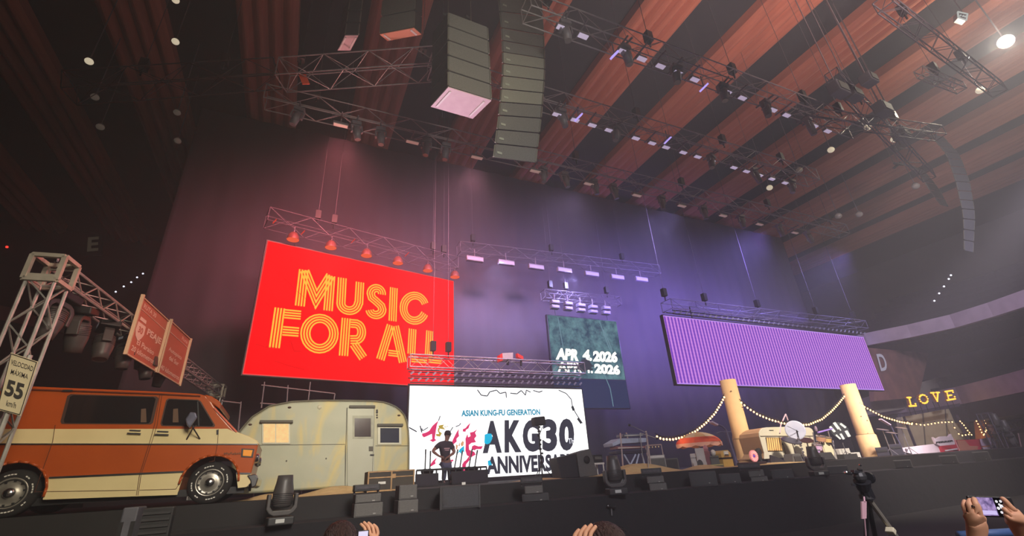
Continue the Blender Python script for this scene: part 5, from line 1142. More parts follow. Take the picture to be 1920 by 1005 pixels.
# dark hardware between second column and the stall
for i, (u, v, lab) in enumerate(((1655, 806, 'dark stand with cymbal just right of the second column'), (1672, 812, 'dark stand with small cymbal between column and stall'), (1690, 803, 'dark tall stand behind the white counter'))):
    Y = 13.2; p = at(u, v, Y); r = empty('cymbal', (p.x, Y, DECK), lab, 'cymbal'); disc(p, .24, (.2, -.3, 1), mat('cymbal_slate', (96, 92, 112), .3, .7), 'cymbal_plate', r, .02); stand(p, r)
for u0, u1, vt, lab in ((1648, 1672, 838, 'black drum case right of the second column'), (1676, 1700, 832, 'tall black rack left of the white stall counter')):
    r, cx, w_, zt = boxthing('equipment_rack', u0, u1, 862, vt, 13.0, .5, DECK, mat('rack_slate', (52, 48, 64), .6, noise=(5, .3), rgb2=(40, 38, 48)), lab, 'case'); part(MB().box((cx, 12.99, zt-.15), (w_*.8, .02, .08)), 'front_panel', DKG, r)
# white, pink and red stall --------------------------------------------------
E3 = lambda x, y, Y=13.6: at(1660+x*.14925, 720+y*.14925, Y)
ST = mat('stall_white', (222, 206, 214), .5, noise=(2, .2), rgb2=(206, 190, 200)); STR = mat('stall_red', (196, 40, 62), .5, noise=(2, .2), rgb2=(176, 34, 54))
def panel3(r, name, pts, m, Y=13.6, th=.1, flr=True):
    P_ = [E3(x, y, Y) for x, y in pts]
    return part(MB().slab(P_, (0, th, 0)), name, m, r, bevel=.01)
r = empty('stall_counter', (E3(480, 850).x, 13.9, DECK), 'long white counter with a rounded left end beside the red stall', 'counter')
a_ = E3(350, 800); P_ = [E3(262, 860), E3(225, 845), E3(220, 815), E3(240, 800), E3(300, 793), E3(630, 752), E3(700, 760), E3(740, 905)]; P_ += [Vector((P_[-1].x, P_[-1].y, DECK)), Vector((E3(365, 0).x, P_[-1].y, DECK)), E3(350, 880)]
part(MB().slab(P_, (0, .2, 0)), 'counter_body', ST, r, bevel=.02); part(MB().lathe([(.001, .02), (.07, .02), (.08, 0)], E3(262, 830, 13.58), (0, -1, 0), 18), 'round_opening', mat('opening_dark', (90, 76, 84), .6), r)
r = empty('sign_arch', (E3(740, 700).x, 13.5, DECK), 'white arched stall front with black block lettering over red panels', 'stall')
panel3(r, 'arch_board', [(600, 665), (640, 690), (690, 660), (760, 655), (790, 668), (825, 625), (865, 700), (880, 760), (690, 780), (640, 750)], ST, 13.5)
mb = MB(); text_quad(mb, 'FERRER', E3(640, 748, 13.48), E3(860, 722, 13.48), E3(636, 726, 13.48), .05); part(mb, 'lettering', BLK, r)
P_ = [E3(690, 778, 13.5), E3(885, 760, 13.5), E3(940, 870, 13.5), E3(945, 0, 13.5), E3(745, 0, 13.5)]; P_[3] = Vector((P_[2].x+.02, P_[2].y, DECK)); P_[4] = Vector((E3(740, 900, 13.5).x, P_[2].y, DECK))
part(MB().slab(P_, (0, .15, 0)), 'lower_panel', STR, r); part(MB().bar(E3(750, 838, 13.47), E3(905, 812, 13.47), .02, .06), 'white_stripe', ST, r); part(MB().bar(E3(865, 690, 13.47), E3(945, 865, 13.47), .03, .05), 'pink_edge', mat('pink_edge', (230, 160, 160), .6), r)
r = empty('red_cart', (E3(1150, 780).x, 13.7, DECK), 'red cart with tan panel and white board right of the lettered arch', 'cart')
P_ = [E3(900, 705, 13.7), E3(1190, 690, 13.7), E3(1250, 860, 13.7)]; P_ += [Vector((P_[2].x, P_[2].y, DECK)), Vector((E3(960, 870, 13.7).x, P_[2].y, DECK))]; part(MB().slab(P_, (0, .2, 0)), 'cart_body', STR, r)
panel3(r, 'tan_panel', [(905, 712), (1000, 706), (1060, 775), (1170, 780), (1150, 870), (1010, 880), (950, 850)], mat('cart_tan', (186, 120, 96), .6), 13.67, .03)
panel3(r, 'white_board', [(1195, 690), (1360, 665), (1400, 765), (1215, 780)], mat('board_mauve', (208, 182, 206), .6, noise=(12, .3), rgb2=(190, 164, 192)), 13.62, .04)
panel3(r, 'lower_board', [(1215, 795), (1320, 782), (1390, 850), (1260, 850)], mat('board_pale', (214, 196, 210), .6), 13.64, .04)
part(MB().ball(E3(1360, 810, 13.55), .2, 10, (1, .5, .9)), 'round_case', BLK, r)
# right hand dark lamps and post shapes
for (u, v, lab) in ((1872, 800, 'dark moving lamp on a truss at the right edge of the stage'), (1890, 812, 'second dark lamp at the right edge of the stage'), (1903, 836, 'lowest dark lamp at the right edge of the stage')):
    q = at(u, v, 12.6); place_copy(base_mh, (q.x, q.y, q.z-.2), .3, lab, s=1.1)
r = empty('side_truss', (at(1885, 860, 12.9).x, 12.9, DECK), 'dark truss tower at the far right of the stage', 'truss'); p_ = at(1885, 860, 12.9); part(truss(MB(), (p_.x, 12.9, DECK), (p_.x, 12.9, at(1860, 775, 12.9).z), .5, .5, .03, .015, .6, up=(0, 1, 0)), 'tower', mat('dark_slate_truss', (66, 62, 74), .5, .3), r); part(truss(MB(), at(1862, 808, 12.9), at(1935, 788, 12.9), .4, .4, .03, .015, .6), 'arm', mat('dark_slate_truss', (66, 62, 74), .5, .3), r)
r = empty('beacon_drum', (at(1866, 812, 13).x, 13, DECK), 'small cream cylinder on a post beside the orange timber', 'drum'); p_ = at(1866, 814, 13); part(MB().lathe([(.001, .5), (.13, .5), (.13, 0), (.001, 0)], (p_.x, 13, p_.z), n=16), 'cylinder', mat('drum_cream', (206, 180, 160), .6), r); part(MB().tube((p_.x, 13, DECK), (p_.x, 13, p_.z), .03, 6), 'post', BLK, r)
r = empty('pale_banner', (at(1918, 830, 13).x, 13, DECK), 'pale leaning board cut off at the right edge', 'board'); part(MB().slab([at(1910, 812, 13), at(1924, 811, 13), Vector((at(1935, 850, 13).x, 13, DECK)), Vector((at(1922, 850, 13).x, 13, DECK))], (0, .05, 0)), 'panel', ST, r)
# ================================================================ ceiling rig
LED = mat('lamp_glass_lilac', (200, 190, 215), .3, emit=((210, 195, 230), .5)); LENS = mat('dull_lens', (110, 104, 112), .25)
LEDW = mat('lamp_plate_pale', (205, 180, 170), .5, emit=((200, 165, 155), .25))
def T_(name, p, q, label, drops=(.1, .5, .9), w=.6, m=None, bay=.8, **k):
    return hanging_truss(name, p, q, label, w, w, m, drops, 21.8, bay=bay, rc=.022, rb=.011, **k)
T1a, T1b = Vector((4.6, 7.45, 14)), Vector((19.6, 7.05, 14))
T2a, T2b = Vector((2.6, 10.45, 14)), Vector((21.2, 10.1, 14))
T3a, T3b = Vector((-2.2, 13.7, 14)), Vector((28.5, 13.1, 14))
T_('lighting_truss', T1a, T1b, 'nearest lighting truss under the terracotta roof beams, top centre', (.05, .3, .55, .8))
T_('lighting_truss', T2a, T2b, 'middle lighting truss running behind the curved speaker array', (.2, .45, .7, .9))
T_('lighting_truss', T3a, T3b, 'longest and furthest lighting truss, above the top of the drape', (.05, .2, .4, .6, .8, .97))
ta, tb = at(530, 142, 12.7), at(822, 118, 10.4); tb.z = ta.z = (ta.z+tb.z)/2
T_('lighting_truss', ta, tb, 'reddish truss with an orange tape mark left of the big speaker block', (.1, .9), .75, ALUD, .75)
p_ = ta.lerp(tb, .12); r = empty('tape_mark', p_, 'orange tape wrapped on the left end of the reddish truss', 'tape')
part(MB().bar(at(567, 140, 12.2), at(574, 158, 12.2), .22, .03, up=(0, 1, 0)), 'tape', ORG, r)
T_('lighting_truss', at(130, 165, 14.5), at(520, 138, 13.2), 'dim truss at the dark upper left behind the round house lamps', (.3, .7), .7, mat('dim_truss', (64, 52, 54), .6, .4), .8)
DT_ = mat('slate_truss', (92, 90, 100), .5, .4, noise=(6, .2), rgb2=(74, 72, 82))
T_('lighting_truss', atz(1655, 5, 15), atz(1870, 168, 15), 'truss crossing the upper right corner in front of the bright lamp', (.2, .7), .45, DT_, .6)
T_('lighting_truss', atz(1725, 135, 14), atz(1800, 165, 14), 'short bright edged truss left of the bright lamp', (.5,), .3, ALU, .5)
T_('lighting_truss', atz(1500, 215, 14), atz(1760, 250, 14), 'dark truss crossing behind the dangling cables on the right', (.3, .7), .45, DT_, .6)
T_('lighting_truss', atz(1560, 140, 15), atz(1740, 330, 13), 'slanting dark truss in the cluster of rigging at the upper right', (.3, .7), .45, DT_, .6)
# lamps on the trusses, every one a thing of its own
FB = mat('fixture_body', (112, 104, 112), .5, .2)
def bar_lamp(loc, s, label, group, m=LED, L=.34):
    r = empty('wash_lamp', loc, label, 'stage lamp', group)
    part(MB().box(Vector(loc)+Vector((0, 0, .04)), (L*s, .16*s, .1*s)), 'body', FB, r, bevel=.01)
    part(MB().box(Vector(loc)+Vector((0, -.02, -.025)), (L*s*.9, .14*s, .03)), 'lamp_face', m, r)
    part(MB().tube(Vector(loc)+Vector((0, 0, .08)), Vector(loc)+Vector((0, 0, .30)), .02, 5).box(Vector(loc)+Vector((0, 0, .30)), (.04, .7, .04)), 'clamp', FB, r); return r
def spot_lamp(label, group):
    r = empty('hanging_moving_head', (0, 0, 0), label, 'stage lamp', group)
    part(MB().box((0, 0, -.06), (.34, .26, .14)), 'base', FB, r, bevel=.015); part(MB().box((0, 0, .03), (.04, .7, .05)), 'clamp_bar', FB, r)
    part(MB().slab([Vector(p) for p in ((-.2, -.06, -.42), (-.2, -.06, -.14), (.2, -.06, -.14), (.2, -.06, -.42), (.15, -.06, -.42), (.15, -.06, -.19), (-.15, -.06, -.19), (-.15, -.06, -.42))], (0, .12, 0)), 'yoke', FB, r)
    h = part(MB().lathe([(.001, -.2), (.12, -.22), (.135, -.4), (.11, -.72), (.001, -.7)], n=12), 'head', FB, r, smooth=True)
    part(MB().lathe([(.001, -.73), (.1, -.73), (.1, -.71)], n=12), 'lens', LENS, h); return r
sp0 = None
def rig(Ya, zc_, bars, spots, what, m=LED, L=.34):
    global sp0
    b0 = None
    for u, v in bars:
        q = at(u, v, Ya); q.z = zc_-.62
        if b0 is None: b0 = bar_lamp(q, 1, 'first from left of the small glowing wash lamps under '+what, 'wash lamps under '+what, m, L)
        else: c = copy_tree(b0); c.location = q; c['label'] = ORD[bars.index((u, v))]+' from left of the small glowing wash lamps under '+what
    for u, v in spots:
        q = at(u, v, Ya); q.z = zc_-.345
        if sp0 is None: sp0 = spot_lamp('', ''); s_ = sp0
        else: s_ = copy_tree(sp0)
        s_.location = q; s_.rotation_euler = (0, random.uniform(-.3, .3), random.choice((0, 3.14))+random.uniform(-.2, .2)); s_['label'] = ORD[spots.index((u, v))]+' from left of the moving head lamps hanging under '+what; s_['group'] = 'moving heads under '+what
rig(7.25, 14, [(1056, 75), (1096, 88), (1171, 114), (1206, 125), (1243, 145), (1273, 148), (1305, 160), (1365, 180), (1393, 190), (1449, 208), (1474, 217), (1525, 235), (1548, 240)], [(1066, 100), (1182, 140), (1280, 170), (1367, 198), (1447, 225), (1524, 250)], 'the nearest lighting truss')
rig(10.3, 14, [(1043, 213), (1077, 222), (1109, 230), (1140, 239), (1190, 253), (1220, 260), (1246, 268), (1278, 277), (1304, 282), (1330, 290), (1371, 301), (1394, 307), (1418, 313), (1440, 318), (1464, 324)], [(1055, 236), (1160, 264), (1337, 306), (1414, 326), (1484, 342)], 'the middle lighting truss')
rig(13.5, 14, [(638, 240), (773, 270), (894, 296), (1003, 318), (1103, 341), (1192, 358), (1275, 375), (1352, 394), (1420, 410), (1485, 423)], [(560, 222), (665, 252), (713, 255), (800, 283), (837, 282), (1020, 332), (1057, 330), (1113, 345), (1148, 348), (1240, 371), (1317, 388), (1385, 396), (1455, 411), (1510, 430)], 'the furthest lighting truss', LEDW, .5)
# glowing violet strips on the nearest trusses
for u, v, Y in ((1152, 103, 7.2), (1320, 164, 7.2), (1085, 220, 10.2), (1252, 263, 10.2)):
    q = at(u, v, Y); r = empty('violet_strip_lamp', q, 'glowing violet strip lamp, '+{1152: 'left one on the nearest truss', 1320: 'right one on the nearest truss', 1085: 'left one on the middle truss', 1252: 'right one on the middle truss'}[u], 'stage lamp', 'violet strip lamps'); part(MB().bar(at(u-6, v+6, Y), at(u+6, v-6, Y), .1, .06), 'tube', glow('violet_tube', (190, 165, 255), 1.0), r)
    part(MB().tube(q, (q.x, q.y, q.z+.5), .02, 5), 'bracket', FB, r)
# round lamps under the red screen truss
rl0 = None; RLM = glow('red_lamp_lens', (255, 96, 60), .9)
for i, (u, v) in enumerate(((549, 450), (620, 465), (687, 480), (746, 494), (802, 508), (853, 520))):
    q = PR.px(u, v, .35); 
    if rl0 is None:
        rl0 = empty('dome_lamp', q, 'first from left of the round orange red dome lamps over the MUSIC FOR ALL screen', 'stage lamp', 'dome lamps over the red screen')
        part(MB().lathe([(.001, .34), (.12, .32), (.2, .2), (.24, .02), (.24, 0)], q, n=20), 'dome', mat('dome_shell', (120, 70, 64), .5, .3), rl0, smooth=True)
        part(MB().lathe([(.001, .0), (.23, .01), (.235, .03)], q, n=20), 'lens', RLM, rl0); part(MB().tube(q+Vector((0, 0, .33)), q+Vector((0, 0, .6)), .025, 5), 'bracket', FB, rl0)
    else: c = copy_tree(rl0); c.location = q; c['label'] = ORD[i]+' from left of the round orange red dome lamps over the MUSIC FOR ALL screen'
for i, (u, v) in enumerate(((515, 415), (662, 452), (763, 477), (568, 436))):
    q = PR.px(u, v, .6); r = empty('tape_mark', q, ('leftmost', 'third from left', 'rightmost', 'second from left')[i]+' of the orange red tape marks on the truss above the red screen', 'tape', 'tape marks on the red screen truss'); part(MB().bar(PR.px(u-3, v+3, .58), PR.px(u+3, v-3, .58), .12, .03), 'tape', glow('glowing_tape', (230, 60, 40), .8), r)  # tape marks given a glow of their own
# lamp bars on the middle truss
b0 = None
BL = ((890, 486), (949, 493), (1005, 501), (1058, 507), (1109, 514), (1157, 520), (1202, 524))
for u, v in BL:
    q = at(u, v, 20.3)
    if b0 is None:
        b0 = empty('blinder_lamp', q, 'first from left of the pale rectangular lamp bars under the thin middle truss', 'stage lamp', 'lamp bars on the middle truss'); part(MB().box(q, (.95, .2, .28)), 'housing', mat('blinder_shell', (130, 122, 134), .5), b0, bevel=.02)
        part(MB().box(q+Vector((0, -.11, -.03)), (.88, .02, .18)), 'lamp_face', mat('blinder_face', (150, 142, 156), .5, emit=((160, 150, 180), .14)), b0); part(MB().tube(q, q+Vector((0, 0, .6)), .03, 5), 'bracket', FB, b0)
    else: c = copy_tree(b0); c.location = q; c['label'] = ORD[BL.index((u, v))]+' from left of the pale rectangular lamp bars under the thin middle truss'
b0 = None
for row in (0, 1):
    for i, (u, v) in enumerate(((1040, 569), (1065, 572), (1089, 575), (1112, 578), (1136, 580))):
        q = at(u, v+row*9-2, 20.5)
        if b0 is None:
            b0 = empty('square_lamp', q, 'first from left of the square lamps in the upper row above the date screen', 'stage lamp', 'square lamps over the date screen'); part(MB().box(q, (.5, .3, .2)), 'housing', mat('square_shell', (112, 106, 122), .5), b0, bevel=.02); part(MB().box(q+Vector((0, -.16, 0)), (.4, .02, .1)), 'lamp_face', mat('blinder_face', (150, 142, 156), .5, emit=((160, 150, 180), .14)), b0); part(MB().tube(q, q+Vector((0, 0, .5)), .03, 5), 'bracket', FB, b0)
        else: c = copy_tree(b0); c.location = q; c['label'] = ORD[i]+' from left of the square lamps in the '+('upper', 'lower')[row]+' row above the date screen'
# ================================================================ line arrays
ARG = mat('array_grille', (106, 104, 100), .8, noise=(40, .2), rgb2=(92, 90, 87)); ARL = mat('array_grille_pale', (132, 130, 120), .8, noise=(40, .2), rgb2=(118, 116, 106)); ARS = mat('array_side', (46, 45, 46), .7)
PINK_LIT = mat('array_base_pink_lit', (222, 190, 206), .5, noise=(5, .2), rgb2=(212, 176, 196))  # pink light from the stage put into the base plate colour
def array(name, rows, dep_, label, faces, base=None, cables=True, badge=False):
    """rows: list of (left point, right point) down the front; dep: depth vector"""
    r = empty(name, rows[-1][0], label, 'speaker array')
    dep = dep_ if isinstance(dep_, Vector) else (rows[0][0]-EYE).normalized()*dep_
    for k, ((a, b), (c, d_)) in enumerate(zip(rows, rows[1:])):
        if not isinstance(dep_, Vector): dep = (c-EYE).normalized()*dep_+Vector((.06, 0, 0))
        g_ = (c-a)*.03; cb = part(MB().slab([c-g_, d_-g_, b+g_, a+g_], dep), 'speaker_cabinet', ARS, r, bevel=.01)
        n_ = (b-a).cross(a-c).normalized(); n_ = n_ if n_.y < 0 else -n_
        e = (b-a)*.02; part(MB().slab([c+e-g_*1.5+n_*.012, d_-e-g_*1.5+n_*.012, b-e+g_*1.5+n_*.012, a+e+g_*1.5+n_*.012], -n_*.01), 'grille', faces[k % len(faces)], cb)
        if badge: m_ = c.lerp(a, .35)+(b-a)*.12+n_*.02; part(MB().box(m_, (.13, .01, .07)), 'badge', mat('badge_pale', (150, 152, 140), .6), cb)
        for s_, t_ in ((a, c), (b, d_)): part(MB().bar(s_.lerp(t_, .1), s_.lerp(t_, .92), .035, .035), 'rigging_plate', mat('rig_plate', (120, 118, 108), .5, .5), cb)
    if base:
        c, d_ = rows[-1]; pb = part(MB().slab([c+Vector((0, 0, -.02)), d_+Vector((0, 0, -.02)), d_+dep*1.0+Vector((0, 0, -.02)), c+dep*1.0+Vector((0, 0, -.02))], (0, 0, .03)), 'bottom_plate', base, r)
        for t in (.1, .88): part(MB().bar(c.lerp(d_, t)+dep*.12+Vector((0, 0, -.035)), c.lerp(d_, t)+dep*.9+Vector((0, 0, -.035)), .05, .02), 'plate_rail', mat('plate_rail', (235, 222, 232), .5), pb)
    a, b = rows[0]; dep = dep_ if isinstance(dep_, Vector) else Vector((.3, .6, 0))
    part(MB().bar(a+dep*.3+Vector((0, 0, .12)), b+dep*.3+Vector((0, 0, .12)), .12, .1).bar((a+b)/2+Vector((0, 0, .12)), (a+b)/2+dep+Vector((0, 0, .12)), .12, .1), 'fly_frame', ARS, r)
    for s_ in (a.lerp(b, .2)+dep*.5, a.lerp(b, .8)+dep*.5): part(MB().tube(s_+Vector((0, 0, .1)), (s_.x, s_.y, roof_z(s_.x)), .015, 5), 'chain', mat('chain_steel', (110, 108, 104), .4, .8), r)
    return r
# block array: front faces the audience left, bottom plate colour holds the pink stage light
def rows_at(pl, pr, depths, n):
    out = []
    for k in range(n+1):
        t = k/n; i = t*(len(pl)-1); j = min(int(i), len(pl)-2); f_ = i-j
        u0 = pl[j][0]*(1-f_)+pl[j+1][0]*f_; v0 = pl[j][1]*(1-f_)+pl[j+1][1]*f_; u1 = pr[j][0]*(1-f_)+pr[j+1][0]*f_; v1 = pr[j][1]*(1-f_)+pr[j+1][1]*f_; D0 = depths[j]*(1-f_)+depths[j+1]*f_
        out.append((at(u0, v0, D0), at(u1, v1, D0)))
    return out
A0 = at(840, 163, 8.0); za_ = A0.z; A1 = atz(921, 188, za_)
H4 = at(844, 24, 8.0).z-za_
q_ = at(809, 198, 8.9)  # far left corner of the base
rows = [(A0+Vector((0, 0, H4*(1-k/5))), A1+Vector((0, 0, H4*(1-k/5)))) for k in range(6)]
bl_ = atz(809, 200, za_); br_ = atz(885, 221, za_); dep = ((bl_-A0)+(br_-A1))/2
array('speaker_block', rows, dep, 'square block of stacked speaker cabinets with an underside coloured as if lit pink, top centre', [ARG], PINK_LIT)
# main curved array
Lp = [(930, -40), (941, 60), (943, 130), (936, 210), (925, 296)]; Rp = [(1012, -40), (1020, 75), (1021, 140), (1015, 215), (1004, 306)]
Dp = [9.0, 8.6, 8.35, 8.25, 8.3]
rows = rows_at(Lp, Rp, Dp, 13)
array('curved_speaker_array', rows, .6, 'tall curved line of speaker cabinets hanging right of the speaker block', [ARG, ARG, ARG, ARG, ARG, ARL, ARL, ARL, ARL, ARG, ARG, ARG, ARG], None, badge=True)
# two arrays at the top left, cut by the frame
a = at(712, 64, 10.2); zz = a.z; b = atz(776, 52, zz)
rows = [(a+Vector((0, 0, 3.2-k*.8)), b+Vector((0, 0, 3.2-k*.8))) for k in range(5)]
array('speaker_block', rows, atz(727, 76, zz)-a, 'speaker block with underside coloured as if lit orange pink cut by the top edge', [ARG], mat('array_base_coral_lit', (236, 150, 126), .5))  # coral base colour has the light from below put in
a = at(647, 66, 11.2); zz = a.z; b = atz(672, 66, zz)
rows = [(a+Vector((0, 0, 3.6-k*.6)), b+Vector((0, 0, 3.6-k*.6))) for k in range(7)]
array('speaker_block', rows, atz(633, 94, zz)-a, 'slim dark speaker array at the top left with small underside coloured as if lit pink', [CABD], PINK_LIT)
# right hand curved array, seen nearly from behind
Lp = [(1745, 253), (1775, 290), (1792, 340), (1806, 400), (1808, 470)]; Rp = [(1768, 256), (1800, 292), (1818, 342), (1828, 402), (1824, 474)]
rows = rows_at(Lp, Rp, [9.5, 9.4, 9.3, 9.2, 9.2], 14)
array('curved_speaker_array', rows, .5, 'long curved speaker array hanging at the right, pale at its top', [mat('array_right', (66, 66, 74), .8, noise=(20, .2), rgb2=(56, 56, 64)), mat('array_right', (96, 96, 104))], None)
Lp = [(1682, 305), (1712, 315), (1730, 335), (1745, 360), (1765, 385)]; Rp = [(1700, 308), (1730, 318), (1748, 338), (1765, 362), (1778, 388)]
array('dark_speaker_array', rows_at(Lp, Rp, [11]*5, 7), .5, 'darker curved array behind the long right hand array', [CABD], None)
# dotted control cable left of the right array
for i, (u, v, Y) in enumerate(((1783, 516, 16), (1779, 523, 16), (1770, 537, 16), (1761, 550, 16), (1752, 564, 16))):
    q = atx(u, v, 45.0); r = empty('step_light', q, ('topmost', 'second from top', 'middle', 'second from bottom', 'lowest')[i]+' of the tiny white step lights on the far right seats', 'light', 'step lights on the right seats'); part(MB().ball(q, .07, 8), 'lens', glow('step_white', (235, 235, 255), 2), r); part(MB().box(q+Vector((0, .1, 0)), (.16, .1, .1)), 'housing', FB, r)
for i, (u, v) in enumerate(((205, 556), (217, 547), (232, 537), (246, 529), (257, 520), (268, 513))):
    q = at(u, v, 44.7); r = empty('step_light', q, ORD[i]+' from left of the tiny white step lights in a slanting row behind the gantry', 'light', 'step lights behind the gantry'); part(MB().ball(q, .07, 8), 'lens', glow('step_white', (235, 235, 255), 2), r); part(MB().box(q+Vector((0, .1, 0)), (.16, .1, .1)), 'housing', FB, r)
for u, v, lab, Y in ((13, 463, 'tiny red exit light at the far left wall', 20), (1867, 539, 'tiny red exit light on the right balcony', 17)):
    q = at(u, v, 44.7) if u < 900 else atx(u, v, 61.7); r = empty('exit_light', q, lab, 'light'); part(MB().ball(q, .09, 8), 'lens', glow('exit_red', (255, 50, 40), 3), r); part(MB().box(q+Vector((0, .1, 0)), (.16, .1, .1)), 'housing', FB, r)
# round house lamps
HLW = ['left of the top left pair, beside the dim truss', 'just below the leftmost pale lamp', 'lowest of the leftmost column', 'cut by the top edge at upper left', 'second from the top edge at upper left', 'upper of the two beside the drape corner', 'lower of the two beside the drape corner', 'nearest the dazzling lamp', 'left of the pair above the right curved array', 'right of the pair above the right curved array', 'on the middle right under the roof beams', 'above the far end of the furthest truss', 'beside the end of the middle truss', 'beside the darker curved array', 'left of the low pair on the right', 'right of the low pair on the right', 'lowest on the right, over the drape']
HL = mat('house_lamp_glass', (216, 206, 186), .5, emit=((214, 200, 172), .8)); HLD = mat('house_lamp_dim', (150, 140, 130), .5, emit=((150, 138, 124), .12))
for i, (u, v, br_) in enumerate(((167, 115, 1), (178, 182, 0), (188, 238, 0), (329, 0, 1), (329, 78, 1), (332, 211, 0), (333, 264, 0), (1838, 169, 1), (1627, 239, 1), (1677, 261, 1), (1558, 281, 1), (1443, 352, 1), (1499, 319, 0), (1717, 349, 0), (1572, 405, 0), (1611, 402, 0), (1519, 449, 0))):
    q = atz(u, v, 18.0)
    if (q-EYE).length > 60: q = EYE+(q-EYE).normalized()*40
    side = 'upper left' if u < 500 else 'upper right'
    r = empty('house_lamp', q, ('pale glowing' if br_ else 'dim grey')+' round house lamp, '+HLW[i], 'ceiling lamp', ('pale' if br_ else 'dim')+' house lamps at the '+side)
    s_ = (q-EYE).length*7/F*.68
    part(MB().ball(q, s_, 14, (1, 1, .85)), 'globe', HL if br_ else HLD, r, smooth=True)
    part(MB().lathe([(.001, .1), (s_*.5, .08), (s_*.8, 0)], q+Vector((0, 0, s_*.6)), n=12), 'cap', FB, r); part(MB().tube(q+Vector((0, 0, s_*.6)), (q.x, q.y, roof_z(q.x)), .02, 5), 'rod', FB, r)
# the bright lamp, upper right
q = atz(1886, 78, 19.0); r = empty('follow_spot', q, 'dazzling warm white lamp under the roof at the upper right', 'stage lamp')
dq = (EYE-q).normalized(); part(MB().lathe([(.2, -.5), (.26, -.1), (.3, 0), (.3, .02)], q, dq, 20), 'housing', FB, r); part(MB().lathe([(.001, .03), (.24, .02), (.28, .0)], q, dq, 20), 'lens', glow('spot_lens', (255, 226, 170), 60), r)
part(MB().tube(q, (q.x, q.y, roof_z(q.x)), .03, 6), 'hanging_pole', FB, r)
light('follow_spot_glow', 'POINT', tuple(q+dq*.4), None, 700, (1, .9, .7), .2)
light('follow_spot_beam', 'SPOT', tuple(q+dq*.1), tuple(EYE+Vector((3, 2, 3))), 2600, (1, .9, .72), .25, 70, 1)
YB = atz(1805, 28, 18.0).y; BX = lambda u, v, d=0: at(u, v, YB+d)
r = empty('small_lamp_box', BX(1805, 28), 'small white edged box lamp left above the dazzling lamp', 'lamp')
part(MB().slab([BX(1796, 22), BX(1814, 26), BX(1812, 38), BX(1797, 33)], (.1, .2, 0)), 'housing', FB, r); part(MB().path([BX(*p, -.02) for p in ((1796, 22), (1814, 26), (1812, 38), (1797, 33), (1796, 22))], .03, 5), 'white_rim', glow('rim_white', (200, 205, 200), .7), r)
for k, u in enumerate((1801, 1806, 1810)): part(MB().ball(BX(u, 29+k, -.03), .04, 6), 'lens', glow('rim_white', (200, 205, 200), .7), r)
e_ = BX(1805, 24, .1); part(MB().tube(e_, (e_.x, e_.y, roof_z(e_.x)), .02, 5), 'hanging_rod', FB, r)
# loudspeaker cluster and dark gear in the upper right rigging
for i, (u, v, w_, h_) in enumerate(((1600, 178, .6, .4), (1655, 205, .7, .5), (1690, 250, .6, .5), (1628, 150, .5, .4), (1572, 168, .7, .5))):
    q = atz(u, v, 14.2); r = empty('hanging_speaker_cluster', q, ('dark gear box in the right rigging, second from left', 'largest dark gear box in the middle of the right rigging', 'dark gear box lowest in the right rigging', 'small dark gear box highest in the right rigging', 'leftmost small dark gear box in the right rigging')[i], 'speaker', 'gear boxes in the right rigging'); part(MB().box(q, (w_, .4, h_)), 'cabinet', mat('cluster_slate', (84, 86, 96), .7), r, bevel=.03); part(MB().tube(q+Vector((0, 0, h_/2)), (q.x, q.y, roof_z(q.x)), .02, 5), 'chain', FB, r)
    part(MB().box(q+Vector((0, -.21, 0)), (w_*.8, .03, h_*.7)), 'grille', CABD, r)
# ================================================================ people
def skin_mesh(name, nodes, edges, m, parent=None, sub=2, root=None, smooth=True):
    ks = list(nodes); inv = parent.matrix_basis.inverted() if parent is not None else Matrix()
    me = bpy.data.meshes.new(name); me.from_pydata([tuple(inv @ Vector(nodes[k][0])) for k in ks], [(ks.index(a), ks.index(b)) for a, b in edges], []); me.update()
    me.materials.append(m); o = bpy.data.objects.new(name, me); COL.objects.link(o)
    if parent is not None: o.parent = parent
    s_ = o.modifiers.new('skin', 'SKIN'); s_.use_smooth_shade = smooth; sv_ = me.skin_vertices[0].data
    for i, k in enumerate(ks):
        rr = nodes[k][1]; sv_[i].radius = rr if isinstance(rr, tuple) else (rr, rr); sv_[i].use_root = (k == (root or ks[0]))
    d_ = o.modifiers.new('sub', 'SUBSURF'); d_.levels = sub; d_.render_levels = sub
    return o
# musician on the stage
YM = 16.6; M = lambda u, v, dy=0: at(u, v, YM+dy)
r = empty('person', (M(836, 905).x, YM, DECK), 'person in dark cap, printed dark t-shirt and jeans standing on the stage', 'person')
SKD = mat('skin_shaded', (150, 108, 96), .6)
zf = DECK+.07; hipx = M(836, 868).x
nb = {'pel': (M(836, 866), (.17, .13)), 'waist': (M(835, 858), (.17, .13)), 'chest': (M(835, 842), (.20, .15)), 'neck': (M(837, 827), .06), 'head0': (M(838.5, 822), (.085, .09)), 'head1': (M(839.5, 816), (.095, .11)), 'head2': (M(839, 812), (.07, .08)),
      'shl': (M(825, 832), .09), 'ell': (M(811, 846, -.05), .06), 'wrl': (M(823, 855, -.2), .035), 'hnl': (M(828, 857, -.22), (.045, .025)),
      'shr': (M(846, 833), .09), 'elr': (M(852, 848, -.1), .06), 'wrr': (M(842, 856, -.25), .035), 'hnr': (M(838, 858, -.28), (.045, .025)),
      'hl': (M(831, 872), .11), 'kl': (Vector((M(833, 888).x, YM-.05, DECK+.50)), .065), 'al': (Vector((M(832, 900).x, YM+.03, DECK+.1)), .045), 'fl': (Vector((M(831, 900).x, YM-.14, DECK+.045)), .045),
      'hr': (M(841, 872), .11), 'kr': (Vector((M(842, 888).x, YM-.08, DECK+.50)), .065), 'ar': (Vector((M(844, 900).x, YM+.03, DECK+.1)), .045), 'fr': (Vector((M(846, 900).x, YM-.14, DECK+.045)), .045)}
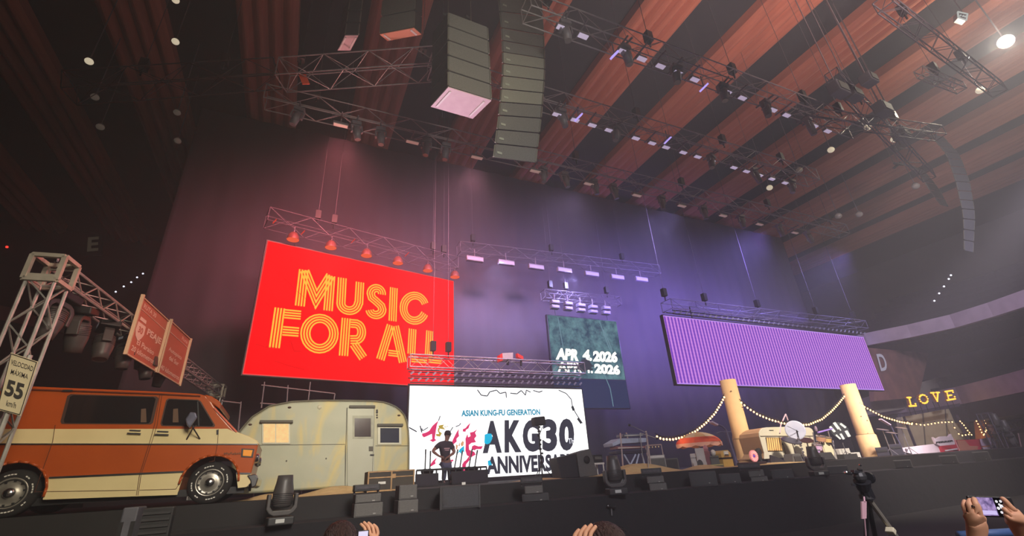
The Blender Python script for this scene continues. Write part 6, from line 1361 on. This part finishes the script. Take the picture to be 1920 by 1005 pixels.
eb = [('pel', 'waist'), ('waist', 'chest'), ('chest', 'neck'), ('neck', 'head0'), ('head0', 'head1'), ('head1', 'head2'), ('chest', 'shl'), ('shl', 'ell'), ('ell', 'wrl'), ('wrl', 'hnl'), ('chest', 'shr'), ('shr', 'elr'), ('elr', 'wrr'), ('wrr', 'hnr'),
      ('pel', 'hl'), ('hl', 'kl'), ('kl', 'al'), ('al', 'fl'), ('pel', 'hr'), ('hr', 'kr'), ('kr', 'ar'), ('ar', 'fr')]
def fingers(nodes, edges, root, base, dirv, side, L=.075, rad=.0085, curl=Vector((0, -.3, -.5))):
    for k in range(4):
        o = side*(k-1.5)*.021; l_ = L*(1, 1.12, 1.05, .85)[k]; a = base+o; b = a+dirv*l_*.5; c = b+(dirv+curl*.6).normalized()*l_*.5
        for nm, q in (('a', a), ('b', b), ('c', c)): nodes[root+str(k)+nm] = (q, rad*(1.1 if nm == 'a' else 1 if nm == 'b' else .85))
        edges += [(root, root+str(k)+'a'), (root+str(k)+'a', root+str(k)+'b'), (root+str(k)+'b', root+str(k)+'c')]
fingers(nb, eb, 'hnl', nb['hnl'][0]+Vector((.035, -.02, -.01)), Vector((.8, -.1, -.4)).normalized(), Vector((0, -.3, 1)).normalized()); fingers(nb, eb, 'hnr', nb['hnr'][0]+Vector((-.03, -.02, -.02)), Vector((-.7, -.1, -.5)).normalized(), Vector((0, -.3, 1)).normalized())
skin_mesh('body', nb, eb, SKD, r)
sh = {k: (nb[k][0], tuple(x+.022 for x in (nb[k][1] if isinstance(nb[k][1], tuple) else (nb[k][1],)*2))) for k in ('pel', 'waist', 'chest', 'shl', 'shr')}
sh['sl'] = (nb['shl'][0].lerp(nb['ell'][0], .75), (.075, .075)); sh['sr'] = (nb['shr'][0].lerp(nb['elr'][0], .75), (.075, .075)); sh['col'] = (nb['chest'][0].lerp(nb['neck'][0], .75), (.09, .08))
skin_mesh('t_shirt', sh, [('pel', 'waist'), ('waist', 'chest'), ('chest', 'col'), ('chest', 'shl'), ('shl', 'sl'), ('chest', 'shr'), ('shr', 'sr')], mat('tshirt_dark', (62, 54, 66), .85), r)
je = {'pel': (nb['pel'][0]-Vector((0, 0, .06)), (.16, .125))}
for s_ in 'lr': je['h'+s_] = (nb['h'+s_][0], .13); je['k'+s_] = (nb['k'+s_][0], .10); je['a'+s_] = (nb['a'+s_][0]+Vector((0, 0, .03)), .075)
skin_mesh('jeans', je, [('pel', 'hl'), ('hl', 'kl'), ('kl', 'al'), ('pel', 'hr'), ('hr', 'kr'), ('kr', 'ar')], mat('jeans_slate', (104, 104, 132), .85, noise=(9, .3), rgb2=(86, 86, 112)), r)
hc = nb['head1'][0]
part(MB().lathe([(.001, .15), (.07, .14), (.115, .08), (.125, .01), (.12, -.02)], hc+Vector((0, .01, .02)), n=18), 'cap', mat('cap_black', (44, 40, 46), .8), r, smooth=True)
part(MB().slab([hc+Vector(v) for v in ((-.06, -.11, .03), (.1, -.08, .03), (.16, -.16, .01), (.02, -.2, .01))], (0, 0, .012)), 'cap_peak', mat('cap_black', (44, 40, 46), .8), r)
for s_ in (-1, 1): part(MB().ball(hc+Vector((s_*.035+.02, -.10, -.0)), .014, 8), 'eye', BLK, r); part(MB().ball(hc+Vector((s_*.1, .0, -.02)), .028, 8, (.5, .8, 1.2)), 'ear', SKD, r)
part(MB().ball(hc+Vector((.02, -.12, -.03)), .018, 8, (.8, 1, 1.4)), 'nose', SKD, r); part(MB().box(hc+Vector((.02, -.108, -.07)), (.05, .01, .01)), 'mouth', mat('lip', (120, 70, 66), .6), r)
ch = nb['chest'][0]; part(MB().box(ch+Vector((.01, -.155, .01)), (.2, .012, .035)), 'shirt_print', mat('print_pink', (214, 170, 176), .8), r); part(MB().box(ch+Vector((.015, -.15, -.045)), (.16, .012, .03)), 'shirt_print', mat('print_pink', (214, 170, 176), .8), r)
for s_ in 'lr': part(MB().ball(nb['f'+s_][0]+Vector((0, .04, 0)), .06, 10, (.8, 1.9, .75)), 'shoe', BLK, r)

# audience: heads and raised hands
RU = (ROT @ Vector((1, 0, 0))); UU = Vector((0, 0, 1))
def viewer(u, v, depth, label, hair=HAIR, R_=.105, phone=None, hand=None, shirt=(40, 38, 46)):
    h = atd(u, v, depth); h = h-UU*(R_*1.05)           # v is the crown
    r = empty('person', (h.x, h.y, 0), label, 'person'); f_ = Vector((h.x, h.y, 0)).normalized(); s_ = Vector((f_.y, -f_.x, 0))
    z = h.z; nk = h-UU*.17; ct = Vector((h.x, h.y, z-.42)); pv = Vector((h.x, h.y, z-.78))
    n = {'pel': (pv, (.16, .12)), 'ch': (ct, (.17, .12)), 'nk': (nk, .058), 'jaw': (h-UU*.07+f_*.015, (.075, .08)), 'hd': (h+UU*.01, (.088, .1)), 'cr': (h+UU*.05, (.07, .08)),
         'hl': (pv-s_*.1-UU*.1, .095), 'kl': (Vector((h.x, h.y, 0))-s_*.1+UU*.48, .065), 'al': (Vector((h.x, h.y, 0))-s_*.1+UU*.09, .045), 'tl': (Vector((h.x, h.y, 0))-s_*.1+f_*.16+UU*.045, .045),
         'hr': (pv+s_*.1-UU*.1, .095), 'kr': (Vector((h.x, h.y, 0))+s_*.1+UU*.48, .065), 'ar': (Vector((h.x, h.y, 0))+s_*.1+UU*.09, .045), 'tr': (Vector((h.x, h.y, 0))+s_*.1+f_*.16+UU*.045, .045),
         'sl': (ct-s_*.19+UU*.12, .065), 'sr': (ct+s_*.19+UU*.12, .065)}
    e = [('pel', 'ch'), ('ch', 'nk'), ('nk', 'jaw'), ('jaw', 'hd'), ('hd', 'cr'), ('pel', 'hl'), ('hl', 'kl'), ('kl', 'al'), ('al', 'tl'), ('pel', 'hr'), ('hr', 'kr'), ('kr', 'ar'), ('ar', 'tr'), ('ch', 'sl'), ('ch', 'sr')]
    for sd in 'lr':
        sg = -1 if sd == 'l' else 1; sh_ = n['s'+sd][0]
        if hand and sd == hand[0]:
            hp = atd(*hand[1]); el = sh_+s_*sg*.12-UU*.1+f_*.2; wr = hp-UU*.085+s_*sg*.02
            n['e'+sd] = (el, .045); n['w'+sd] = (wr, .028); n['h_'+sd] = (hp-UU*.03, (.036, .018)); e += [('s'+sd, 'e'+sd), ('e'+sd, 'w'+sd), ('w'+sd, 'h_'+sd)]
            fingers(n, e, 'h_'+sd, hp+UU*.005, (UU*.8+f_*.25-s_*sg*.25).normalized(), s_*sg, .075, .0095, curl=(-s_*sg*.9+f_*.1-UU*.3))
            tb = hp-UU*.02-s_*sg*.03; n['t1'] = (tb, .011); n['t2'] = (tb+(UU*.6-s_*sg*.7)*.04, .0095); e += [('h_'+sd, 't1'), ('t1', 't2')]
        else:
            n['e'+sd] = (sh_+s_*sg*.05-UU*.28, .045); n['w'+sd] = (sh_+s_*sg*.03-UU*.5+f_*.12, .03); n['h_'+sd] = (sh_+s_*sg*.02-UU*.57+f_*.16, (.04, .02)); e += [('s'+sd, 'e'+sd), ('e'+sd, 'w'+sd), ('w'+sd, 'h_'+sd)]
    skin_mesh('body', n, e, SKIN, r)
    st = {'pel': (n['pel'][0], (.19, .14)), 'ch': (n['ch'][0], (.2, .14)), 'c': (n['ch'][0].lerp(n['nk'][0], .7), (.09, .08))}
    st['sl'] = (n['sl'][0], .085); st['sr'] = (n['sr'][0], .085); st['el'] = (n['sl'][0].lerp(n['el'][0], .8), .066); st['er'] = (n['sr'][0].lerp(n['er'][0], .8), .066)
    skin_mesh('shirt', st, [('pel', 'ch'), ('ch', 'c'), ('ch', 'sl'), ('ch', 'sr'), ('sl', 'el'), ('sr', 'er')], mat('shirt_%d_%d' % shirt[:2], shirt, .9), r)
    jn = {'pel': (n['pel'][0]-UU*.08, (.165, .13))}
    for sd in 'lr': jn['h'+sd] = (n['h'+sd][0], .11); jn['k'+sd] = (n['k'+sd][0], .085); jn['a'+sd] = (n['a'+sd][0]+UU*.02, .07)
    skin_mesh('trousers', jn, [('pel', 'hl'), ('hl', 'kl'), ('kl', 'al'), ('pel', 'hr'), ('hr', 'kr'), ('kr', 'ar')], mat('trousers_dark', (40, 42, 56), .9), r)
    # hair cap with loose strands
    rnd = random.Random(int(u)); hb = MB().ball(h+UU*.015-f_*.012, R_, 22, (1, 1.06, 1.02)); hb.v = [tuple(Vector(q)+Vector((rnd.uniform(-1, 1), rnd.uniform(-1, 1), rnd.uniform(-1, 1)))*.002) for q in hb.v]
    part(hb, 'hair', hair, r, smooth=True)
    sb = MB()
    for k in range(260):
        t = rnd.uniform(0, 6.28); ph = rnd.uniform(0, 1.9); dn = Vector((math.sin(ph)*math.cos(t), math.sin(ph)*math.sin(t), math.cos(ph))); a = h+UU*.015-f_*.012+dn*R_*.99
        td = Vector((rnd.uniform(-1, 1), rnd.uniform(-1, 1), -.6)).normalized(); b = a+dn*.006+td*.03; sb.tube(a, b, .0014, 3, .0006); sb.tube(b, b+td*.02-UU*.008, .0007, 3, .0003)
    part(sb, 'hair_strands', hair, r, kind='stuff')
    for sg in (-1, 1): part(MB().ball(h+s_*sg*.098-UU*.03, .028, 8, (.6, .8, 1.2)), 'ear', SKIN, r); part(MB().ball(h+f_*.092+s_*sg*.033-UU*.005, .013, 8), 'eye', WHT, r)
    part(MB().ball(h+f_*.105-UU*.035, .02, 8, (.8, .9, 1.3)), 'nose', SKIN, r); part(MB().ball(h+f_*.093-UU*.075, .022, 8, (1, .5, .4)), 'mouth', mat('lip', (150, 80, 76), .6), r)
    return r, f_, s_
viewer(640, 979, 2.75, 'dark haired person at the bottom edge holding up a lit phone', phone=True, hand=('r', (698, 1004, 2.5)), R_=.10)
r, = (empty('smartphone', atd(680, 1016, 2.48), 'small bright phone held by the person at the lower left', 'phone'),)
pc = atd(680, 1018, 2.46); f0 = (pc-EYE).normalized(); s0 = f0.cross(UU).normalized(); u0_ = s0.cross(f0)
part(MB().box(pc, (.06, .008, .12), Matrix((s0, f0, u0_)).transposed()), 'case', BLK, r, bevel=.004); part(MB().box(pc-f0*.006, (.05, .002, .11), Matrix((s0, f0, u0_)).transposed()), 'screen', glow('phone_white', (225, 215, 240), 1.1), r)
viewer(1130, 982, 1.95, 'dark curly haired person at the bottom centre with fingers raised beside the ear', R_=.098, hand=('l', (1090, 1022, 1.8)), shirt=(50, 44, 52))
# person at lower right: two hands and a phone, jacket sleeve below
def hands_person():
    d0 = 1.5; A = lambda u, v, d=d0: atd(u, v, d)
    pc = A(1860, 950, 1.52); f_ = (pc-EYE); f_.normalize(); px_r = (A(1890, 951, 1.52)-A(1832, 949, 1.52)).normalized(); n_ = px_r.cross(f_).normalized(); ff = n_.cross(px_r).normalized()
    ff = ff if ff.dot(f_) > 0 else -ff
    Mx = Matrix((px_r, ff, n_)).transposed()
    ph = empty('smartphone', pc, 'smartphone held sideways in both hands at the lower right, filming the stage', 'phone')
    part(MB().box(pc, (.150, .009, .062), Mx), 'case', BLK, ph, bevel=.004)
    sc_ = part(MB().box(pc-ff*.0055+px_r*-.022, (.056, .002, .054), Mx), 'screen', mat('phone_stage_view', (60, 50, 92), .3, noise=(60, .18), rgb2=(206, 186, 240), emit=((92, 78, 140), .3)), ph)
    part(MB().box(pc-ff*.007+px_r*-.022-n_*.018, (.048, .002, .012), Mx), 'screen_glare', glow('phone_glare', (220, 205, 255), .9), ph)
    part(MB().box(pc-ff*.0055+px_r*.028, (.042, .002, .054), Mx), 'control_area', glow('phone_dark', (12, 10, 16), .5), ph)
    for (x, z, s_) in ((.048, 0, .0075), (.036, .016, .004), (.05, .017, .004), (.062, .012, .0035), (.034, -.004, .0045), (.04, -.016, .004), (.06, -.015, .0035), (.051, -.02, .003), (.065, 0, .003), (.042, .007, .0035)):
        part(MB().lathe([(.001, .0), (s_, 0), (s_, .001)], pc-ff*.0075+px_r*(x-.022)+n_*z, -ff, 12), 'camera_button', glow('button_white', (240, 236, 240), 1.1), ph)
    # body below the frame
    Q = Vector((pc.x, pc.y, 0)); fd = Vector((f_.x, f_.y, 0)).normalized(); sd = Vector((fd.y, -fd.x, 0)); B = Q-fd*.42; hz = EYE.z-.42
    r = empty('person', (B.x, B.y, 0), 'person in blue denim at the lower right corner holding a phone sideways', 'person')
    Z = lambda p, z: Vector((p.x, p.y, z))
    wl = A(1829, 1010, 1.47); pl = A(1829, 974, 1.47); wr = A(1925, 1012, 1.47); pr = A(1904, 972, 1.47)
    n = {'pel': (Z(B, .72), (.16, .12)), 'ch': (Z(B, 1.12), (.17, .12)), 'nk': (Z(B, 1.30), .055), 'jaw': (Z(B, 1.36)+fd*.02, (.07, .08)), 'hd': (Z(B, 1.42), (.088, .1)), 'cr': (Z(B, 1.47), (.07, .08)),
         'hl': (Z(B, .66)-sd*.1, .09), 'kl': (Z(B, .38)-sd*.1, .062), 'al': (Z(B, .08)-sd*.1, .045), 'tl': (Z(B, .045)-sd*.1+fd*.15, .042), 'hr': (Z(B, .66)+sd*.1, .09), 'kr': (Z(B, .38)+sd*.1, .062), 'ar': (Z(B, .08)+sd*.1, .045), 'tr': (Z(B, .045)+sd*.1+fd*.15, .042),
         'sl': (Z(B, 1.22)-sd*.17, .06), 'sr': (Z(B, 1.22)+sd*.17, .06), 'el': (Z(wl, 1.28)-fd*.06-sd*.02, .045), 'er': (Z(wr, 1.28)-fd*.06+sd*.02, .045),
         'wl': (wl, (.026, .022)), 'pl0': (A(1829, 989, 1.47), (.0295, .021)), 'pl': (pl, (.036, .018)), 'wr': (wr, (.026, .022)), 'pr0': (A(1913, 988, 1.47), (.031, .02)), 'pr': (pr, (.035, .017))}
    e = [('pel', 'ch'), ('ch', 'nk'), ('nk', 'jaw'), ('jaw', 'hd'), ('hd', 'cr'), ('pel', 'hl'), ('hl', 'kl'), ('kl', 'al'), ('al', 'tl'), ('pel', 'hr'), ('hr', 'kr'), ('kr', 'ar'), ('ar', 'tr'), ('ch', 'sl'), ('sl', 'el'), ('el', 'wl'), ('wl', 'pl0'), ('pl0', 'pl'), ('ch', 'sr'), ('sr', 'er'), ('er', 'wr'), ('wr', 'pr0'), ('pr0', 'pr')]
    def chain(root, pts, rads, tag_):
        prev = root
        for i, (p_, q_) in enumerate(zip(pts, rads)): k = tag_+str(i); n[k] = (A(*p_), q_); e.append((prev, k)); prev = k
    # left hand: fingers folded up behind the phone's left end, ring on one
    chain('pl', [(1812, 961, 1.475), (1808, 948, 1.49), (1809, 939, 1.52)], [.0092, .0088, .0075], 'la')
    chain('pl', [(1821, 960, 1.465), (1817, 945, 1.475), (1820, 937, 1.51)], [.0100, .0095, .0082], 'lb')
    chain('pl', [(1832, 959, 1.46), (1829, 944, 1.465), (1826, 934, 1.495)], [.0095, .009, .0078], 'lc')
    chain('pl', [(1838, 966, 1.455), (1835, 952, 1.46), (1830, 941, 1.475)], [.0085, .0078, .007], 'ld')
    chain('pl0', [(1842, 978, 1.46), (1843, 968, 1.475)], [.0108, .0095], 'lt')
    # right hand: long index reaching up to the left, others under
    chain('pr', [(1894, 950, 1.475), (1884, 938, 1.485), (1875, 931, 1.495)], [.0092, .0082, .007], 'ra')
    chain('pr', [(1896, 959, 1.47), (1888, 950, 1.48), (1881, 943, 1.49)], [.0092, .0084, .0074], 'rb')
    chain('pr', [(1893, 967, 1.465), (1885, 957, 1.47), (1880, 951, 1.48)], [.0088, .008, .007], 'rc')
    chain('pr', [(1894, 975, 1.46), (1887, 968, 1.465), (1883, 962, 1.475)], [.008, .0072, .0064], 'rd')
    chain('pr0', [(1912, 966, 1.50), (1903, 955, 1.52)], [.0105, .009], 'rt')
    skin_mesh('body', n, e, SKIN, r, 2)
    part(MB().tube(A(1823, 949, 1.462), A(1828, 951, 1.462), .0035, 8), 'ring', CHR, r)
    dn = mat('denim', (52, 78, 124), .9, noise=(60, .2), rgb2=(70, 96, 140))
    st = {'pel': (n['pel'][0], (.19, .14)), 'ch': (n['ch'][0], (.2, .14)), 'sl': (n['sl'][0], .08), 'sr': (n['sr'][0], .08), 'el': (n['el'][0], .06), 'er': (n['er'][0], .06)}
    skin_mesh('denim_jacket', st, [('pel', 'ch'), ('ch', 'sl'), ('ch', 'sr'), ('sl', 'el'), ('sr', 'er')], dn, r)
    jn = {'pel': (n['pel'][0]-UU*.08, (.165, .13))}
    for s_ in 'lr': jn['h'+s_] = (n['h'+s_][0], .105); jn['k'+s_] = (n['k'+s_][0], .08); jn['a'+s_] = (n['a'+s_][0]+UU*.02, .065)
    skin_mesh('trousers', jn, [('pel', 'hl'), ('hl', 'kl'), ('kl', 'al'), ('pel', 'hr'), ('hr', 'kr'), ('kr', 'ar')], mat('trousers_dark', (40, 42, 56), .9), r)
    hp = n['hd'][0]; part(MB().ball(hp+UU*.015-fd*.012, .1, 20, (1, 1.06, 1.02)), 'hair', HAIR, r, smooth=True)
hands_person()
# denim rail visible between the hands
r = empty('denim_sleeve_rail', atd(1872, 1000, 2.3), 'blue padded barrier rail behind the phone hands at the lower right', 'barrier')
ba, bb = atd(1800, 1010, 2.4), atd(1925, 990, 2.4); bb.z = ba.z = (ba.z+bb.z)/2
part(MB().tube(ba, bb, .02, 14), 'rail', mat('blue_pad', (36, 60, 100), .6, noise=(20, .3), rgb2=(56, 84, 130)), r, smooth=True)
for t in (.1, .9): q = ba.lerp(bb, t); part(MB().tube((q.x, q.y, 0), q, .02, 8), 'post', DKG, r)
# ================================================================ tripod with head at the right
def tripod():
    dd = 4.2; A = lambda u, v, d=dd: atd(u, v, d); top_ = A(1625, 930); r = empty('tripod', (top_.x, top_.y, 0), 'black camera tripod with a pink tag standing before the stage at the right', 'tripod')
    TM = mat('tripod_black', (38, 38, 42), .45, .3); 
    part(MB().tube(A(1618, 905), A(1627, 932), .045, 10, .06), 'column', TM, r); part(MB().tube(A(1616, 902), A(1620, 918), .07, 12, .05), 'collar', TM, r)
    part(MB().ball(A(1612, 893), .055, 12), 'ball_head', DKG, r); part(MB().bar(A(1598, 884), A(1616, 889), .05, .03), 'mount_plate', TM, r, bevel=.005)
    part(MB().bar(A(1612, 879), A(1613, 892), .03, .03), 'clamp', TM, r); part(MB().ball(A(1613, 872), .012, 8), 'knob', CHR, r)
    part(MB().bar(A(1584, 886), A(1597, 888), .035, .03), 'silver_knob', CHR, r, bevel=.01); part(MB().bar(A(1606, 884), A(1620, 892), .035, .03), 'silver_arm', CHR, r, bevel=.01)
    part(MB().lathe([(.001, .03), (.05, .03), (.05, 0), (.001, 0)], A(1627, 896), (1, 0, 0), 14), 'pan_knob', TM, r); part(MB().bar(A(1597, 909), A(1632, 911), .02, .02), 'pan_handle', TM, r)
    part(MB().lathe([(.001, .02), (.06, .02), (.06, -.02), (.001, -.02)], A(1625, 931), (0, 0, 1), 12), 'leg_hub', DKG, r)
    SV = mat('leg_silver', (168, 160, 146), .35, .6)
    b0 = top_; 
    for (u, v, m_) in ((1680, 1005, SV), (1641, 1005, TM), (1624, 1005, TM)):
        q = A(u, v, dd*(1.0 if m_ is SV else 1.03)); dr = (q-b0); k = b0.z/(-dr.z) if dr.z < 0 else 1; e_ = b0+dr*k; part(MB().tube(b0, e_, .022, 8, .016), 'leg', m_, r)
    part(MB().bar(A(1667, 992, dd*.99), A(1673, 999, dd*.99), .07, .05), 'leg_clamp', mat('clamp_cream', (196, 188, 160), .5), r, bevel=.006)
    part(MB().slab([A(1616, 940, 4.1), A(1625, 940, 4.1), A(1625, 972, 4.1), A(1617, 973, 4.1)], (0, .012, 0)), 'pink_tag', mat('tag_pink', (226, 180, 190), .6), r)
    part(MB().tube(A(1620, 932, 4.15), A(1621, 941, 4.1), .008, 5).tube(A(1621, 972, 4.1), A(1624, 1010, 4.1), .006, 5), 'tag_cord', mat('cord_pink', (190, 150, 160), .6), r)
tripod()
r = empty('stage_bracket', at(1143, 955, 9.98), 'small black and silver clamp fixed on the stage front skirt', 'clamp')
part(MB().tube(at(1139, 948, 9.9), at(1154, 951, 9.9), .03, 8), 'arm', BLK, r); part(MB().ball(at(1140, 949, 9.88), .025, 8), 'knob', CHR, r); part(MB().bar(at(1146, 954, 9.9), at(1147, 966, 9.93), .03, .04), 'screw', mat('screw_grey', (130, 128, 128), .4, .5), r)
for r_, th_, c_, y_ in TURN: r_.location.x *= r_.location.y/y_; r_.rotation_euler = (0, 0, th_); r_.scale = (c_, 1, 1)
